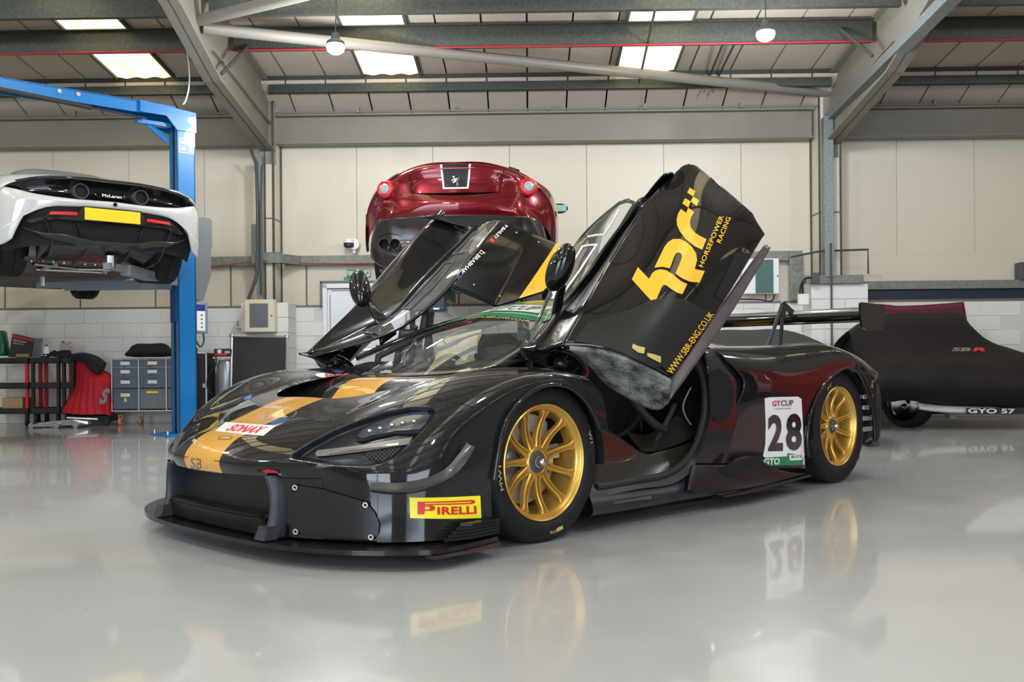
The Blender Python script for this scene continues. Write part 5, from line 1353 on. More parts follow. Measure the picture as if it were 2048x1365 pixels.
def door(sg, label):
    FXf = flip_l if sg < 0 else (lambda v: np.array(v, float))
    def pt(m):
        if sg < 0: m.v = [(x, -y, z) for x, y, z in m.v]
        return m
    hinge = np.array((.05, .80*sg, .75))
    dr_ = bpy.data.objects.new('door', None); COL.objects.link(dr_); dr_.parent = car
    loc = Vector((hinge[0], -hinge[1], hinge[2])); dr_.matrix_local = Matrix.Translation(loc)
    PM[dr_.name] = PM['race_car'] @ Matrix.Translation(loc); dr_['label'] = label
    def B_(name, m, mat, smooth=60, closed=False, solid=None):
        return build(name, pt(m), mat, dr_, FC, smooth=smooth, closed=closed, solid=solid, indir=(INW*np.array((1, sg, 1)) if solid else None))
    ext = [(1.193,0.935,1.86), (1.181,1.1,1.71), (1.242,1.22,1.572), (1.208,1.32,1.386)]
    Pp = surf([r + [e] for r, e in zip((D_CREST, D_R1, D_R2, D_R3), ext)], 60, 50)
    Vp, Fp = grid_mesh(Pp); bv = bvh_of(Vp, Fp)
    oa, ob, on_ = basis((0.823,-0.558,0.107)); OUT = np.array([(-0.293,1.1,0.688),(-0.035,1.1,0.827),(0.125,1.1,1.017),(0.301,1.1,1.241),(0.557,1.1,1.487),(0.689,1.1,1.634),(0.761,1.1,1.684),(0.818,1.1,1.711),(0.868,1.1,1.723),(0.926,1.1,1.718),(1.134,1.1,1.627),(1.333,1.1,1.536),(1.4,1.1,1.507),(1.434,1.1,1.469),(1.527,1.1,1.387),(1.51,1.1,1.286),(1.122,1.1,0.764),(0.716,1.1,0.44)])
    o0 = OUT.mean(0); O2 = np.stack([(OUT-o0)@oa, (OUT-o0)@ob], 1)
    dd_ = sdf_poly(np.stack([(Vp-o0)@oa, (Vp-o0)@ob], 1), O2); dd_ = np.where((Vp[:, 0] > .9), dd_, -1.0)
    Vp, Fi_, _ = clip(Vp, Fp, dd_); Vp, Fp = compact(Vp, Fi_)
    B_('outer_panel', MB().add(Vp, Fp), 'car_gloss_plain', solid=(.03 if sg > 0 else -.03))
    # shoulder channel between the crest and the window
    cr6 = curve(D_CREST[:-1] + [(0.932,0.915,1.674)], 30); wl = curve(WINLOW, 30)
    # align the two curves by height
    rows = []
    for f, dp in ((0, 0), (.06, -.010), (.16, .03), (.38, .12), (.62, .11), (.82, .02), (.92, -.012), (1, 0)):
        r = cr6*(1-f) + wl*f
        g = np.interp(np.linspace(0, 1, 31), [0, .15, .6, .85, 1], [.12, .3, 1.0, .8, .25])[:, None]
        rows.append(r + INW*dp*g)
    B_('shoulder_channel', MB().grid(surf([r[::3] for r in rows], 50, 30)), 'channel_mat', solid=(.012 if sg > 0 else -.012))
    # window
    rl = curve(RAIL, 30)
    gl = [wl, wl*.5+rl*.5 - INW*.025, rl]
    G = surf([r[::3] for r in gl], 50, 24)
    Vg, Fg = grid_mesh(G); bg = bvh_of(Vg, Fg)
    n_u, n_v = 51, 25
    band = [f for i, f in enumerate(Fg) if (i // 24) < 12 or (i % 24) >= 22 or (i % 24) < 1 or (i // 24) > 48]
    pane = [f for i, f in enumerate(Fg) if not ((i // 24) < 12 or (i % 24) >= 22 or (i % 24) < 1 or (i // 24) > 48)]
    V1, F1 = compact(Vg, band); B_('window_frame', MB().add(V1, F1), 'car_gloss_plain', solid=(.014 if sg > 0 else -.014))
    V1, F1 = compact(Vg, pane); wn_ = B_('side_window', MB().add(V1, F1), 'side_window')
    # sliding pane frame and latch on the window
    sf = MB()
    for (i0, i1, j0, j1) in ((20, 34, 6, 6), (20, 34, 15, 15), (20, 20, 6, 15), (34, 34, 6, 15), (37, 37, 6, 17), (37, 45, 6, 9)):
        a = G[i0, j0]-INW*.006; b = G[i1, j1]-INW*.006
        mid = G[(i0+i1)//2, (j0+j1)//2]-INW*.006
        sf.tube([a, mid, b], .006, 6)
    B_('sliding_frame', sf, 'white_plastic' if sg > 0 else 'dark_grey')
    # half roof skin
    R0 = [(.68,.41,1.195), (.89,.402,1.425), (1.156,.458,1.637)]
    R1_ = [(0.918,-0.28,1.091),(1.077,-0.28,1.311),(1.231,-0.28,1.545)]
    R2_ = [(1.091,-0.06,1.171),(1.257,-0.06,1.291),(1.431,-0.06,1.414)]
    R1_ = [(a, -b, c) for a, b, c in R1_]; R2_ = [(a, -b, c) for a, b, c in R2_]
    RP = np.concatenate([surf([R0, R1_], 24, 20), surf([R1_, R2_], 24, 20)[:, 1:]], 1)
    nrm = np.cross(RP[12, 20]-RP[0, 20], RP[12, 30]-RP[12, 10]); nrm /= np.linalg.norm(nrm)
    if nrm @ np.array((-3.9, -3.3, -.6)) < 0: nrm = -nrm
    build('roof_skin', pt(MB().grid(RP)), 'car_matte_panel', dr_, FC, smooth=60, closed=False, solid=.012, indir=-nrm*np.array((1, sg, 1)))
    B_('roof_stripe', MB().grid(RP[:, 30:] + nrm*.003), 'decal_gold')
    for (i, j) in ((3, 8), (3, 20), (12, 4), (22, 12), (22, 24), (4, 33)):
        B_('rivet', MB().ell(RP[i, j]+nrm*.003, (.006, .006, .006), 8, 6), 'alu')
    # front tip bracket and the dusty liner that closes the wing
    TP = [[(0.016,0.83,0.831),(0.079,0.83,0.847),(0.16,0.83,0.859),(0.242,0.83,0.862)], [(-0.037,0.86,0.817),(0.034,0.86,0.811),(0.13,0.86,0.812),(0.242,0.86,0.826)], [(0.006,0.8,0.803),(0.04,0.8,0.782),(0.078,0.8,0.766),(0.116,0.8,0.755)]]
    B_('hinge_cover', MB().grid(surf(TP, 20, 12)), 'carbon_side', solid=(.012 if sg > 0 else -.012))
    LI = [[(0.113,1,0.826), (0.223,1.09,0.81), (0.336,1.19,0.758), (0.474,1.27,0.677)], [(0.227,0.96,0.799), (0.306,1.05,0.748), (0.41,1.16,0.677), (0.498,1.25,0.622)],
          [(0.366,0.92,0.744), (0.425,0.99,0.649), (0.536,1.12,0.558), (0.521,1.22,0.574)]]
    B_('wing_liner', MB().grid(surf(LI, 30, 16)), 'stone_dust', solid=(.02 if sg > 0 else -.02))
    # side skirt blade along the bottom edge
    SK = [[(0.457,1.285,0.684),(0.669,1.285,0.863),(0.885,1.285,1.045),(1.099,1.285,1.221),(1.244,1.285,1.332)], [(0.388,1.32,0.594),(0.623,1.32,0.774),(0.87,1.32,0.973),(1.093,1.32,1.178),(1.221,1.32,1.312)]]
    B_('side_skirt', MB().grid(surf(SK, 30, 4)), 'skirt_mat', solid=(.012 if sg > 0 else -.012))
    if sg < 0: return dr_
    # everything below is on the near door's outer face
    DV = (0.811,-0.581,0.067)
    B_('lower_vane', poly_fill([(-0.067,1.15,0.829),(0.023,1.15,0.908),(0.152,1.15,0.94),(0.346,1.15,0.985),(0.505,1.15,1.031),(0.642,1.15,1.05),(0.772,1.15,1.038),(0.887,1.15,1.005),(0.981,1.15,0.97),(0.637,1.15,0.692),(0.479,1.15,0.74),(0.301,1.15,0.793),(0.134,1.15,0.819),(-0.055,1.15,0.828)], DV, .03, bv, .010), 'vane_mat')
    B_('scoop_shade_patch', poly_fill([(1.023,1.25,1.269),(1.252,1.25,1.284),(0.92,1.25,1.041),(0.848,1.25,1.054)], (0.852,-0.517,0.09), 0.04, bv, .004), 'void')  # flat black patch on the panel, painting in the shade of the scoop hole
    LGD = (0.811,-0.574,0.118)
    def lg_(pts, nm): B_(nm, poly_fill(pts, LGD, .03, bv, .003), 'decal_gold')
    lg_([(0.876,1.1,1.591),(0.922,1.1,1.575),(0.901,1.1,1.547),(0.854,1.1,1.563)], 'team_logo')
    lg_([(0.901,1.1,1.547),(0.949,1.1,1.531),(0.927,1.1,1.5),(0.881,1.1,1.52)], 'team_logo')
    lg_([(0.835,1.1,1.533),(0.881,1.1,1.52),(0.859,1.1,1.487),(0.812,1.1,1.505)], 'team_logo')
    lg_([(0.799,1.1,1.476),(0.841,1.1,1.461),(0.859,1.1,1.487),(0.905,1.1,1.47),(0.878,1.1,1.439),(0.868,1.1,1.415),(0.874,1.1,1.393),(0.905,1.1,1.371),(0.945,1.1,1.358),(0.998,1.1,1.347),(0.961,1.1,1.295),(0.904,1.1,1.305),(0.833,1.1,1.333),(0.787,1.1,1.367),(0.765,1.1,1.396),(0.763,1.1,1.423),(0.777,1.1,1.453)], 'team_logo')
    lg_([(0.585,1.1,1.183),(0.665,1.1,1.285),(0.695,1.1,1.31),(0.733,1.1,1.326),(0.787,1.1,1.331),(0.833,1.1,1.322),(0.88,1.1,1.301),(0.912,1.1,1.274),(0.918,1.1,1.243),(0.899,1.1,1.203),(0.915,1.1,1.201),(0.977,1.1,1.199),(0.934,1.1,1.144),(0.854,1.1,1.143),(0.8,1.1,1.153),(0.748,1.1,1.17),(0.793,1.1,1.234),(0.8,1.1,1.252),(0.793,1.1,1.264),(0.774,1.1,1.267),(0.755,1.1,1.262),(0.741,1.1,1.247),(0.705,1.1,1.19),(0.649,1.1,1.192)], 'team_logo')
    lg_([(0.456,1.1,1.175),(0.545,1.1,1.13),(0.568,1.1,1.157),(0.597,1.1,1.172),(0.634,1.1,1.18),(0.678,1.1,1.179),(0.723,1.1,1.167),(0.761,1.1,1.151),(0.799,1.1,1.138),(0.838,1.1,1.131),(0.799,1.1,1.084),(0.76,1.1,1.087),(0.715,1.1,1.1),(0.678,1.1,1.113),(0.659,1.1,1.114),(0.644,1.1,1.105),(0.596,1.1,1.039),(0.577,1.1,1.031),(0.412,1.1,1.117)], 'team_logo')
    text_part('team_name', 'HORSEPOWER', [(0.933,1.12,1.209),(1.122,1.12,1.465),(1.084,1.12,1.469),(0.899,1.12,1.215)], 'decal_gold', dr_, FC, bv, LGD, .004, bold=.02, spacing=1.05)
    text_part('team_name', 'RACING', [(1.082,1.12,1.331),(1.18,1.12,1.463),(1.142,1.12,1.466),(1.048,1.12,1.338)], 'decal_gold', dr_, FC, bv, LGD, .004, bold=.02, spacing=1.05)
    text_part('web_address', 'WWW.SBR-ENG.CO.UK', [(0.506,1.25,0.698),(0.838,1.25,0.97),(0.795,1.25,0.984),(0.462,1.25,0.716)], 'decal_gold', dr_, FC, bv, (0.827,-0.561,0.02), .014, bold=.012)
    for pts in ([(0.43,1.1,0.843),(0.466,1.1,0.834),(0.518,1.1,0.83),(0.51,1.1,0.803),(0.466,1.1,0.807),(0.423,1.1,0.825)], [(0.533,1.1,0.808),(0.578,1.1,0.804),(0.632,1.1,0.795),(0.632,1.1,0.767),(0.578,1.1,0.781),(0.533,1.1,0.794)]):
        B_('worn_lettering', poly_fill(pts, DV, .03, bv, .017), 'decal_gold_dim')
    return dr_
pbr('vane_mat', (0.017, 0.016, 0.015), 0.42, spec=.3)
pbr('channel_mat', (0.006, 0.006, 0.007), 0.25, coat=0.35, coat_rough=0.05, spec=.1)
pbr('car_matte_panel', (0.008, 0.007, 0.006), 0.22, coat=0.6, coat_rough=0.10, spec=.1)
dn = door(1, 'near raised door with the gold team logo')
df = door(-1, 'far raised door with drivers names')
# driver names on the far door
NV, NF = grid_mesh(flip_l(surf([[(.68,.41,1.195), (.89,.402,1.425), (1.156,.458,1.637)], [(a, -b, c) for a, b, c in [(0.918,-0.28,1.091),(1.077,-0.28,1.311),(1.231,-0.28,1.545)]]], 24, 20))); bvn = bvh_of(NV, NF)
ND = (0.685,-0.718,0.121)
text_part('driver_name', 'P.BAILEY', [(1.164,-0.44,1.604),(1.061,-0.44,1.518),(1.084,-0.44,1.508),(1.19,-0.44,1.597)], 'decal_white', df, FC, bvn, ND, .009, bold=.02)
text_part('driver_name', 'D.BRABHAM', [(0.961,-0.44,1.435),(0.791,-0.44,1.293),(0.815,-0.44,1.28),(0.99,-0.44,1.422)], 'decal_white', df, FC, bvn, ND, .009, bold=.02)
build('flag_sticker', patch([(1.068,-0.46,1.518),(1.047,-0.46,1.498),(1.076,-0.46,1.485),(1.098,-0.46,1.505)], 2, 2, bvn, ND, .004), 'decal_red', df, FC, closed=False)
build('flag_sticker', patch([(0.805,-0.46,1.292),(0.774,-0.46,1.267),(0.801,-0.46,1.251),(0.833,-0.46,1.276)], 2, 2, bvn, ND, .004), 'decal_blue', df, FC, closed=False)
# door mirrors
for sg, dd_ in ((1, dn), (-1, df)):
    def f3(p): return (p[0], p[1]*sg, p[2])
    ax = Vector((.302-.277, .806-.741, 1.273-1.122)).normalized()
    if sg < 0: ax.y = -ax.y
    rot = ax.to_track_quat('Z', 'Y').to_matrix()
    hs = MB().ell(f3((.318, .768, 1.192)), (.062, .058, .118), 28, 18, rot)
    # flatten the rear face of the shell
    hs.v = [(min(x, .352), y, z) for x, y, z in hs.v]
    mr = build('door_mirror', hs, 'car_gloss_plain', dd_, FC, smooth=40)
    build('mirror_stem', MB().grid(surf([[f3(p) for p in ((.335,.74,1.11),(.345,.70,1.04),(.36,.665,.95),(.365,.65,.86))], [f3(p) for p in ((.36,.76,1.12),(.40,.70,1.06),(.44,.65,.99),(.47,.64,.93))]], 12, 6)), 'car_gloss_plain', mr, FC, smooth=60, closed=False, solid=.014)

# ================================================================== LIFTS AND THE TWO CARS ON THEM
pbr('lift_blue', (0.0, 0.155, 0.42), 0.35, coat=0.3)
pbr('lift_blue_dark', (0.0, 0.06, 0.2), 0.5)
pbr('lift_grey', (0.16, 0.17, 0.175), 0.45)
pbr('arm_grey', (0.20, 0.235, 0.27), 0.4)
pbr('pearl_white', (0.52, 0.515, 0.50), 0.25, coat=1.0, coat_rough=0.04)
pbr('gloss_black', (0.006, 0.006, 0.007), 0.12, coat=0.6, spec=.2)
pbr('diffuser_mat', (0.018, 0.016, 0.015), 0.25, coat=0.4)
pbr('underbody', (0.11, 0.09, 0.075), 0.55, noise=0.5, nscale=4)
pbr('plate_yellow', (0.72, 0.54, 0.012), 0.35)
pbr('lamp_red', (0.55, 0.006, 0.012), 0.25, coat=0.5)
pbr('wine_red', (0.15, 0.003, 0.008), 0.25, metal=0.45, coat=0.8, coat_rough=0.03, spec=.2)
pbr('lamp_white', (0.38, 0.385, 0.40), 0.25, coat=0.4)
# ---- blue two-post lift; lift frame: x along the beam, y along the car
LTH = math.radians(40)
LF = yawed(-3.66, 10.6, LTH)
lift = thing('two_post_lift', 'tall blue two-post car lift holding up the white sports car', 'car lift', (-3.66, 10.6, 0), FW, LTH)
build('post', MB().box(-.10, .10, -.115, -.10, .02, 3.50).box(.085, .10, -.115, .115, .02, 3.50).box(-.10, -.085, -.115, -.045, .02, 3.50).box(-.10, -.085, .045, .115, .02, 3.50).box(-.10, .10, .10, .115, .02, 3.50), 'lift_blue', lift, LF)
build('base_plate', MB().box(-.30, .22, -.24, .24, 0, .022, .004), 'lift_blue', lift, LF)
for bx_ in (-.26, .18):
    for by_ in (-.2, .2): build('anchor_bolt', MB().cyl((bx_, by_, .02), (bx_, by_, .06), .016, 8), 'steel', lift, LF)
build('carriage', MB().box(-.12, -.02, -.09, .09, 1.25, 1.95, .01), 'lift_blue_dark', lift, LF)
build('slot_cover', MB().box(-.092, -.085, -.045, .045, .05, 3.45), 'black_rubber', lift, LF)
build('post', MB().box(-3.10, -2.83, -.16, .16, .02, 3.50), 'lift_blue', lift, LF)
bm_ = MB().box(-3.0, -.10, -.09, -.075, 3.50, 3.62).box(-3.0, -.10, .075, .09, 3.50, 3.62).box(-3.0, -.10, -.09, .09, 3.61, 3.625)
build('top_beam', bm_, 'lift_blue', lift, LF)
build('gusset', MB().prism([(.11, -.13, 3.36), (.11, -.13, 3.58), (-.5, -.13, 3.625), (-.5, -.13, 3.50), (-.22, -.13, 3.50), (-.10, -.13, 3.36)], (0, .02, 0)).prism([(.11, .12, 3.36), (.11, .12, 3.58), (-.5, .12, 3.62), (-.5, .12, 3.50), (-.10, .12, 3.36)], (0, .02, 0)), 'lift_blue', lift, LF)
build('strut', MB().box(-.50, -.14, -.05, .05, 3.40, 3.44).tube([(-.45, 0, 3.46), (-.16, 0, 3.25)], .03, 6), 'lift_blue', lift, LF)
build('cutoff_bar', MB().tube([(-2.6, -.11, 3.53), (-1.0, -.11, 3.46)], .025, 8).tube([(-1.0, -.11, 3.46), (-.42, -.11, 3.44)], .010, 8), 'black_plastic', lift, LF, smooth=60)
for bx_ in (-1.30, -1.12): build('bolt_head', MB().cyl((bx_, -.09, 3.58), (bx_, -.105, 3.58), .022, 10), 'steel', lift, LF)
build('rating_plate', MB().box(-.085, .085, -.120, -.1155, 3.12, 3.28), 'white_plastic', lift, LF)
rp = build('rating_plate_face', MB().box(-.078, .078, -.122, -.1205, 3.13, 3.195).box(-.078, .078, -.122, -.1205, 3.202, 3.272), 'lift_blue', lift, LF)
text_part('rating_lettering', '3600KG', [(-.07, -.124, 3.215), (.07, -.124, 3.215), (.07, -.124, 3.26), (-.07, -.124, 3.26)], 'white_plastic', lift, LF, bold=.02)
text_part('rating_lettering', '180 CE', [(-.07, -.124, 3.14), (.07, -.124, 3.14), (.07, -.124, 3.185), (-.07, -.124, 3.185)], 'white_plastic', lift, LF, bold=.02)
mc = MB().prism([(.105,-.10,1.50),(.105,-.10,2.43),(.27,-.10,2.43),(.295,-.10,2.40),(.295,-.10,2.10),(.28,-.10,2.06),(.28,-.10,1.80),(.19,-.10,1.50)], (0, .2, 0))
build('motor_cover', mc, 'lift_grey', lift, LF, smooth=30)
build('control_box', MB().box(.10, .24, -.10, .02, 1.13, 1.48, .01), 'arm_grey', lift, LF)
build('control_panel', MB().box(.11, .205, -.104, -.1005, 1.16, 1.46), 'white_plastic', lift, LF)
build('panel_header', MB().box(.11, .205, -.106, -.1045, 1.38, 1.455), 'decal_blue', lift, LF)
bt = MB()
for q in range(4): bt.box(.155, .175, -.107, -.1045, 1.19+.045*q, 1.207+.045*q)
build('panel_switch', bt, 'decal_grey', lift, LF)
build('panel_cable', MB().tube(curve([(.12, -.05, 1.14), (.12, -.05, 1.05), (.17, -.05, .98), (.21, -.05, 1.04), (.20, -.05, 1.13)], 16), .010, 6), 'dark_grey', lift, LF, smooth=60)
build('limit_switch', MB().box(.10, .14, -.05, .0, .90, .97, .005), 'black_plastic', lift, LF)
# arms reach under the car
def arm(m, p, q, w=.07, h=.05):
    p = np.array(p); q = np.array(q); d_ = (q-p)/np.linalg.norm(q-p); s_ = np.array((-d_[1], d_[0], 0))*w
    m.prism([p+s_, q+s_*.7, q-s_*.7, p-s_], (0, 0, h*2))
    return m
for (tgt, zz) in (((-.95, -1.0), 1.65), ((-1.0, .85), 1.62)):
    a_ = MB(); arm(a_, (-.10, 0, zz), (tgt[0], tgt[1], zz)); arm(a_, (tgt[0]*.6, tgt[1]*.6, zz+.03), (tgt[0]*1.25, tgt[1]*1.2, zz+.03), .05, .03)
    build('lift_arm', a_, 'arm_grey', lift, LF)
    build('lift_pad', MB().cyl((tgt[0]*1.2, tgt[1]*1.15, zz+.05), (tgt[0]*1.2, tgt[1]*1.15, zz+.16), .05, 16).cyl((tgt[0]*1.2, tgt[1]*1.15, zz+.03), (tgt[0]*1.2, tgt[1]*1.15, zz+.1), .02, 8), 'steel', lift, LF)

# ---- white mid-engined sports car on the lift; car frame x right, y forward (away), z up from tyre bottom
WTH = math.radians(40); WO = (-3.70, 8.80); WZ = 1.63
def WF(v):
    v = np.asarray(v, float)*np.array((.955, 1, 1)); c, s = math.cos(WTH), math.sin(WTH)
    return np.stack([WO[0]+v[..., 0]*c-v[..., 1]*s, WO[1]+v[..., 0]*s+v[..., 1]*c, WZ+v[..., 2]], -1)
wc = thing('sports_car', 'pearl white sports car with yellow number plate raised on the blue lift', 'car', (WO[0], WO[1], WZ), FW, WTH)
def mx(P): P = np.array(P, float); P[..., 0] *= -1; return P
def both(rows, nu, nv):
    P = surf(rows, nu, nv); V, F = grid_mesh(P); V2 = V.copy(); V2[:, 0] *= -1
    return np.vstack([V, V2]), F + [tuple(len(V)+i for i in reversed(f)) for f in F]
# upper shell: rows from the deck centre line to the flank, columns from tail to nose
UP = [
 [(0,-.02,.835),(0,.12,.885),(0,.5,.93),(0,1.0,1.05),(0,1.6,1.19),(0,2.1,1.18),(0,2.8,.90),(0,3.4,.72),(0,4.1,.56),(0,4.45,.42)],
 [(.45,.0,.825),(.45,.12,.87),(.45,.5,.91),(.45,1.0,1.02),(.44,1.6,1.15),(.44,2.1,1.14),(.5,2.8,.90),(.5,3.4,.73),(.5,4.1,.57),(.5,4.40,.42)],
 [(.75,.08,.79),(.75,.2,.85),(.76,.5,.89),(.72,1.0,.93),(.66,1.6,1.0),(.66,2.1,.99),(.72,2.8,.86),(.74,3.4,.76),(.74,4.1,.58),(.72,4.3,.42)],
 [(.91,.18,.72),(.92,.3,.80),(.94,.55,.84),(.93,1.0,.82),(.88,1.6,.80),(.88,2.1,.78),(.88,2.8,.76),(.92,3.4,.74),(.90,4.0,.56),(.86,4.2,.42)],
 [(.955,.24,.62),(.965,.36,.68),(.975,.6,.72),(.96,1.0,.68),(.93,1.6,.62),(.93,2.1,.60),(.93,2.8,.60),(.96,3.4,.66),(.95,3.95,.50),(.92,4.15,.38)],
 [(.965,.27,.50),(.975,.38,.52),(.98,.6,.55),(.96,1.05,.50),(.95,1.6,.42),(.95,2.1,.40),(.95,2.8,.42),(.965,3.4,.5),(.955,3.9,.4),(.93,4.1,.3)],
 [(.955,.26,.36),(.965,.36,.34),(.97,.6,.32),(.96,1.05,.26),(.95,1.6,.18),(.95,2.1,.16),(.95,2.8,.18),(.95,3.4,.26),(.94,3.85,.26),(.92,4.05,.2)],
]
V, F = both(UP, 70, 50)
for cy in (.95, 3.62):
    d_ = np.hypot(V[:, 1]-cy, V[:, 2]-.35)-.385; d_ = np.where(np.abs(V[:, 0]) > .7, d_, 1.0)
    V, _, Fo = clip(V, F, d_); V, F = compact(V, Fo)
build('body_shell', MB().add(V, F), 'pearl_white', wc, WF, smooth=50, closed=False, solid=.008)
# tail face: white band between the black deck grille and the black lower valance
def tail(rows, nm, mat, nu=30, nv=10, solid=None):
    V, F = both(rows, nu, nv)
    if nm == 'rear_corner':
        h = len(F)//2; n_ = len(V)//2
        build(nm, MB().add(V[:n_], F[:h]), mat, wc, WF, smooth=60, closed=False, solid=solid)
        V, F = compact(V, F[h:])
    return build(nm, MB().add(V, F), mat, wc, WF, smooth=60, closed=False, solid=solid)
tail([[(0,-.03,.655),(.3,-.02,.65),(.5,.0,.655),(.68,.05,.675),(.80,.11,.705),(.90,.18,.73)],
      [(0,-.045,.635),(.3,-.04,.63),(.5,-.02,.63),(.70,.03,.64),(.84,.10,.655),(.94,.21,.665)],
      [(0,-.04,.605),(.3,-.035,.60),(.52,-.015,.59),(.72,.04,.575),(.87,.12,.54),(.955,.24,.52)],
      [(0,-.02,.59),(.35,-.015,.58),(.58,.01,.555),(.76,.07,.47),(.89,.15,.38),(.955,.26,.34)]], 'tail_band', 'pearl_white', 40, 16)
tail([[(.76,.07,.47),(.89,.15,.38),(.955,.26,.34)],[(.80,.10,.38),(.90,.17,.31),(.955,.27,.28)],[(.84,.14,.27),(.91,.20,.22),(.95,.28,.22)]], 'rear_corner', 'pearl_white', 10, 8, .02)
tail([[(0,.05,.84),(.45,.06,.83),(.72,.12,.80),(.90,.20,.73)],[(0,.07,.72),(.45,.08,.71),(.70,.14,.70),(.85,.20,.70)],[(0,.0,.655),(.45,.0,.65),(.70,.08,.675),(.86,.17,.70)]], 'deck_grille', 'gloss_black', 30, 12)
tail([[(0,-.05,.845),(.35,-.045,.84),(.62,.0,.815),(.80,.07,.775)],[(0,.02,.868),(.35,.02,.862),(.62,.05,.835),(.82,.12,.79)],[(0,.12,.872),(.35,.12,.866),(.62,.14,.845),(.84,.2,.80)]], 'tail_spoiler', 'gloss_black', 30, 8, .012)
for sx_ in (-.28, .28):
    p = build('tail_pipe', MB().lathe([(.058, .0), (.066, -.012), (.070, -.005), (.072, .10)], (sx_, -.02, .725), (0, 1, 0), 28), 'dark_grey', wc, WF, smooth=60, closed=False)
    build('pipe_bore', MB().lathe([(0, .03), (.058, .03), (.060, 0)], (sx_, -.02, .725), (0, 1, 0), 24), 'void', p, WF, closed=False)
bdg = build('badge_plinth', MB().prism([(-.15, -.02, .685), (.15, -.02, .685), (.13, .02, .73), (-.13, .02, .73)], (0, .03, 0)), 'gloss_black', wc, WF)
text_part('badge_lettering', 'McLaren', [(-.09, -.03, .694), (.09, -.03, .694), (.09, -.02, .722), (-.09, -.02, .722)], 'chrome', wc, WF, bold=.0)
build('badge_swoosh', MB().prism([(.10, -.03, .71), (.125, -.03, .728), (.115, -.03, .70)], (0, .004, 0)), 'chrome', wc, WF)
build('rear_camera', MB().cyl((0.02, -.058, .628), (0.02, -.03, .628), .018, 16), 'gloss_black', wc, WF)
build('valance', MB().grid(surf([[(-.92,.30,.36),(-.60,.03,.56),(0,.0,.59),(.60,.03,.56),(.92,.30,.36)],[(-.88,.34,.18),(-.60,.10,.22),(0,.07,.24),(.60,.10,.22),(.88,.34,.18)]], 30, 6)), 'void', wc, WF, closed=False)
pf = MB().prism([(-.60,-.01,.40),(-.56,-.02,.455),(-.30,-.035,.465),(-.27,-.035,.52),(.27,-.035,.52),(.30,-.035,.465),(.56,-.02,.455),(.62,-.0,.42),(.74,.08,.36),(.70,.07,.34),(.5,-.005,.385),(.28,-.03,.385),(-.28,-.03,.385),(-.5,-.01,.385),(-.70,.07,.34),(-.74,.08,.36)], (0, .03, 0))
pf.v = [(x, y, z+.07) for x, y, z in pf.v]
build('plate_frame', pf, 'diffuser_mat', wc, WF)
build('number_plate', MB().box(-.26, .26, -.052, -.040, .465, .578, .004), 'plate_yellow', wc, WF)
for sg in (-1, 1):
    build('rear_reflector', MB().prism([(.32*sg,-.045,.498),(.57*sg,-.030,.488),(.55*sg,-.028,.514),(.33*sg,-.045,.528)], (0, .02, 0)), 'lamp_red', wc, WF)
    for q in (.30, .58): build('valance_strut', MB().prism([(q*sg,-.0,.44),((q+.02)*sg,-.0,.44),((q-.02)*sg,.02,.33),((q-.04)*sg,.02,.33)], (0, .03, 0)), 'diffuser_mat', wc, WF)
# diffuser and belly
DI = [[(0,-.02,.285),(.25,-.03,.29),(.42,-.01,.325),(.62,.03,.335),(.78,.12,.39)],[(0,.15,.22),(.25,.14,.22),(.42,.16,.23),(.56,.18,.25),(.64,.22,.32)],[(0,.6,.15),(.25,.6,.15),(.42,.6,.15),(.50,.6,.15),(.52,.6,.16)]]
V, F = both(DI, 24, 16); build('diffuser', MB().add(V, F), 'diffuser_mat', wc, WF, smooth=50, closed=False, solid=.012)
for q in (-.52, -.20, .20, .52): build('diffuser_fin', MB().prism([(q, .05, .28), (q, .6, .15), (q, .6, .11), (q, .2, .15), (q, .08, .22)], (.012, 0, 0)), 'diffuser_mat', wc, WF)
build('belly_pan', MB().box(-.62, .62, .58, 4.0, .14, .17).box(-.90, .90, 1.40, 3.15, .15, .19), 'underbody', wc, WF)
rb = MB()
for (a, b) in (((-.5, .8), (.0, 1.05)), ((.5, .8), (0, 1.05)), ((-.35, 1.3), (.35, 1.25)), ((-.3, .75), (-.3, 1.3)), ((.3, .75), (.3, 1.3))):
    rb.tube([(a[0], a[1], .125), (b[0], b[1], .125)], .018, 6)
for q in range(12): rb.cyl((-.55+.1*q, .66, .14), (-.55+.1*q, .66, .128), .012, 6)
build('belly_brace', rb, 'steel', wc, WF)
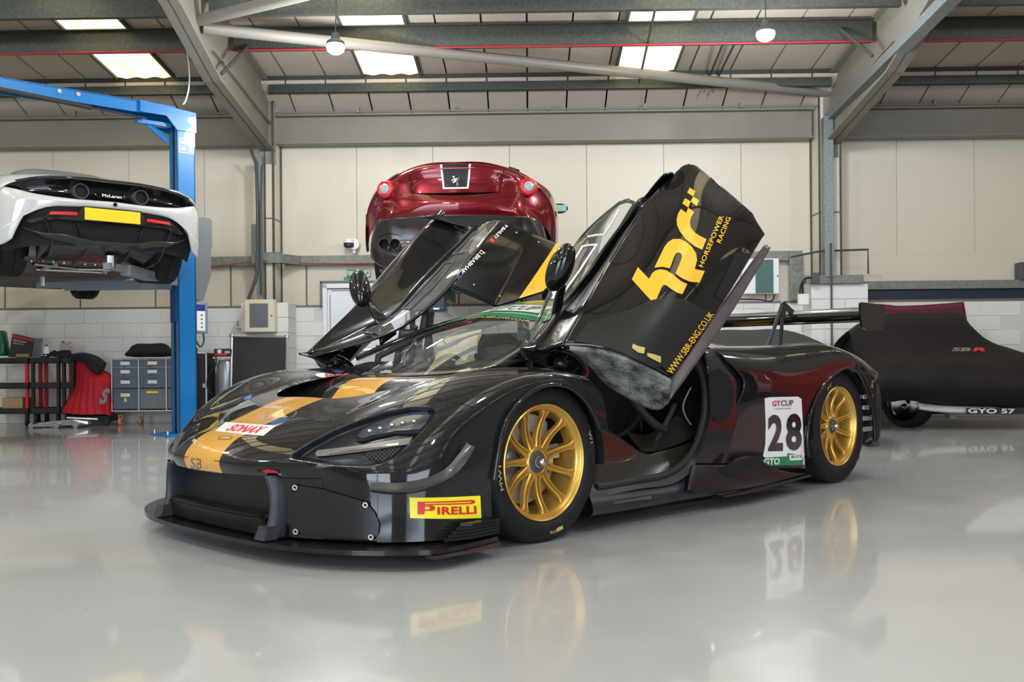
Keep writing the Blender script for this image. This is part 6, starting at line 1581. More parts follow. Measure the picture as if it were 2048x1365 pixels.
for sg in (-1, 1):
    for cy, rt, wd, z_ in ((.95, .345, .37, .35), (3.62, .33, .245, .33)):
        w_ = bpy.data.objects.new('wheel', None); COL.objects.link(w_); w_.parent = wc
        w_.matrix_local = Matrix.Translation(Vector((.95*sg, cy, z_))); PM[w_.name] = PM[wc.name] @ Matrix.Translation(Vector((.95*sg, cy, z_)))
        pr_ = [(.25, .0), (.29, .012), (rt-.02, .0), (rt, -.03), (rt, -wd*.33), (rt-.008, -wd*.33-.003), (rt-.008, -wd*.33-.012), (rt, -wd*.33-.015), (rt, -wd*.66), (rt-.008, -wd*.66-.003), (rt-.008, -wd*.66-.012), (rt, -wd*.66-.015), (rt, -wd+.03), (rt-.02, -wd), (.29, -wd-.012), (.25, -wd)]
        build('tyre', MB().lathe(pr_, (.95*sg, cy, z_), (sg, 0, 0), 56), 'tyre', w_, WF, smooth=40)
        rm_ = MB().lathe([(.25, 0), (.24, -.01), (.23, -.03), (.225, -wd), (.20, -wd)], (.95*sg, cy, z_), (sg, 0, 0), 48).lathe([(0, -.04), (.06, -.04), (.065, -.07)], (.95*sg, cy, z_), (sg, 0, 0), 20)
        for k in range(10):
            a = 2*math.pi*k/10; rm_.tube([((.95-.055)*sg, cy+.05*math.cos(a), z_+.05*math.sin(a)), ((.95-.03)*sg, cy+.23*math.cos(a), z_+.23*math.sin(a))], .014, 5)
        build('rim', rm_, 'dark_grey', w_, WF, smooth=40)

# ---- dark red grand tourer on the second lift, tail towards the camera
RTH = math.radians(-3); RO = (-.53, 9.20); RZ_ = 1.55
def RFm(v):
    v = np.array(v, float); v[..., 1] = np.where(v[..., 1] > 1.2, 1.2+(v[..., 1]-1.2)*.70, v[..., 1]); c, s = math.cos(RTH), math.sin(RTH)
    return np.stack([RO[0]+v[..., 0]*c-v[..., 1]*s, RO[1]+v[..., 0]*s+v[..., 1]*c, RZ_+v[..., 2]], -1)
rc = thing('grand_tourer', 'dark red grand tourer with round tail lamps raised high behind the race car', 'car', (RO[0], RO[1], RZ_), FW, RTH)
RU = [
 [(0,.02,1.165),(0,.10,1.175),(0,.5,1.17),(0,1.0,1.24),(0,1.6,1.33),(0,2.2,1.30),(0,2.9,1.03),(0,3.7,.92),(0,4.4,.70)],
 [(.30,.03,1.155),(.30,.11,1.165),(.32,.5,1.16),(.35,1.0,1.22),(.35,1.6,1.31),(.38,2.2,1.28),(.4,2.9,1.03),(.4,3.7,.92),(.4,4.38,.70)],
 [(.52,.06,1.09),(.53,.14,1.115),(.58,.5,1.12),(.60,1.0,1.13),(.60,1.6,1.18),(.62,2.2,1.16),(.65,2.9,.99),(.65,3.7,.90),(.65,4.3,.68)],
 [(.66,.10,1.02),(.68,.18,1.05),(.76,.5,1.04),(.80,1.0,1.0),(.80,1.6,.96),(.82,2.2,.94),(.82,2.9,.90),(.82,3.7,.84),(.80,4.2,.64)],
 [(.80,.18,.93),(.83,.28,.95),(.90,.5,.95),(.93,1.0,.90),(.91,1.6,.84),(.90,2.2,.82),(.91,2.9,.80),(.93,3.5,.78),(.90,4.1,.58)],
 [(.90,.28,.80),(.93,.38,.80),(.965,.6,.80),(.975,1.0,.76),(.95,1.6,.68),(.94,2.2,.66),(.95,2.9,.66),(.96,3.5,.66),(.93,4.05,.5)],
 [(.945,.33,.62),(.965,.42,.62),(.98,.65,.6),(.98,1.05,.56),(.955,1.6,.48),(.95,2.2,.46),(.955,2.9,.46),(.965,3.5,.46),(.94,4.0,.42)],
 [(.945,.33,.42),(.96,.42,.40),(.975,.65,.38),(.97,1.05,.34),(.94,1.6,.26),(.94,2.2,.24),(.94,2.9,.24),(.95,3.5,.26),(.92,4.0,.3)],
]
V, F = both(RU, 70, 60)
for cy in (.98, 3.72):
    d_ = np.hypot(V[:, 1]-cy, V[:, 2]-.36)-.37; d_ = np.where(np.abs(V[:, 0]) > .7, d_, 1.0)
    V, _, Fo = clip(V, F, d_); V, F = compact(V, Fo)
build('body_shell', MB().add(V, F), 'wine_red', rc, RFm, smooth=50, closed=False, solid=.008)
def rtail(rows, nm, mat, nu=30, nv=16, solid=None):
    V, F = both(rows, nu, nv); return build(nm, MB().add(V, F), mat, rc, RFm, smooth=60, closed=False, solid=solid)
# boot lid and tail face (rows top to bottom)
TF = [
 [(0,.02,1.165),(.28,.03,1.155),(.42,.04,1.125),(.52,.06,1.09),(.66,.10,1.02),(.80,.18,.93),(.90,.28,.80),(.945,.33,.62)],
 [(0,-.015,1.13),(.28,-.005,1.12),(.42,.01,1.09),(.50,.03,1.06),(.64,.08,1.0),(.78,.17,.91),(.89,.27,.78),(.94,.33,.61)],
 [(0,.0,1.02),(.28,.005,1.01),(.40,.02,1.0),(.47,.04,.99),(.62,.06,.94),(.76,.14,.85),(.88,.25,.74),(.935,.33,.59)],
 [(0,-.02,.87),(.28,-.01,.87),(.39,.0,.875),(.45,.015,.875),(.60,.035,.87),(.75,.11,.80),(.87,.23,.70),(.93,.33,.57)],
]
rtail(TF, 'boot_lid', 'wine_red', 40, 24)
rtail([[(0,-.02,.872),(.28,-.01,.872),(.38,.0,.876)],[(0,.06,.85),(.28,.06,.85),(.38,.03,.86)],[(0,-.02,.805),(.28,-.01,.815),(.38,.0,.84)]], 'boot_recess', 'void', 16, 6)
BT = [
 [(0,-.02,.845),(.30,-.01,.855),(.45,.015,.875),(.60,.035,.87),(.75,.11,.80),(.87,.23,.70),(.93,.33,.57)],
 [(0,-.06,.79),(.30,-.05,.79),(.45,-.02,.80),(.60,.0,.79),(.74,.08,.74),(.86,.21,.64),(.93,.33,.52)],
 [(0,-.065,.73),(.30,-.055,.725),(.46,-.04,.70),(.62,-.01,.69),(.75,.08,.66),(.865,.21,.58),(.93,.33,.48)],
 [(0,-.045,.655),(.30,-.035,.65),(.47,-.02,.64),(.64,.0,.635),(.77,.09,.615),(.87,.22,.53),(.93,.33,.44)],
]
rtail(BT, 'bumper', 'wine_red', 40, 20)
LB = [
 [(0,-.045,.655),(.30,-.035,.65),(.47,-.02,.64),(.64,.0,.635),(.77,.09,.615),(.84,.20,.55)],
 [(0,.02,.58),(.30,.02,.57),(.47,.03,.56),(.66,.03,.55),(.80,.10,.50),(.86,.20,.46)],
 [(0,.06,.44),(.30,.06,.42),(.47,.05,.40),(.66,.05,.40),(.82,.11,.40),(.87,.20,.38)],
 [(0,.03,.30),(.30,.03,.29),(.47,.0,.27),(.62,.02,.25),(.78,.10,.24),(.87,.22,.28)],
 [(0,.10,.20),(.30,.10,.19),(.47,.05,.14),(.58,.06,.13),(.72,.13,.17),(.85,.25,.25)],
]
rtail(LB, 'rear_diffuser', 'diffuser_mat', 40, 24, .01)
for sg in (-1, 1):
    # round tail lamps
    o_ = (.70*sg, .075, .93); ax_ = (.28*sg, -1, .05)
    lp = build('tail_lamp', MB().lathe([(.045, .015), (.06, .03), (.080, .025), (.092, .0), (.092, -.05)], o_, ax_, 36), 'lamp_red', rc, RFm, smooth=60, closed=False)
    build('lamp_centre', MB().lathe([(0, .036), (.03, .036), (.048, .032), (.052, .022)], o_, ax_, 28), 'lamp_white', lp, RFm, smooth=60, closed=False)
    for k in (-1, 1):
        px_ = (.645+.052*k)*sg
        pp_ = build('tail_pipe', MB().lathe([(.040, .0), (.047, -.012), (.050, -.004), (.050, .12)], (px_, -.03, .38), (0, 1, 0), 28), 'chrome', rc, RFm, smooth=60, closed=False)
        build('pipe_bore', MB().lathe([(0, .05), (.041, .05), (.041, 0)], (px_, -.03, .38), (0, 1, 0), 24), 'void', pp_, RFm, closed=False)
    build('exhaust_recess', MB().grid(surf([[(.53*sg,.03,.46),(.65*sg,.02,.49),(.78*sg,.06,.46)],[(.53*sg,.12,.40),(.65*sg,.13,.40),(.78*sg,.15,.40)],[(.53*sg,.05,.31),(.65*sg,.03,.30),(.78*sg,.08,.32)]], 10, 8)), 'void', rc, RFm, closed=False)
    build('side_vent', MB().prism([(.948*sg,.36,.60),(.955*sg,.40,.74),(.96*sg,.46,.72),(.96*sg,.47,.5),(.955*sg,.44,.36),(.95*sg,.38,.42)], (.012*sg, 0, 0)), 'void', rc, RFm)
    build('flying_buttress', MB().grid(surf([[(.50*sg,.20,1.14),(.52*sg,.5,1.19),(.50*sg,.9,1.28)],[(.60*sg,.22,1.11),(.60*sg,.5,1.15),(.56*sg,.9,1.25)]], 10, 4)), 'gloss_black', rc, RFm, smooth=60, closed=False, solid=.02)
    build('wing_mirror', MB().tube([(.90*sg,2.35,.96),(.96*sg,2.32,1.0)], .025, 8).ell((1.0*sg,2.30,1.025), (.10, .06, .06), 16, 10), 'diffuser_mat', rc, RFm, smooth=60)
    build('mirror_glass', MB().box(.94*sg, 1.08*sg, 2.235, 2.24, .985, 1.06, .002), pbr('mirror_glass%d' % (sg+1), (0.25, 0.45, 0.38), 0.1), rc, RFm)
    for cy, rt, wd in ((.98, .345, .30), (3.72, .335, .245)):
        w_ = bpy.data.objects.new('wheel', None); COL.objects.link(w_); w_.parent = rc
        w_.matrix_local = Matrix.Translation(Vector((.93*sg, cy, .345))); PM[w_.name] = PM[rc.name] @ Matrix.Translation(Vector((.93*sg, cy, .345)))
        build('tyre', MB().lathe([(.25, .0), (.29, .012), (rt-.02, .0), (rt, -.03), (rt, -wd+.03), (rt-.02, -wd), (.29, -wd-.012), (.25, -wd)], (.93*sg, cy, .345), (sg, 0, 0), 48), 'tyre', w_, RFm, smooth=40)
        rm_ = MB().lathe([(.25, 0), (.24, -.01), (.225, -wd)], (.93*sg, cy, .345), (sg, 0, 0), 40)
        for k in range(5):
            a = 2*math.pi*k/5; rm_.tube([((.93-.03)*sg, cy, .345), ((.93-.01)*sg, cy+.235*math.cos(a), .345+.235*math.sin(a))], .022, 5)
        build('rim', rm_, 'dark_grey', w_, RFm, smooth=40)
build('belly_pan', MB().box(-.8, .8, .25, 4.2, .14, .17), 'underbody', rc, RFm)
# racing stripe on the boot: black panel edged in white
Pb = surf(TF, 40, 24)
Vb_, Fb_ = both(TF, 40, 24); bvb = bvh_of(Vb_, Fb_)
SB_ = (0, 1, 0)
stp = build('boot_stripe', poly_fill([(-.155,-.3,1.185),(.155,-.3,1.185),(.125,-.3,.905),(-.125,-.3,.905)], SB_, .03, bvb, .004), 'car_matte', rc, RFm, smooth=60, closed=False)
for pts in ([(-.155,-.3,1.18),(-.135,-.3,1.18),(-.108,-.3,.915),(-.125,-.3,.905)], [(.155,-.3,1.18),(.135,-.3,1.18),(.108,-.3,.915),(.125,-.3,.905)], [(-.125,-.3,.905),(.125,-.3,.905),(.120,-.3,.922),(-.120,-.3,.922)]):
    build('stripe_edge', poly_fill(pts, SB_, .03, bvb, .007), 'decal_white', stp, RFm, smooth=60, closed=False)
build('brake_light_bar', MB().box(-.19, .19, -.035, -.02, 1.098, 1.106), 'lamp_red', rc, RFm)
# small rampant chrome emblem
em = MB()
em.ell((0, -.022, .985), (.012, .006, .030), 12, 8, Matrix.Rotation(.5, 3, 'Y')).ell((-.020, -.022, 1.022), (.014, .005, .007), 10, 6, Matrix.Rotation(-.6, 3, 'Y'))
for pth in ([(-.008,0,.01),(-.012,0,.028),(-.014,0,.038)], [(.012,0,-.018),(.008,0,-.040),(.016,0,-.052)], [(.014,0,-.016),(.026,0,-.034),(.020,0,-.050)], [(-.008,0,.006),(-.030,0,.010),(-.036,0,-.004)], [(-.004,0,-.002),(-.026,0,-.012),(-.024,0,-.026)], [(.016,0,-.008),(.032,0,.004),(.030,0,.026),(.038,0,.034)]):
    em.tube([(x, -.022, .985+z) for x, y, z in pth], .0042, 5)
build('rear_emblem', em, 'chrome', rc, RFm, smooth=60)
for (a, b) in (((-.47,.02,1.10),(-.43,.0,.88)), ((.47,.02,1.10),(.43,.0,.88))):
    build('shut_line', MB().tube([a, ((a[0]+b[0])/2, -.0+.018, (a[2]+b[2])/2), b], .004, 4), 'void', rc, RFm)
# second lift under it: slim dark posts and arms
l2 = thing('scissor_lift', 'dark steel lift frame carrying the dark red car behind the race car', 'car lift', (RO[0], 11.4, 0), FW, RTH)
def L2F(v): v = np.asarray(v, float); return RFm(v - np.array((0, 0, RZ_)))
for sx_ in (-.55, .55):
    build('platform', MB().box(sx_-.22, sx_+.22, .9, 3.6, 1.53, 1.66, .01), 'dark_grey', l2, L2F)
    build('scissor_leg', MB().prism([(sx_-.03, .9, .1), (sx_-.03, 1.05, .1), (sx_-.03, 3.0, 1.58), (sx_-.03, 2.85, 1.58)], (.06, 0, 0)), 'dark_grey', l2, L2F)
    build('scissor_leg', MB().prism([(sx_+.05, 3.0, .1), (sx_+.05, 2.85, .1), (sx_+.05, .9, 1.58), (sx_+.05, 1.05, 1.58)], (.05, 0, 0)), 'dark_grey', l2, L2F)
    build('base_frame', MB().box(sx_-.25, sx_+.25, .7, 3.2, 0, .1, .01), 'dark_grey', l2, L2F)

# ================================================================== ALONG THE BACK WALL
pbr('trolley_black', (0.016, 0.017, 0.016), 0.5)
pbr('trolley_red', (0.60, 0.02, 0.04), 0.35)
pbr('cloth_red', (0.50, 0.008, 0.018), 0.65, bump=0.2, bscale=12)
pbr('cloth_black', (0.012, 0.012, 0.012), 0.8, bump=0.2, bscale=12)
pbr('cardboard', (0.40, 0.27, 0.12), 0.8)
pbr('bin_blue_grey', (0.115, 0.15, 0.19), 0.5)
pbr('bin_grey', (0.17, 0.185, 0.19), 0.5)
pbr('oil_beige', (0.50, 0.42, 0.30), 0.45)
pbr('green_bag', (0.01, 0.14, 0.07), 0.35, coat=0.4)
pbr('box_black', (0.03, 0.03, 0.035), 0.4)
pbr('charger_silver', (0.45, 0.46, 0.48), 0.3, metal=0.6)
pbr('slate', (0.028, 0.028, 0.027), 0.7, noise=0.2, nscale=6)
def Rb(m, px0, py0, px1, py1, y0, y1, bev=0.0):
    """box from two front-face corners given in room coordinates"""
    return m.box(px0[0], px1[0], y0, y1, px0[2], px1[2], bev)
def rthing(name, label, cat, base, group=None): return thing(name, label, cat, base, FR, ROOM_YAW, group)
def trolley(x0, x1, front_red, rear_red, label, y0=12.22, y1=12.62, tops=(.893, .566, .238), posts=(True, True)):
    t = rthing('tool_trolley', label, 'trolley', ((x0+x1)/2, (y0+y1)/2, 0), 'rolling tool trolleys by the back wall')
    for z in tops:
        tray = MB().box(x0, x1, y0, y1, z-.075, z-.063).box(x0, x1, y0, y0+.012, z-.075, z).box(x0, x1, y1-.012, y1, z-.075, z).box(x0, x0+.012, y0, y1, z-.075, z).box(x1-.012, x1, y0, y1, z-.075, z)
        build('shelf', tray, 'trolley_black', t, FR)
    for xx, fr in ((x0+.012, posts[0]), (x1-.05, posts[1])):
        for yy, cc in ((y0+.012, front_red), (y1-.05, rear_red)):
            for (za, zb) in ((tops[2], tops[1]-.075), (tops[1], tops[0]-.075)):
                build('post', MB().box(xx, xx+.038, yy, yy+.038, za-.01, zb), 'trolley_red' if cc else 'trolley_black', t, FR)
    for xx in (x0+.05, x1-.05):
        for yy in (y0+.06, y1-.06):
            build('castor', MB().cyl((xx-.012, yy, .045), (xx+.012, yy, .045), .045, 16).box(xx-.02, xx+.02, yy-.02, yy+.02, .06, .165), 'black_rubber', t, FR, smooth=40)
    return t
TA = (-6.497,12.22,0.996); TB_ = (-6.091,12.22,0.993)
trolley(TA[0]-.66, TA[0]-.005, True, True, 'leftmost black and red tool trolley holding a cardboard box')
trolley(TA[0]+.01, TB_[0], False, True, 'black tool trolley between the red trolley and the red cover')
trolley(TB_[0]+.01, TB_[0]+.19, False, False, 'low black tool trolley half hidden by the red cover', tops=(.890, .566, .24))
# things on the trolleys
gb = MB().grid(surf([[(-7.041,12.45,0.925), (-7.033,12.45,1.071), (-7.038,12.45,1.243)], [(-6.89,12.3,0.923), (-6.882,12.3,1.066), (-6.932,12.38,1.24)], [(-6.866,12.4,0.923), (-6.896,12.42,1.069), (-6.944,12.46,1.236)]], 8, 8))
build('green_sack', gb, 'green_bag', frame=FR, smooth=60, closed=False, solid=.03, label='shiny dark green sack standing on the leftmost trolley', cat='sack')
a = (-6.804,12.3,0.909); b = (-6.494,12.3,0.906)
bxm = rthing('tool_box_carton', 'black product carton with red band leaning on the leftmost trolley', 'box', ((a[0]+b[0])/2, 12.4, .8))
c0, c1, c2, c3 = (-6.816,12.32,0.903), (-6.505,12.32,0.903), (-6.502,12.38,1.137), (-6.793,12.38,1.212)
e0, e1 = (-6.486,12.5,0.901), (-6.468,12.52,1.154)
build('carton', MB().prism([c0, c1, c2, c3], (.0, .13, 0)), 'box_black', bxm, FR)
build('carton_side', MB().prism([c1, e0, e1, c2], (0, .012, 0)), 'mid_grey', bxm, FR)
def qq4(u0, v0, u1, v1, dy=-.004): 
    P = on_quad(np.array([(u0, v0), (u1, v0), (u1, v1), (u0, v1)]), [c0, c1, c2, c3]); P[:, 1] += dy; return P
build('red_band', MB().add(qq4(0, .86, 1, .97), [(0, 1, 2, 3)]), 'decal_red', bxm, FR, closed=False)
text_part('carton_lettering', 'Hybrid Connector', qq4(.08, .68, .68, .80), 'decal_white', bxm, FR)
text_part('carton_lettering', 'Welder System', qq4(.08, .57, .56, .66), 'decal_white', bxm, FR)
tube_ = MB().tube([((-6.673,12.24,0.927)[0], 12.26, .92), ((-6.515,12.24,0.912)[0], 12.27, .92)], .025, 12)
build('cardboard_tube', tube_, 'cardboard', frame=FR, smooth=40, label='brown cardboard tube lying before the black carton', cat='tube')
build('cardboard_box', MB().box((-6.889,12.3,0.236)[0], (-6.612,12.3,0.234)[0], 12.28, 12.55, .177, (-6.888,12.3,0.373)[2], .003), 'cardboard', frame=FR, label='brown cardboard box on bottom shelf of the leftmost trolley', cat='box')
wbm = rthing('white_bottle', 'white bottle with blue cap beside the black cable', 'bottle', (-6.329,12.35,0.918))
a = np.array((-6.329,12.35,0.905))
build('body', MB().lathe([(0, 0), (.038, 0), (.04, .01), (.04, .115), (.02, .14), (.016, .15), (0, .15)], (a[0], a[1], .895), n=20), 'white_plastic', wbm, FR, smooth=40)
build('cap', MB().cyl((a[0], a[1], 1.045), (a[0], a[1], 1.062), .017, 14), 'decal_blue', wbm, FR)
build('bottle_label', MB().lathe([(.0408, .03), (.0408, .05)], (a[0], a[1], .895), n=20), 'dark_grey', wbm, FR, closed=False)
jm = rthing('oil_jug', 'beige oil jug with red cap and handle on the middle trolley', 'jug', (-6.16,12.45,0.918))
j = np.array((-6.153,12.45,0.905)); jx = j[0]
build('body', MB().prism([(jx-.085, 12.50, .895), (jx+.085, 12.50, .895), (jx+.085, 12.50, 1.0), (jx+.06, 12.50, 1.03), (jx-.04, 12.50, 1.09), (jx-.06, 12.50, 1.09), (jx-.085, 12.50, 1.02)], (0, .08, 0)), 'oil_beige', jm, FR)
build('handle', MB().tube([(jx-.02, 12.54, 1.07), (jx+.05, 12.54, 1.10), (jx+.078, 12.54, 1.06), (jx+.078, 12.54, .98)], .012, 8), 'oil_beige', jm, FR, smooth=60)
build('cap', MB().cyl((jx-.05, 12.54, 1.09), (jx-.05, 12.54, 1.115), .02, 12), 'decal_red', jm, FR)
cm = MB(); cx_, cy_ = (-6.161,12.4,0.944)[0], 12.33
for k in range(6):
    cm.tube([(cx_+(.17-.012*k)*math.cos(t)+.01*k, cy_+(.08-.008*k)*math.sin(t), .912+.012*k+.012*math.sin(3*t+k)) for t in [2*math.pi*i/26 for i in range(26)]], .009, 6, closed=True)
cm.tube(curve([(cx_-.17, cy_-.02, .912), (cx_-.20, cy_-.06, .905), (cx_-.15, cy_-.09, .905)], 8), .009, 6)
build('cable_coil', cm, 'black_rubber', frame=FR, smooth=60, label='coiled black cable heaped on top of the middle trolley', cat='cable')
# red covered machine
cs = rthing('covered_machine', 'workshop machine under a red cover with black cloth on top', 'machine', (-5.77,12.3,0.078))
RC = [
 [(-5.978,12.35,0.883), (-5.929,12.3,0.699), (-5.948,12.28,0.491), (-5.979,12.22,0.343), (-6.045,12.18,0.184)],
 [(-5.838,12.25,0.887), (-5.787,12.18,0.699), (-5.798,12.16,0.493), (-5.813,12.12,0.346), (-5.837,12.1,0.16)],
 [(-5.72,12.22,0.808), (-5.675,12.15,0.666), (-5.667,12.13,0.492), (-5.67,12.12,0.345), (-5.656,12.1,0.153)],
 [(-5.577,12.25,0.703), (-5.537,12.16,0.62), (-5.538,12.16,0.491), (-5.524,12.14,0.343), (-5.506,12.14,0.156)],
 [(-5.462,12.3,0.663), (-5.445,12.26,0.585), (-5.446,12.26,0.468), (-5.447,12.26,0.319), (-5.442,12.26,0.13)],
 [(-5.553,12.55,0.661), (-5.547,12.55,0.581), (-5.548,12.55,0.461), (-5.549,12.55,0.308), (-5.537,12.55,0.128)],
 [(-5.88,12.62,0.824), (-5.881,12.62,0.663), (-5.883,12.62,0.482), (-5.884,12.62,0.308), (-5.885,12.62,0.141)],
 [(-6.063,12.58,0.892), (-6.078,12.58,0.698), (-6.093,12.58,0.485), (-6.135,12.58,0.311), (-6.203,12.58,0.172)],
 [(-5.978,12.35,0.883), (-5.929,12.3,0.699), (-5.948,12.28,0.491), (-5.979,12.22,0.343), (-6.045,12.18,0.184)],
]
Pc = surf(RC, 20, 64)
for jx_ in range(Pc.shape[1]): Pc[:, jx_, 1] += .014*math.sin(jx_*1.7)*np.linspace(.2, 1, Pc.shape[0])
build('red_cover', MB().grid(Pc), 'cloth_red', cs, FR, smooth=60, closed=False)
build('cover_top', MB().grid(surf([[(-5.978,12.35,0.883), (-5.838,12.25,0.887), (-5.72,12.22,0.808), (-5.577,12.25,0.703), (-5.462,12.3,0.663)], [(-6.063,12.58,0.892), (-5.991,12.6,0.891), (-5.88,12.62,0.824), (-5.723,12.6,0.715), (-5.553,12.55,0.661)]], 14, 4)), 'cloth_red', cs, FR, smooth=60, closed=False)
build('machine_base', MB().box((-6.013,12.3,0.112)[0], (-5.46,12.3,0.108)[0], 12.22, 12.6, .06, .13).cyl(((-5.506,12.3,0.109)[0], 12.2, .06), ((-5.506,12.3,0.109)[0], 12.26, .06), .06, 16), 'trolley_black', cs, FR)
text_part('cover_logo', 'S', [np.array(p)-np.array((0, .02, 0)) for p in [(-5.53,12.11,0.286),(-5.4,12.11,0.285),(-5.373,12.11,0.491),(-5.489,12.11,0.492)]], 'mid_grey', cs, FR, shear=.3, bold=.06)
BK = [[(-6.148,12.52,0.899), (-6.024,12.5,0.937), (-5.877,12.5,0.943), (-5.723,12.5,0.895), (-5.61,12.5,0.808)], [(-6.02,12.3,0.85), (-5.866,12.2,0.894), (-5.712,12.15,0.873), (-5.595,12.12,0.775), (-5.527,12.14,0.684)], [(-6.004,12.28,0.811), (-5.89,12.18,0.849), (-5.725,12.12,0.815), (-5.638,12.1,0.731), (-5.57,12.12,0.685)]]
build('black_cloth', MB().grid(surf(BK, 24, 12)), 'cloth_black', frame=FR, smooth=60, closed=False, solid=.012, label='folded black cloth thrown over the red covered machine', cat='cloth')
# trolley jack lying on the floor
jk = rthing('floor_jack', 'low silver trolley jack on the floor before the trolleys', 'jack', (-6.352,13.263,0))
g0, g1 = np.array((-6.315,11.9,0.092)), np.array((-5.582,11.9,0.112))
y_ = 11.95
build('frame', MB().prism([(g0[0], y_-.1, .02), (g0[0]+.15, y_-.1, .07), (g0[0]+.55, y_-.08, .10), (g1[0], y_-.04, .075), (g1[0], y_-.04, .04), (g0[0], y_-.1, .012)], (0, .03, 0)).prism([(g0[0], y_+.1, .02), (g0[0]+.15, y_+.1, .07), (g0[0]+.55, y_+.08, .10), (g1[0], y_+.04, .075), (g1[0], y_+.04, .04), (g0[0], y_+.1, .012)], (0, .03, 0)), 'alu', jk, FR)
for dx in (.06, .38, .62): build('jack_wheel', MB().cyl((g0[0]+dx, y_-.14, .035), (g0[0]+dx, y_+.16, .035), .035, 14), 'steel', jk, FR, smooth=40)
build('jack_handle', MB().tube([(g0[0]+.45, y_, .12), (g1[0]+.1, y_+.02, .10)], .016, 8), 'alu', jk, FR)
# crate rack
xa, xb = (-5.432,12.25,0.858)[0], (-4.34,12.25,0.849)[0]
ct = rthing('bin_rack', 'aluminium framed rack of blue-grey storage bins on castors', 'rack', ((xa+xb)/2, 12.45, 0))
zt, zb = (-5.379,12.25,0.884)[2], (-5.385,12.25,0.195)[2]
fr_ = MB().box(xa, xb, 12.25, 12.65, zt-.012, zt).box(xa, xb, 12.25, 12.65, zb-.012, zb+.004)
xs = [(-5.425,12.25,0.858)[0], (-5.072,12.25,0.855)[0], (-4.712,12.25,0.852)[0], (-4.347,12.25,0.849)[0]]
for x in xs + [xb]: fr_.box(x-.008, x+.008, 12.25, 12.27, zb, zt).box(x-.008, x+.008, 12.63, 12.65, zb, zt)
build('frame', fr_, 'alu', ct, FR)
zr = [(-5.38,12.25,0.864)[2], (-5.38,12.25,0.76)[2], (-5.381,12.25,0.65)[2], (-5.383,12.25,0.481)[2], (-5.385,12.25,0.208)[2]]
for ci in range(3):
    for ri in range(4):
        x0, x1 = xs[ci]+.012, xs[ci+1]-.012; z1, z0 = zr[ri]-.006, zr[ri+1]+.008
        big = (ci == 1 and ri == 3)
        bn = build('storage_bin', MB().box(x0, x1, 12.262, 12.62, z0, z1-.012, .004).box(x0-.002, x1+.002, 12.255, 12.62, z1-.022, z1, .003).box(x0+.03, x0+.045, 12.255, 12.27, z0, z1-.02).box(x1-.045, x1-.03, 12.255, 12.27, z0, z1-.02), 'bin_grey' if big else 'bin_blue_grey', ct, FR)
        xm = (x0+x1)/2
        if not big:
            build('bin_label', MB().box(xm-.06, xm+.06, 12.248, 12.254, max(z0+.02, z1-.10), max(z0+.02, z1-.10)+.045), 'white_plastic', bn, FR)
            build('bin_marker', MB().box(xm-.045, xm+.05, 12.249, 12.255, max(z0+.02, z1-.10)+.046, max(z0+.02, z1-.10)+.062), 'dark_grey' if (ci+ri) % 2 else 'decal_blue', bn, FR)
        else:
            build('bin_label', MB().box(xm-.08, xm+.08, 12.248, 12.254, z1-.055, z1-.03), 'yellow_label', bn, FR)
        if ci == 0 and ri == 3: build('bin_label', MB().box(xm-.015, xm+.015, 12.248, 12.254, z0+.09, z0+.14), 'yellow_label', bn, FR)
for x, y in ((xa+.10, 12.3), (xa+.27, 12.55), (xb-.12, 12.3), (xb-.3, 12.55)):
    build('castor', MB().cyl((x-.014, y, .05), (x+.014, y, .05), .05, 18), 'orange', ct, FR, smooth=40)
    build('castor_fork', MB().box(x-.025, x-.018, y-.02, y+.02, .05, .13).box(x+.018, x+.025, y-.02, y+.02, .05, .13).box(x-.03, x+.03, y-.03, y+.03, .125, .135), 'steel', ct, FR)
BG = [[(-5.257,12.3,0.903),(-5.138,12.3,0.892),(-4.941,12.3,0.89),(-4.744,12.3,0.892),(-4.639,12.3,0.904)], [(-5.235,12.22,0.934),(-5.118,12.22,0.959),(-4.909,12.22,0.964),(-4.713,12.22,0.962),(-4.596,12.22,0.935)], [(-5.208,12.25,0.973),(-5.143,12.25,1.025),(-4.92,12.25,1.036),(-4.711,12.25,1.034),(-4.633,12.25,0.975)], [(-5.25,12.38,0.982),(-5.171,12.38,1.054),(-4.972,12.38,1.062),(-4.774,12.38,1.057),(-4.695,12.38,0.991)], [(-5.344,12.6,0.913),(-5.25,12.6,0.912),(-5.062,12.6,0.911),(-4.86,12.6,0.909),(-4.766,12.6,0.908)]]
build('kit_bag', MB().grid(surf(BG, 24, 24)), 'cloth_black', frame=FR, smooth=60, closed=False, solid=.01, label='flat black bag lying on top of the bin rack', cat='bag')
# flight case behind the lift post
xa, xb = (-4.4,12.4,0.851)[0], (-4.235,12.4,0.849)[0]
fc_ = rthing('flight_case', 'tall dark flight case standing right of the blue lift post', 'case', ((xa+xb)/2, 12.6, 0))
build('case', MB().box(xa+.02, xb, 12.4, 12.75, .12, .94, .006), 'slate', fc_, FR)
build('case_edge', MB().box(xb-.012, xb+.006, 12.392, 12.41, .12, .945).box(xa+.02, xb+.006, 12.392, 12.41, .93, .945), 'alu', fc_, FR)
build('latch', MB().box(xb-.05, xb-.01, 12.38, 12.40, .48, .54, .004), 'steel', fc_, FR)
build('castor', MB().cyl((xb-.08, 12.5, .06), (xb-.05, 12.5, .06), .06, 14).cyl((xa+.03, 12.5, .06), (xa+.06, 12.5, .06), .06, 14).box(xa+.03, xb, 12.45, 12.7, .11, .125), 'black_rubber', fc_, FR)
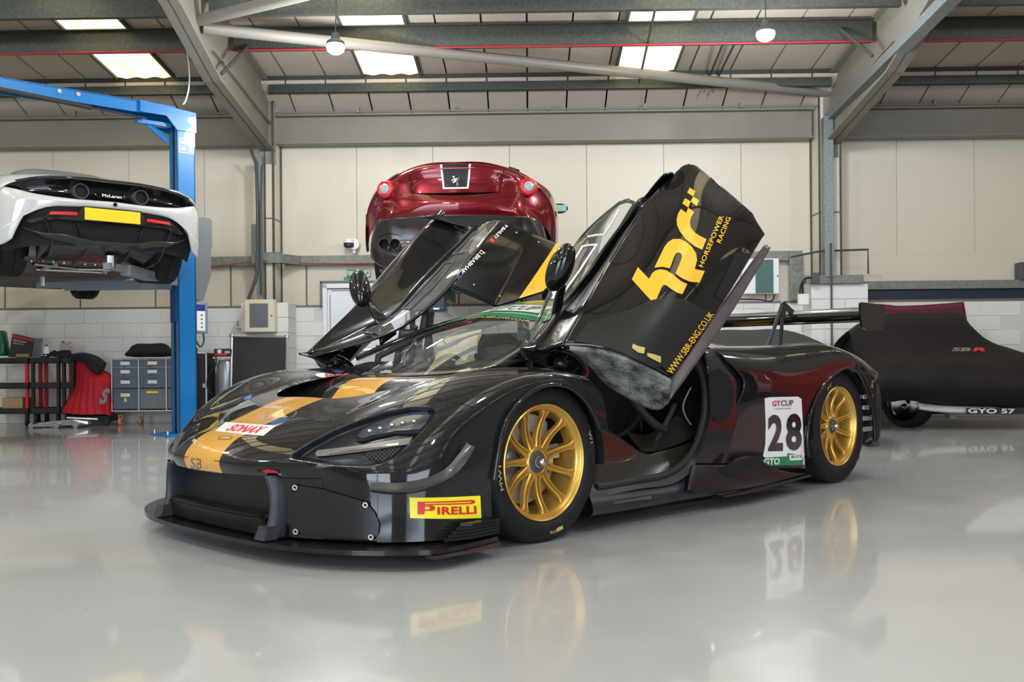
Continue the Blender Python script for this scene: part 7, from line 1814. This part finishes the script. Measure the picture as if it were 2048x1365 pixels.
# charger on its silver tank
cg = rthing('battery_charger', 'red and black battery charger on a silver machine', 'charger', (-3.995,12.3,0.326))
x0, x1 = (-4.086,12.25,0.847)[0], (-3.877,12.25,0.846)[0]
build('tank', MB().lathe([(0, 0), (.12, 0), (.13, .02), (.13, .40), (.11, .46), (0, .47)], (x0+.12, 12.42, .38), n=28), 'charger_silver', cg, FR, smooth=40)
build('tank_shelf', MB().box(x0-.02, x1, 12.25, 12.6, .86, .885, .006), 'cream_metal', cg, FR)
build('stand', MB().box(x0, x0+.22, 12.3, 12.55, .02, .38, .02), 'charger_silver', cg, FR)
build('charger_body', MB().box(x0-.01, x1, 12.27, 12.55, .885, .99, .01), 'box_black', cg, FR)
build('charger_stripe', MB().box(x0, x0+.16, 12.262, 12.268, .90, .93), 'decal_red', cg, FR)
build('meter_dial', MB().cyl((x0+.07, 12.262, .955), (x0+.07, 12.255, .955), .028, 18), 'white_plastic', cg, FR)
for q in range(4): build('charger_switch', MB().box(x0+.14+.018*q, x0+.15+.018*q, 12.255, 12.262, .93, .96), 'white_plastic', cg, FR)
build('charger_lead', MB().tube(curve([(-4.055,12.2,0.937), (-4.044,12.2,0.782), (-4.136,12.2,0.641), (-4.163,12.2,0.492), (-4.092,12.2,0.395)], 20), .008, 6).tube(curve([(-4.043,12.2,0.814), (-4.162,12.2,0.589), (-4.137,12.2,0.46)], 12), .006, 6), 'black_rubber', cg, FR, smooth=60)
# black board with aluminium edging, leaning on the pier
p = [(-3.833,12.1,-0.34), (-3.119,12.1,-0.345), (-3.171,12.4,1.142), (-3.896,12.4,1.162)]
bd_ = rthing('black_board', 'large black board with aluminium edging and rounded corner caps', 'board', ((p[0][0]+p[1][0])/2, 12.15, 0))
pb0 = np.array(p); pb0[:2, 2] = .01
build('panel', MB().prism(pb0, (0, .03, 0)), 'slate', bd_, FR)
eg = MB()
for i in range(4):
    a, b = pb0[i], pb0[(i+1) % 4]; eg.tube([a+(0, -.002, 0), b+(0, -.002, 0)], .018, 6)
build('edging', eg, 'alu', bd_, FR)
for q in pb0: build('corner_cap', MB().ell(q+(0, -.01, 0), (.034, .02, .034), 12, 8), 'alu', bd_, FR, smooth=60)
# diagnostic stand with navy screen cabinet behind the far door
ds = rthing('diagnostic_stand', 'dark stand with navy screen cabinet seen behind the far raised door', 'stand', (-1.046,9.5,0.406))
a, b = (-1.073,9.5,1.298), (-0.836,9.5,1.456)
build('screen_cabinet', MB().box(a[0]-.15, b[0], 9.5, 9.8, a[2], b[2], .01), 'navy', ds, FR)
build('cabinet_latch', MB().box(a[0]+.12, a[0]+.18, 11.19, 9.5, a[2]+.01, a[2]+.03), 'alu', ds, FR)
build('cabinet_handle', MB().tube([(b[0], 9.6, a[2]+.04), (b[0]+.04, 9.6, a[2]+.04), (b[0]+.04, 9.6, a[2]+.10), (b[0], 9.6, a[2]+.10)], .006, 6), 'steel', ds, FR)
lg = MB()
for q0, q1 in (((-1.044,9.6,1.304), (-1.101,9.5,0.958)), ((-1.044,9.6,1.304), (-1.011,9.7,1.013)), ((-1.159,9.5,1.309), (-1.184,9.5,0.683)), ((-1.26,9.5,1.16), (-1.344,9.5,0.734))):
    lg.tube([q0, q1], .03, 6)
build('stand_leg', lg, 'black_plastic', ds, FR)
rl_ = MB().cyl((-1.276,9.5,1.07), (-1.1,9.5,1.068), .045, 16)
build('cable_drum', rl_, 'black_plastic', ds, FR, smooth=40)
build('cart_body', MB().prism([(-1.299,9.55,0.961),(-1.107,9.55,0.959),(-1.051,9.55,0.455),(-1.379,9.55,0.457)], (0, .3, 0)), 'box_black', ds, FR)
build('cart_foot', MB().box((-1.379,9.55,0.457)[0], (-1.051,9.55,0.455)[0], 9.55, 9.9, 0, (-1.05,9.55,0.48)[2]), 'box_black', ds, FR)
build('blue_knob', MB().ell((-1.135,9.5,1.133), (.03, .03, .022), 12, 8), 'decal_blue', ds, FR)
wp = rthing('marker_post', 'white post with teal cap beside the windscreen edge', 'post', (-1.912,12,0.195))
a = (-1.906,12,0.955)
build('pole', MB().cyl((a[0], 12.0, 0), (a[0], 12.0, a[2]), .03, 12), 'white_plastic', wp, FR, smooth=40)
build('cap', MB().cyl((a[0], 12.0, a[2]), (a[0], 12.0, a[2]+.06), .034, 12), 'sign_green', wp, FR, smooth=40)

# ================================================================== COVERED CARS ON THE RIGHT
pbr('cover_black', (0.013, 0.011, 0.0105), 0.75, spec=.25, bump=0.12, bscale=6)
pbr('cover_grey', (0.030, 0.029, 0.028), 0.8, spec=.25, bump=0.12, bscale=6)
pbr('cover_burgundy', (0.12, 0.015, 0.03), 0.6)
pbr('bumper_white', (0.60, 0.60, 0.56), 0.3, coat=0.5)
cA = thing('covered_car', 'black fabric covered classic car with white bumper and team logo', 'covered car', (5.174,11.233,0))
front = [(3.708,10.1,0.359),(3.83,10.1,0.332),(4.122,10.1,0.345),(4.494,10.1,0.31),(4.813,10.1,0.276),(4.972,10.1,0.269),(5.185,10.1,0.262),(5.44,10.1,0.255),(5.822,10.1,0.247),(6.248,10.1,0.264),(6.567,10.1,0.326)]
cols = [
 [(3.765,10.75,0.324),(3.721,10.75,0.495),(3.598,10.75,0.654),(3.571,10.75,0.824),(3.6,10.75,0.92)],
 [(3.745,10.35,0.328),(3.691,10.35,0.476),(3.627,10.35,0.64),(3.607,10.35,0.798),(3.63,10.35,0.939)],
]
rowsA = [
 [(3.679,10.35,0.307),(3.924,10.35,0.305),(4.224,10.35,0.324),(4.605,10.35,0.289),(4.932,10.35,0.264),(5.231,10.35,0.251),(5.574,10.35,0.237),(5.967,10.35,0.234),(6.403,10.35,0.253)],
 [(3.556,10.15,0.481),(3.834,10.15,0.506),(4.144,10.15,0.514),(4.518,10.15,0.501),(4.838,10.15,0.487),(5.132,10.15,0.474),(5.468,10.15,0.466),(5.853,10.15,0.458),(6.334,10.15,0.454)],
 [(3.495,10.25,0.642),(3.808,10.25,0.677),(4.186,10.25,0.69),(4.564,10.25,0.687),(4.887,10.25,0.674),(5.184,10.25,0.655),(5.524,10.25,0.625),(5.912,10.25,0.606),(6.37,10.25,0.592)],
 [(3.599,10.75,0.807),(3.967,10.75,0.855),(4.392,10.75,0.885),(4.788,10.75,0.888),(5.127,10.75,0.874),(5.438,10.75,0.843),(5.794,10.75,0.8),(6.202,10.75,0.758),(6.597,10.75,0.709)],
 [(3.781,11.15,0.955),(4.088,11.15,1.117),(4.499,11.15,1.184),(4.969,11.15,1.192),(5.291,11.15,1.172),(5.583,11.15,0.988),(5.964,11.15,0.85),(6.374,11.15,0.782),(6.725,11.15,0.726)],
 [(4.069,11.6,1.097),(4.345,11.6,1.26),(4.681,11.6,1.306),(5.17,11.6,1.314),(5.487,11.6,1.293),(5.73,11.6,1.059),(6.143,11.6,0.873),(6.57,11.6,0.796),(6.936,11.6,0.744)],
 [(4.29,12.05,1.085),(4.545,12.05,1.254),(4.863,12.05,1.296),(5.37,12.05,1.305),(5.687,12.05,1.277),(5.939,12.05,1.034),(6.318,12.05,0.853),(6.761,12.05,0.773),(7.142,12.05,0.726)],
 [(4.401,12.28,0.652),(4.66,12.28,0.682),(4.951,12.28,0.68),(5.468,12.28,0.675),(5.791,12.28,0.673),(6.049,12.28,0.671),(6.437,12.28,0.635),(6.889,12.28,0.599),(7.212,12.28,0.564)],
]
PA = surf(rowsA, 60, 50)
rs_ = np.random.RandomState(3)
ii, jj = np.meshgrid(np.arange(PA.shape[0]), np.arange(PA.shape[1]), indexing='ij')
PA[..., 2] += .006*np.sin(ii*.45+jj*.2)+.004*np.sin(ii*.9-jj*.35)
PA[..., 1] += .014*np.sin(ii*.55-jj*.12)*np.clip((25-jj)/25, 0, 1) + .02*np.sin(ii*.23+1.0)*np.clip((28-jj)/28, 0, 1)
build('cover', MB().grid(PA), 'cover_black', cA, FW, smooth=60, closed=False, solid=.01)
# closed left flank of the cover
LFl = [[(3.679,10.35,0.307),(3.626,10.35,0.476),(3.529,10.35,0.64),(3.465,10.35,0.804),(3.51,10.35,0.94),(3.631,10.35,1.059)], [(4.011,11.2,0.271),(3.983,11.2,0.454),(3.925,11.2,0.631),(3.891,11.2,0.808),(3.928,11.2,0.955),(3.988,11.2,1.073)], [(4.494,12.28,0.224),(4.463,12.28,0.328),(4.445,12.28,0.457),(4.433,12.28,0.587),(4.42,12.28,0.639),(4.401,12.28,0.665)]]
build('cover_side', MB().grid(surf(LFl, 16, 12)), 'cover_black', cA, FW, smooth=60, closed=False)
VA, FA = grid_mesh(PA); bvA = bvh_of(VA, FA)
text_part('logo_lettering', 'SB', [(4.951,10.7,0.863),(5.182,10.7,0.861),(5.16,10.7,0.906),(4.929,10.7,0.908)], 'alu', cA, FW, bvA, (.45, .89, -.0), .012, shear=.3, bold=.04)
text_part('logo_lettering', 'R', [(5.188,10.7,0.861),(5.34,10.7,0.86),(5.318,10.7,0.905),(5.166,10.7,0.906)], 'decal_red', cA, FW, bvA, (.45, .89, -.0), .012, shear=.3, bold=.04)
bmp = build('bumper', MB().grid(surf([[(4.428,10.42,0.287),(4.691,10.42,0.247),(5.02,10.42,0.233),(5.612,10.42,0.228),(6.172,10.42,0.24)], [(4.443,10.38,0.223),(4.672,10.38,0.189),(5,10.38,0.175),(5.59,10.38,0.165),(6.147,10.38,0.177)]], 20, 5)), 'bumper_white', cA, FW, smooth=60, closed=False, solid=.04)
build('plate', MB().grid(surf([[(4.933,10.33,0.243),(5.629,10.33,0.238)], [(4.932,10.33,0.173),(5.628,10.33,0.167)]], 2, 2)), 'box_black', cA, FW, closed=False, solid=.004)
text_part('plate_lettering', 'GYO 57', [(4.952,10.325,0.184),(5.463,10.325,0.174),(5.463,10.325,0.228),(4.952,10.325,0.238)], 'white_plastic', cA, FW, bold=.03)
for c in ((4.4,10.7,0.175), (6.112,10.7,0.161)):
    w_ = build('wheel', MB().lathe([(.20, .0), (.25, .01), (.275, -.02), (.278, -.16), (.25, -.19), (.2, -.19)], (c[0], c[1], .28), (-.82, -.57, 0), 40), 'tyre', cA, FW, smooth=40)
    build('rim', MB().lathe([(0, -.02), (.04, -.01), (.06, -.04), (.13, -.03), (.19, -.01), (.205, .0), (.205, -.1)], (c[0], c[1], .28), (-.82, -.57, 0), 32), 'chrome', w_, FW, smooth=40, closed=False)
build('chassis', MB().box(c[0]-1.55, c[0]+.1, 10.65, 12.2, .16, .45), 'void', cA, FW)
for px_ in (1905,): 
    q = (4.853,10.5,0.148); build('tow_hook', MB().box(q[0]-.03, q[0]+.03, 10.45, 10.6, q[2]-.03, q[2]+.05, .004), 'mid_grey', cA, FW)
cB = thing('covered_car', 'low sports car under a plain grey cover behind the rear wing', 'covered car', (2.466,8.153,0))
rowsB = [
 [(1.339,8.35,-0.008),(1.778,8.35,-0.034),(2.349,8.35,-0.039),(2.745,8.35,-0.029),(3.053,8.35,0),(3.212,8.35,0.064)],
 [(1.37,8.25,0.434),(1.76,8.25,0.431),(2.325,8.25,0.427),(2.716,8.25,0.424),(3.02,8.25,0.421),(3.193,8.25,0.42)],
 [(1.433,8.35,0.782),(1.785,8.35,0.801),(2.29,8.35,0.797),(2.707,8.35,0.763),(3.023,8.35,0.672),(3.22,8.35,0.557)],
 [(1.503,8.7,0.921),(1.861,8.7,0.941),(2.273,8.7,0.947),(2.73,8.7,0.893),(3.073,8.7,0.762),(3.301,8.7,0.641)],
 [(1.623,9.3,1.031),(1.99,9.3,1.052),(2.382,9.3,1.059),(2.773,9.3,1.041),(3.066,9.3,0.921),(3.417,9.3,0.732)],
 [(1.7,9.6,1.03),(2.054,9.6,1.047),(2.458,9.6,1.054),(2.812,9.6,1.036),(3.114,9.6,0.902),(3.416,9.6,0.723)],
 [(1.741,9.85,0.581),(2.104,9.85,0.578),(2.518,9.85,0.575),(2.881,9.85,0.572),(3.192,9.85,0.543),(3.451,9.85,0.489)],
]
PB = surf(rowsB, 50, 40)
ii, jj = np.meshgrid(np.arange(PB.shape[0]), np.arange(PB.shape[1]), indexing='ij')
PB[..., 2] += .004*np.sin(ii*.5+jj*.25)
PB[..., 2] = np.maximum(PB[..., 2], .02)
build('cover', MB().grid(PB), 'cover_grey', cB, FW, smooth=60, closed=False, solid=.01)
ES = [[(3.212,8.35,0.064),(3.232,8.35,0.416),(3.22,8.35,0.557),(3.168,8.35,0.645)], [(3.52,9.2,0.092),(3.522,9.2,0.383),(3.49,9.2,0.528),(3.394,9.2,0.674)], [(3.5,9.85,0.152),(3.502,9.85,0.359),(3.476,9.85,0.437),(3.451,9.85,0.489)]]
build('cover_side', MB().grid(surf(ES, 10, 10)), 'cover_grey', cB, FW, smooth=60, closed=False)
# burgundy cloth behind the covered car
bc = MB().grid(surf([[(4.541,12.35,1.268),(4.66,12.35,1.488),(5.05,12.35,1.478),(5.375,12.35,1.489),(5.733,12.35,1.512),(5.87,12.35,1.524)], [(4.557,12.4,0.911),(4.677,12.4,1.171),(5.068,12.4,1.168),(5.394,12.4,1.165),(5.754,12.4,1.195),(5.943,12.4,1.226)]], 20, 5))
build('burgundy_cloth', bc, 'cover_burgundy', frame=FW, smooth=60, closed=False, solid=.02, label='burgundy cloth cover hanging behind the covered classic car', cat='cloth')
# red sports car parked just beyond the right edge of the frame
pbr('rosso', (0.50, 0.008, 0.008), 0.25, coat=1.0)
ROT = math.radians(25)
def XF_(v):
    v = np.asarray(v, float); c, s = math.cos(ROT), math.sin(ROT)
    return np.stack([6.55+v[..., 0]*c-v[..., 1]*s, 4.0+v[..., 0]*s+v[..., 1]*c, v[..., 2]], -1)
rx = thing('red_sports_car', 'bright red sports car cut by the right edge of the photo', 'car', (6.55, 4.0, 0), FW, ROT)
skip = {'badge_lettering', 'badge_swoosh', 'badge_plinth', 'number_plate'}
for ch in [o for o in list(wc.children)]:
    base_ = ch.name.split('.')[0]
    if base_ in skip or base_.startswith('badge'): continue
    c = ch.copy(); COL.objects.link(c); c.parent = rx
    if c.type == 'MESH' and ch.data.materials and ch.data.materials[0].name.startswith('pearl'):
        c.data = ch.data.copy(); c.data.materials[0] = MATS['rosso']
    for g_ in ch.children:
        d_ = g_.copy(); COL.objects.link(d_); d_.parent = c

bpy.context.view_layer.update()
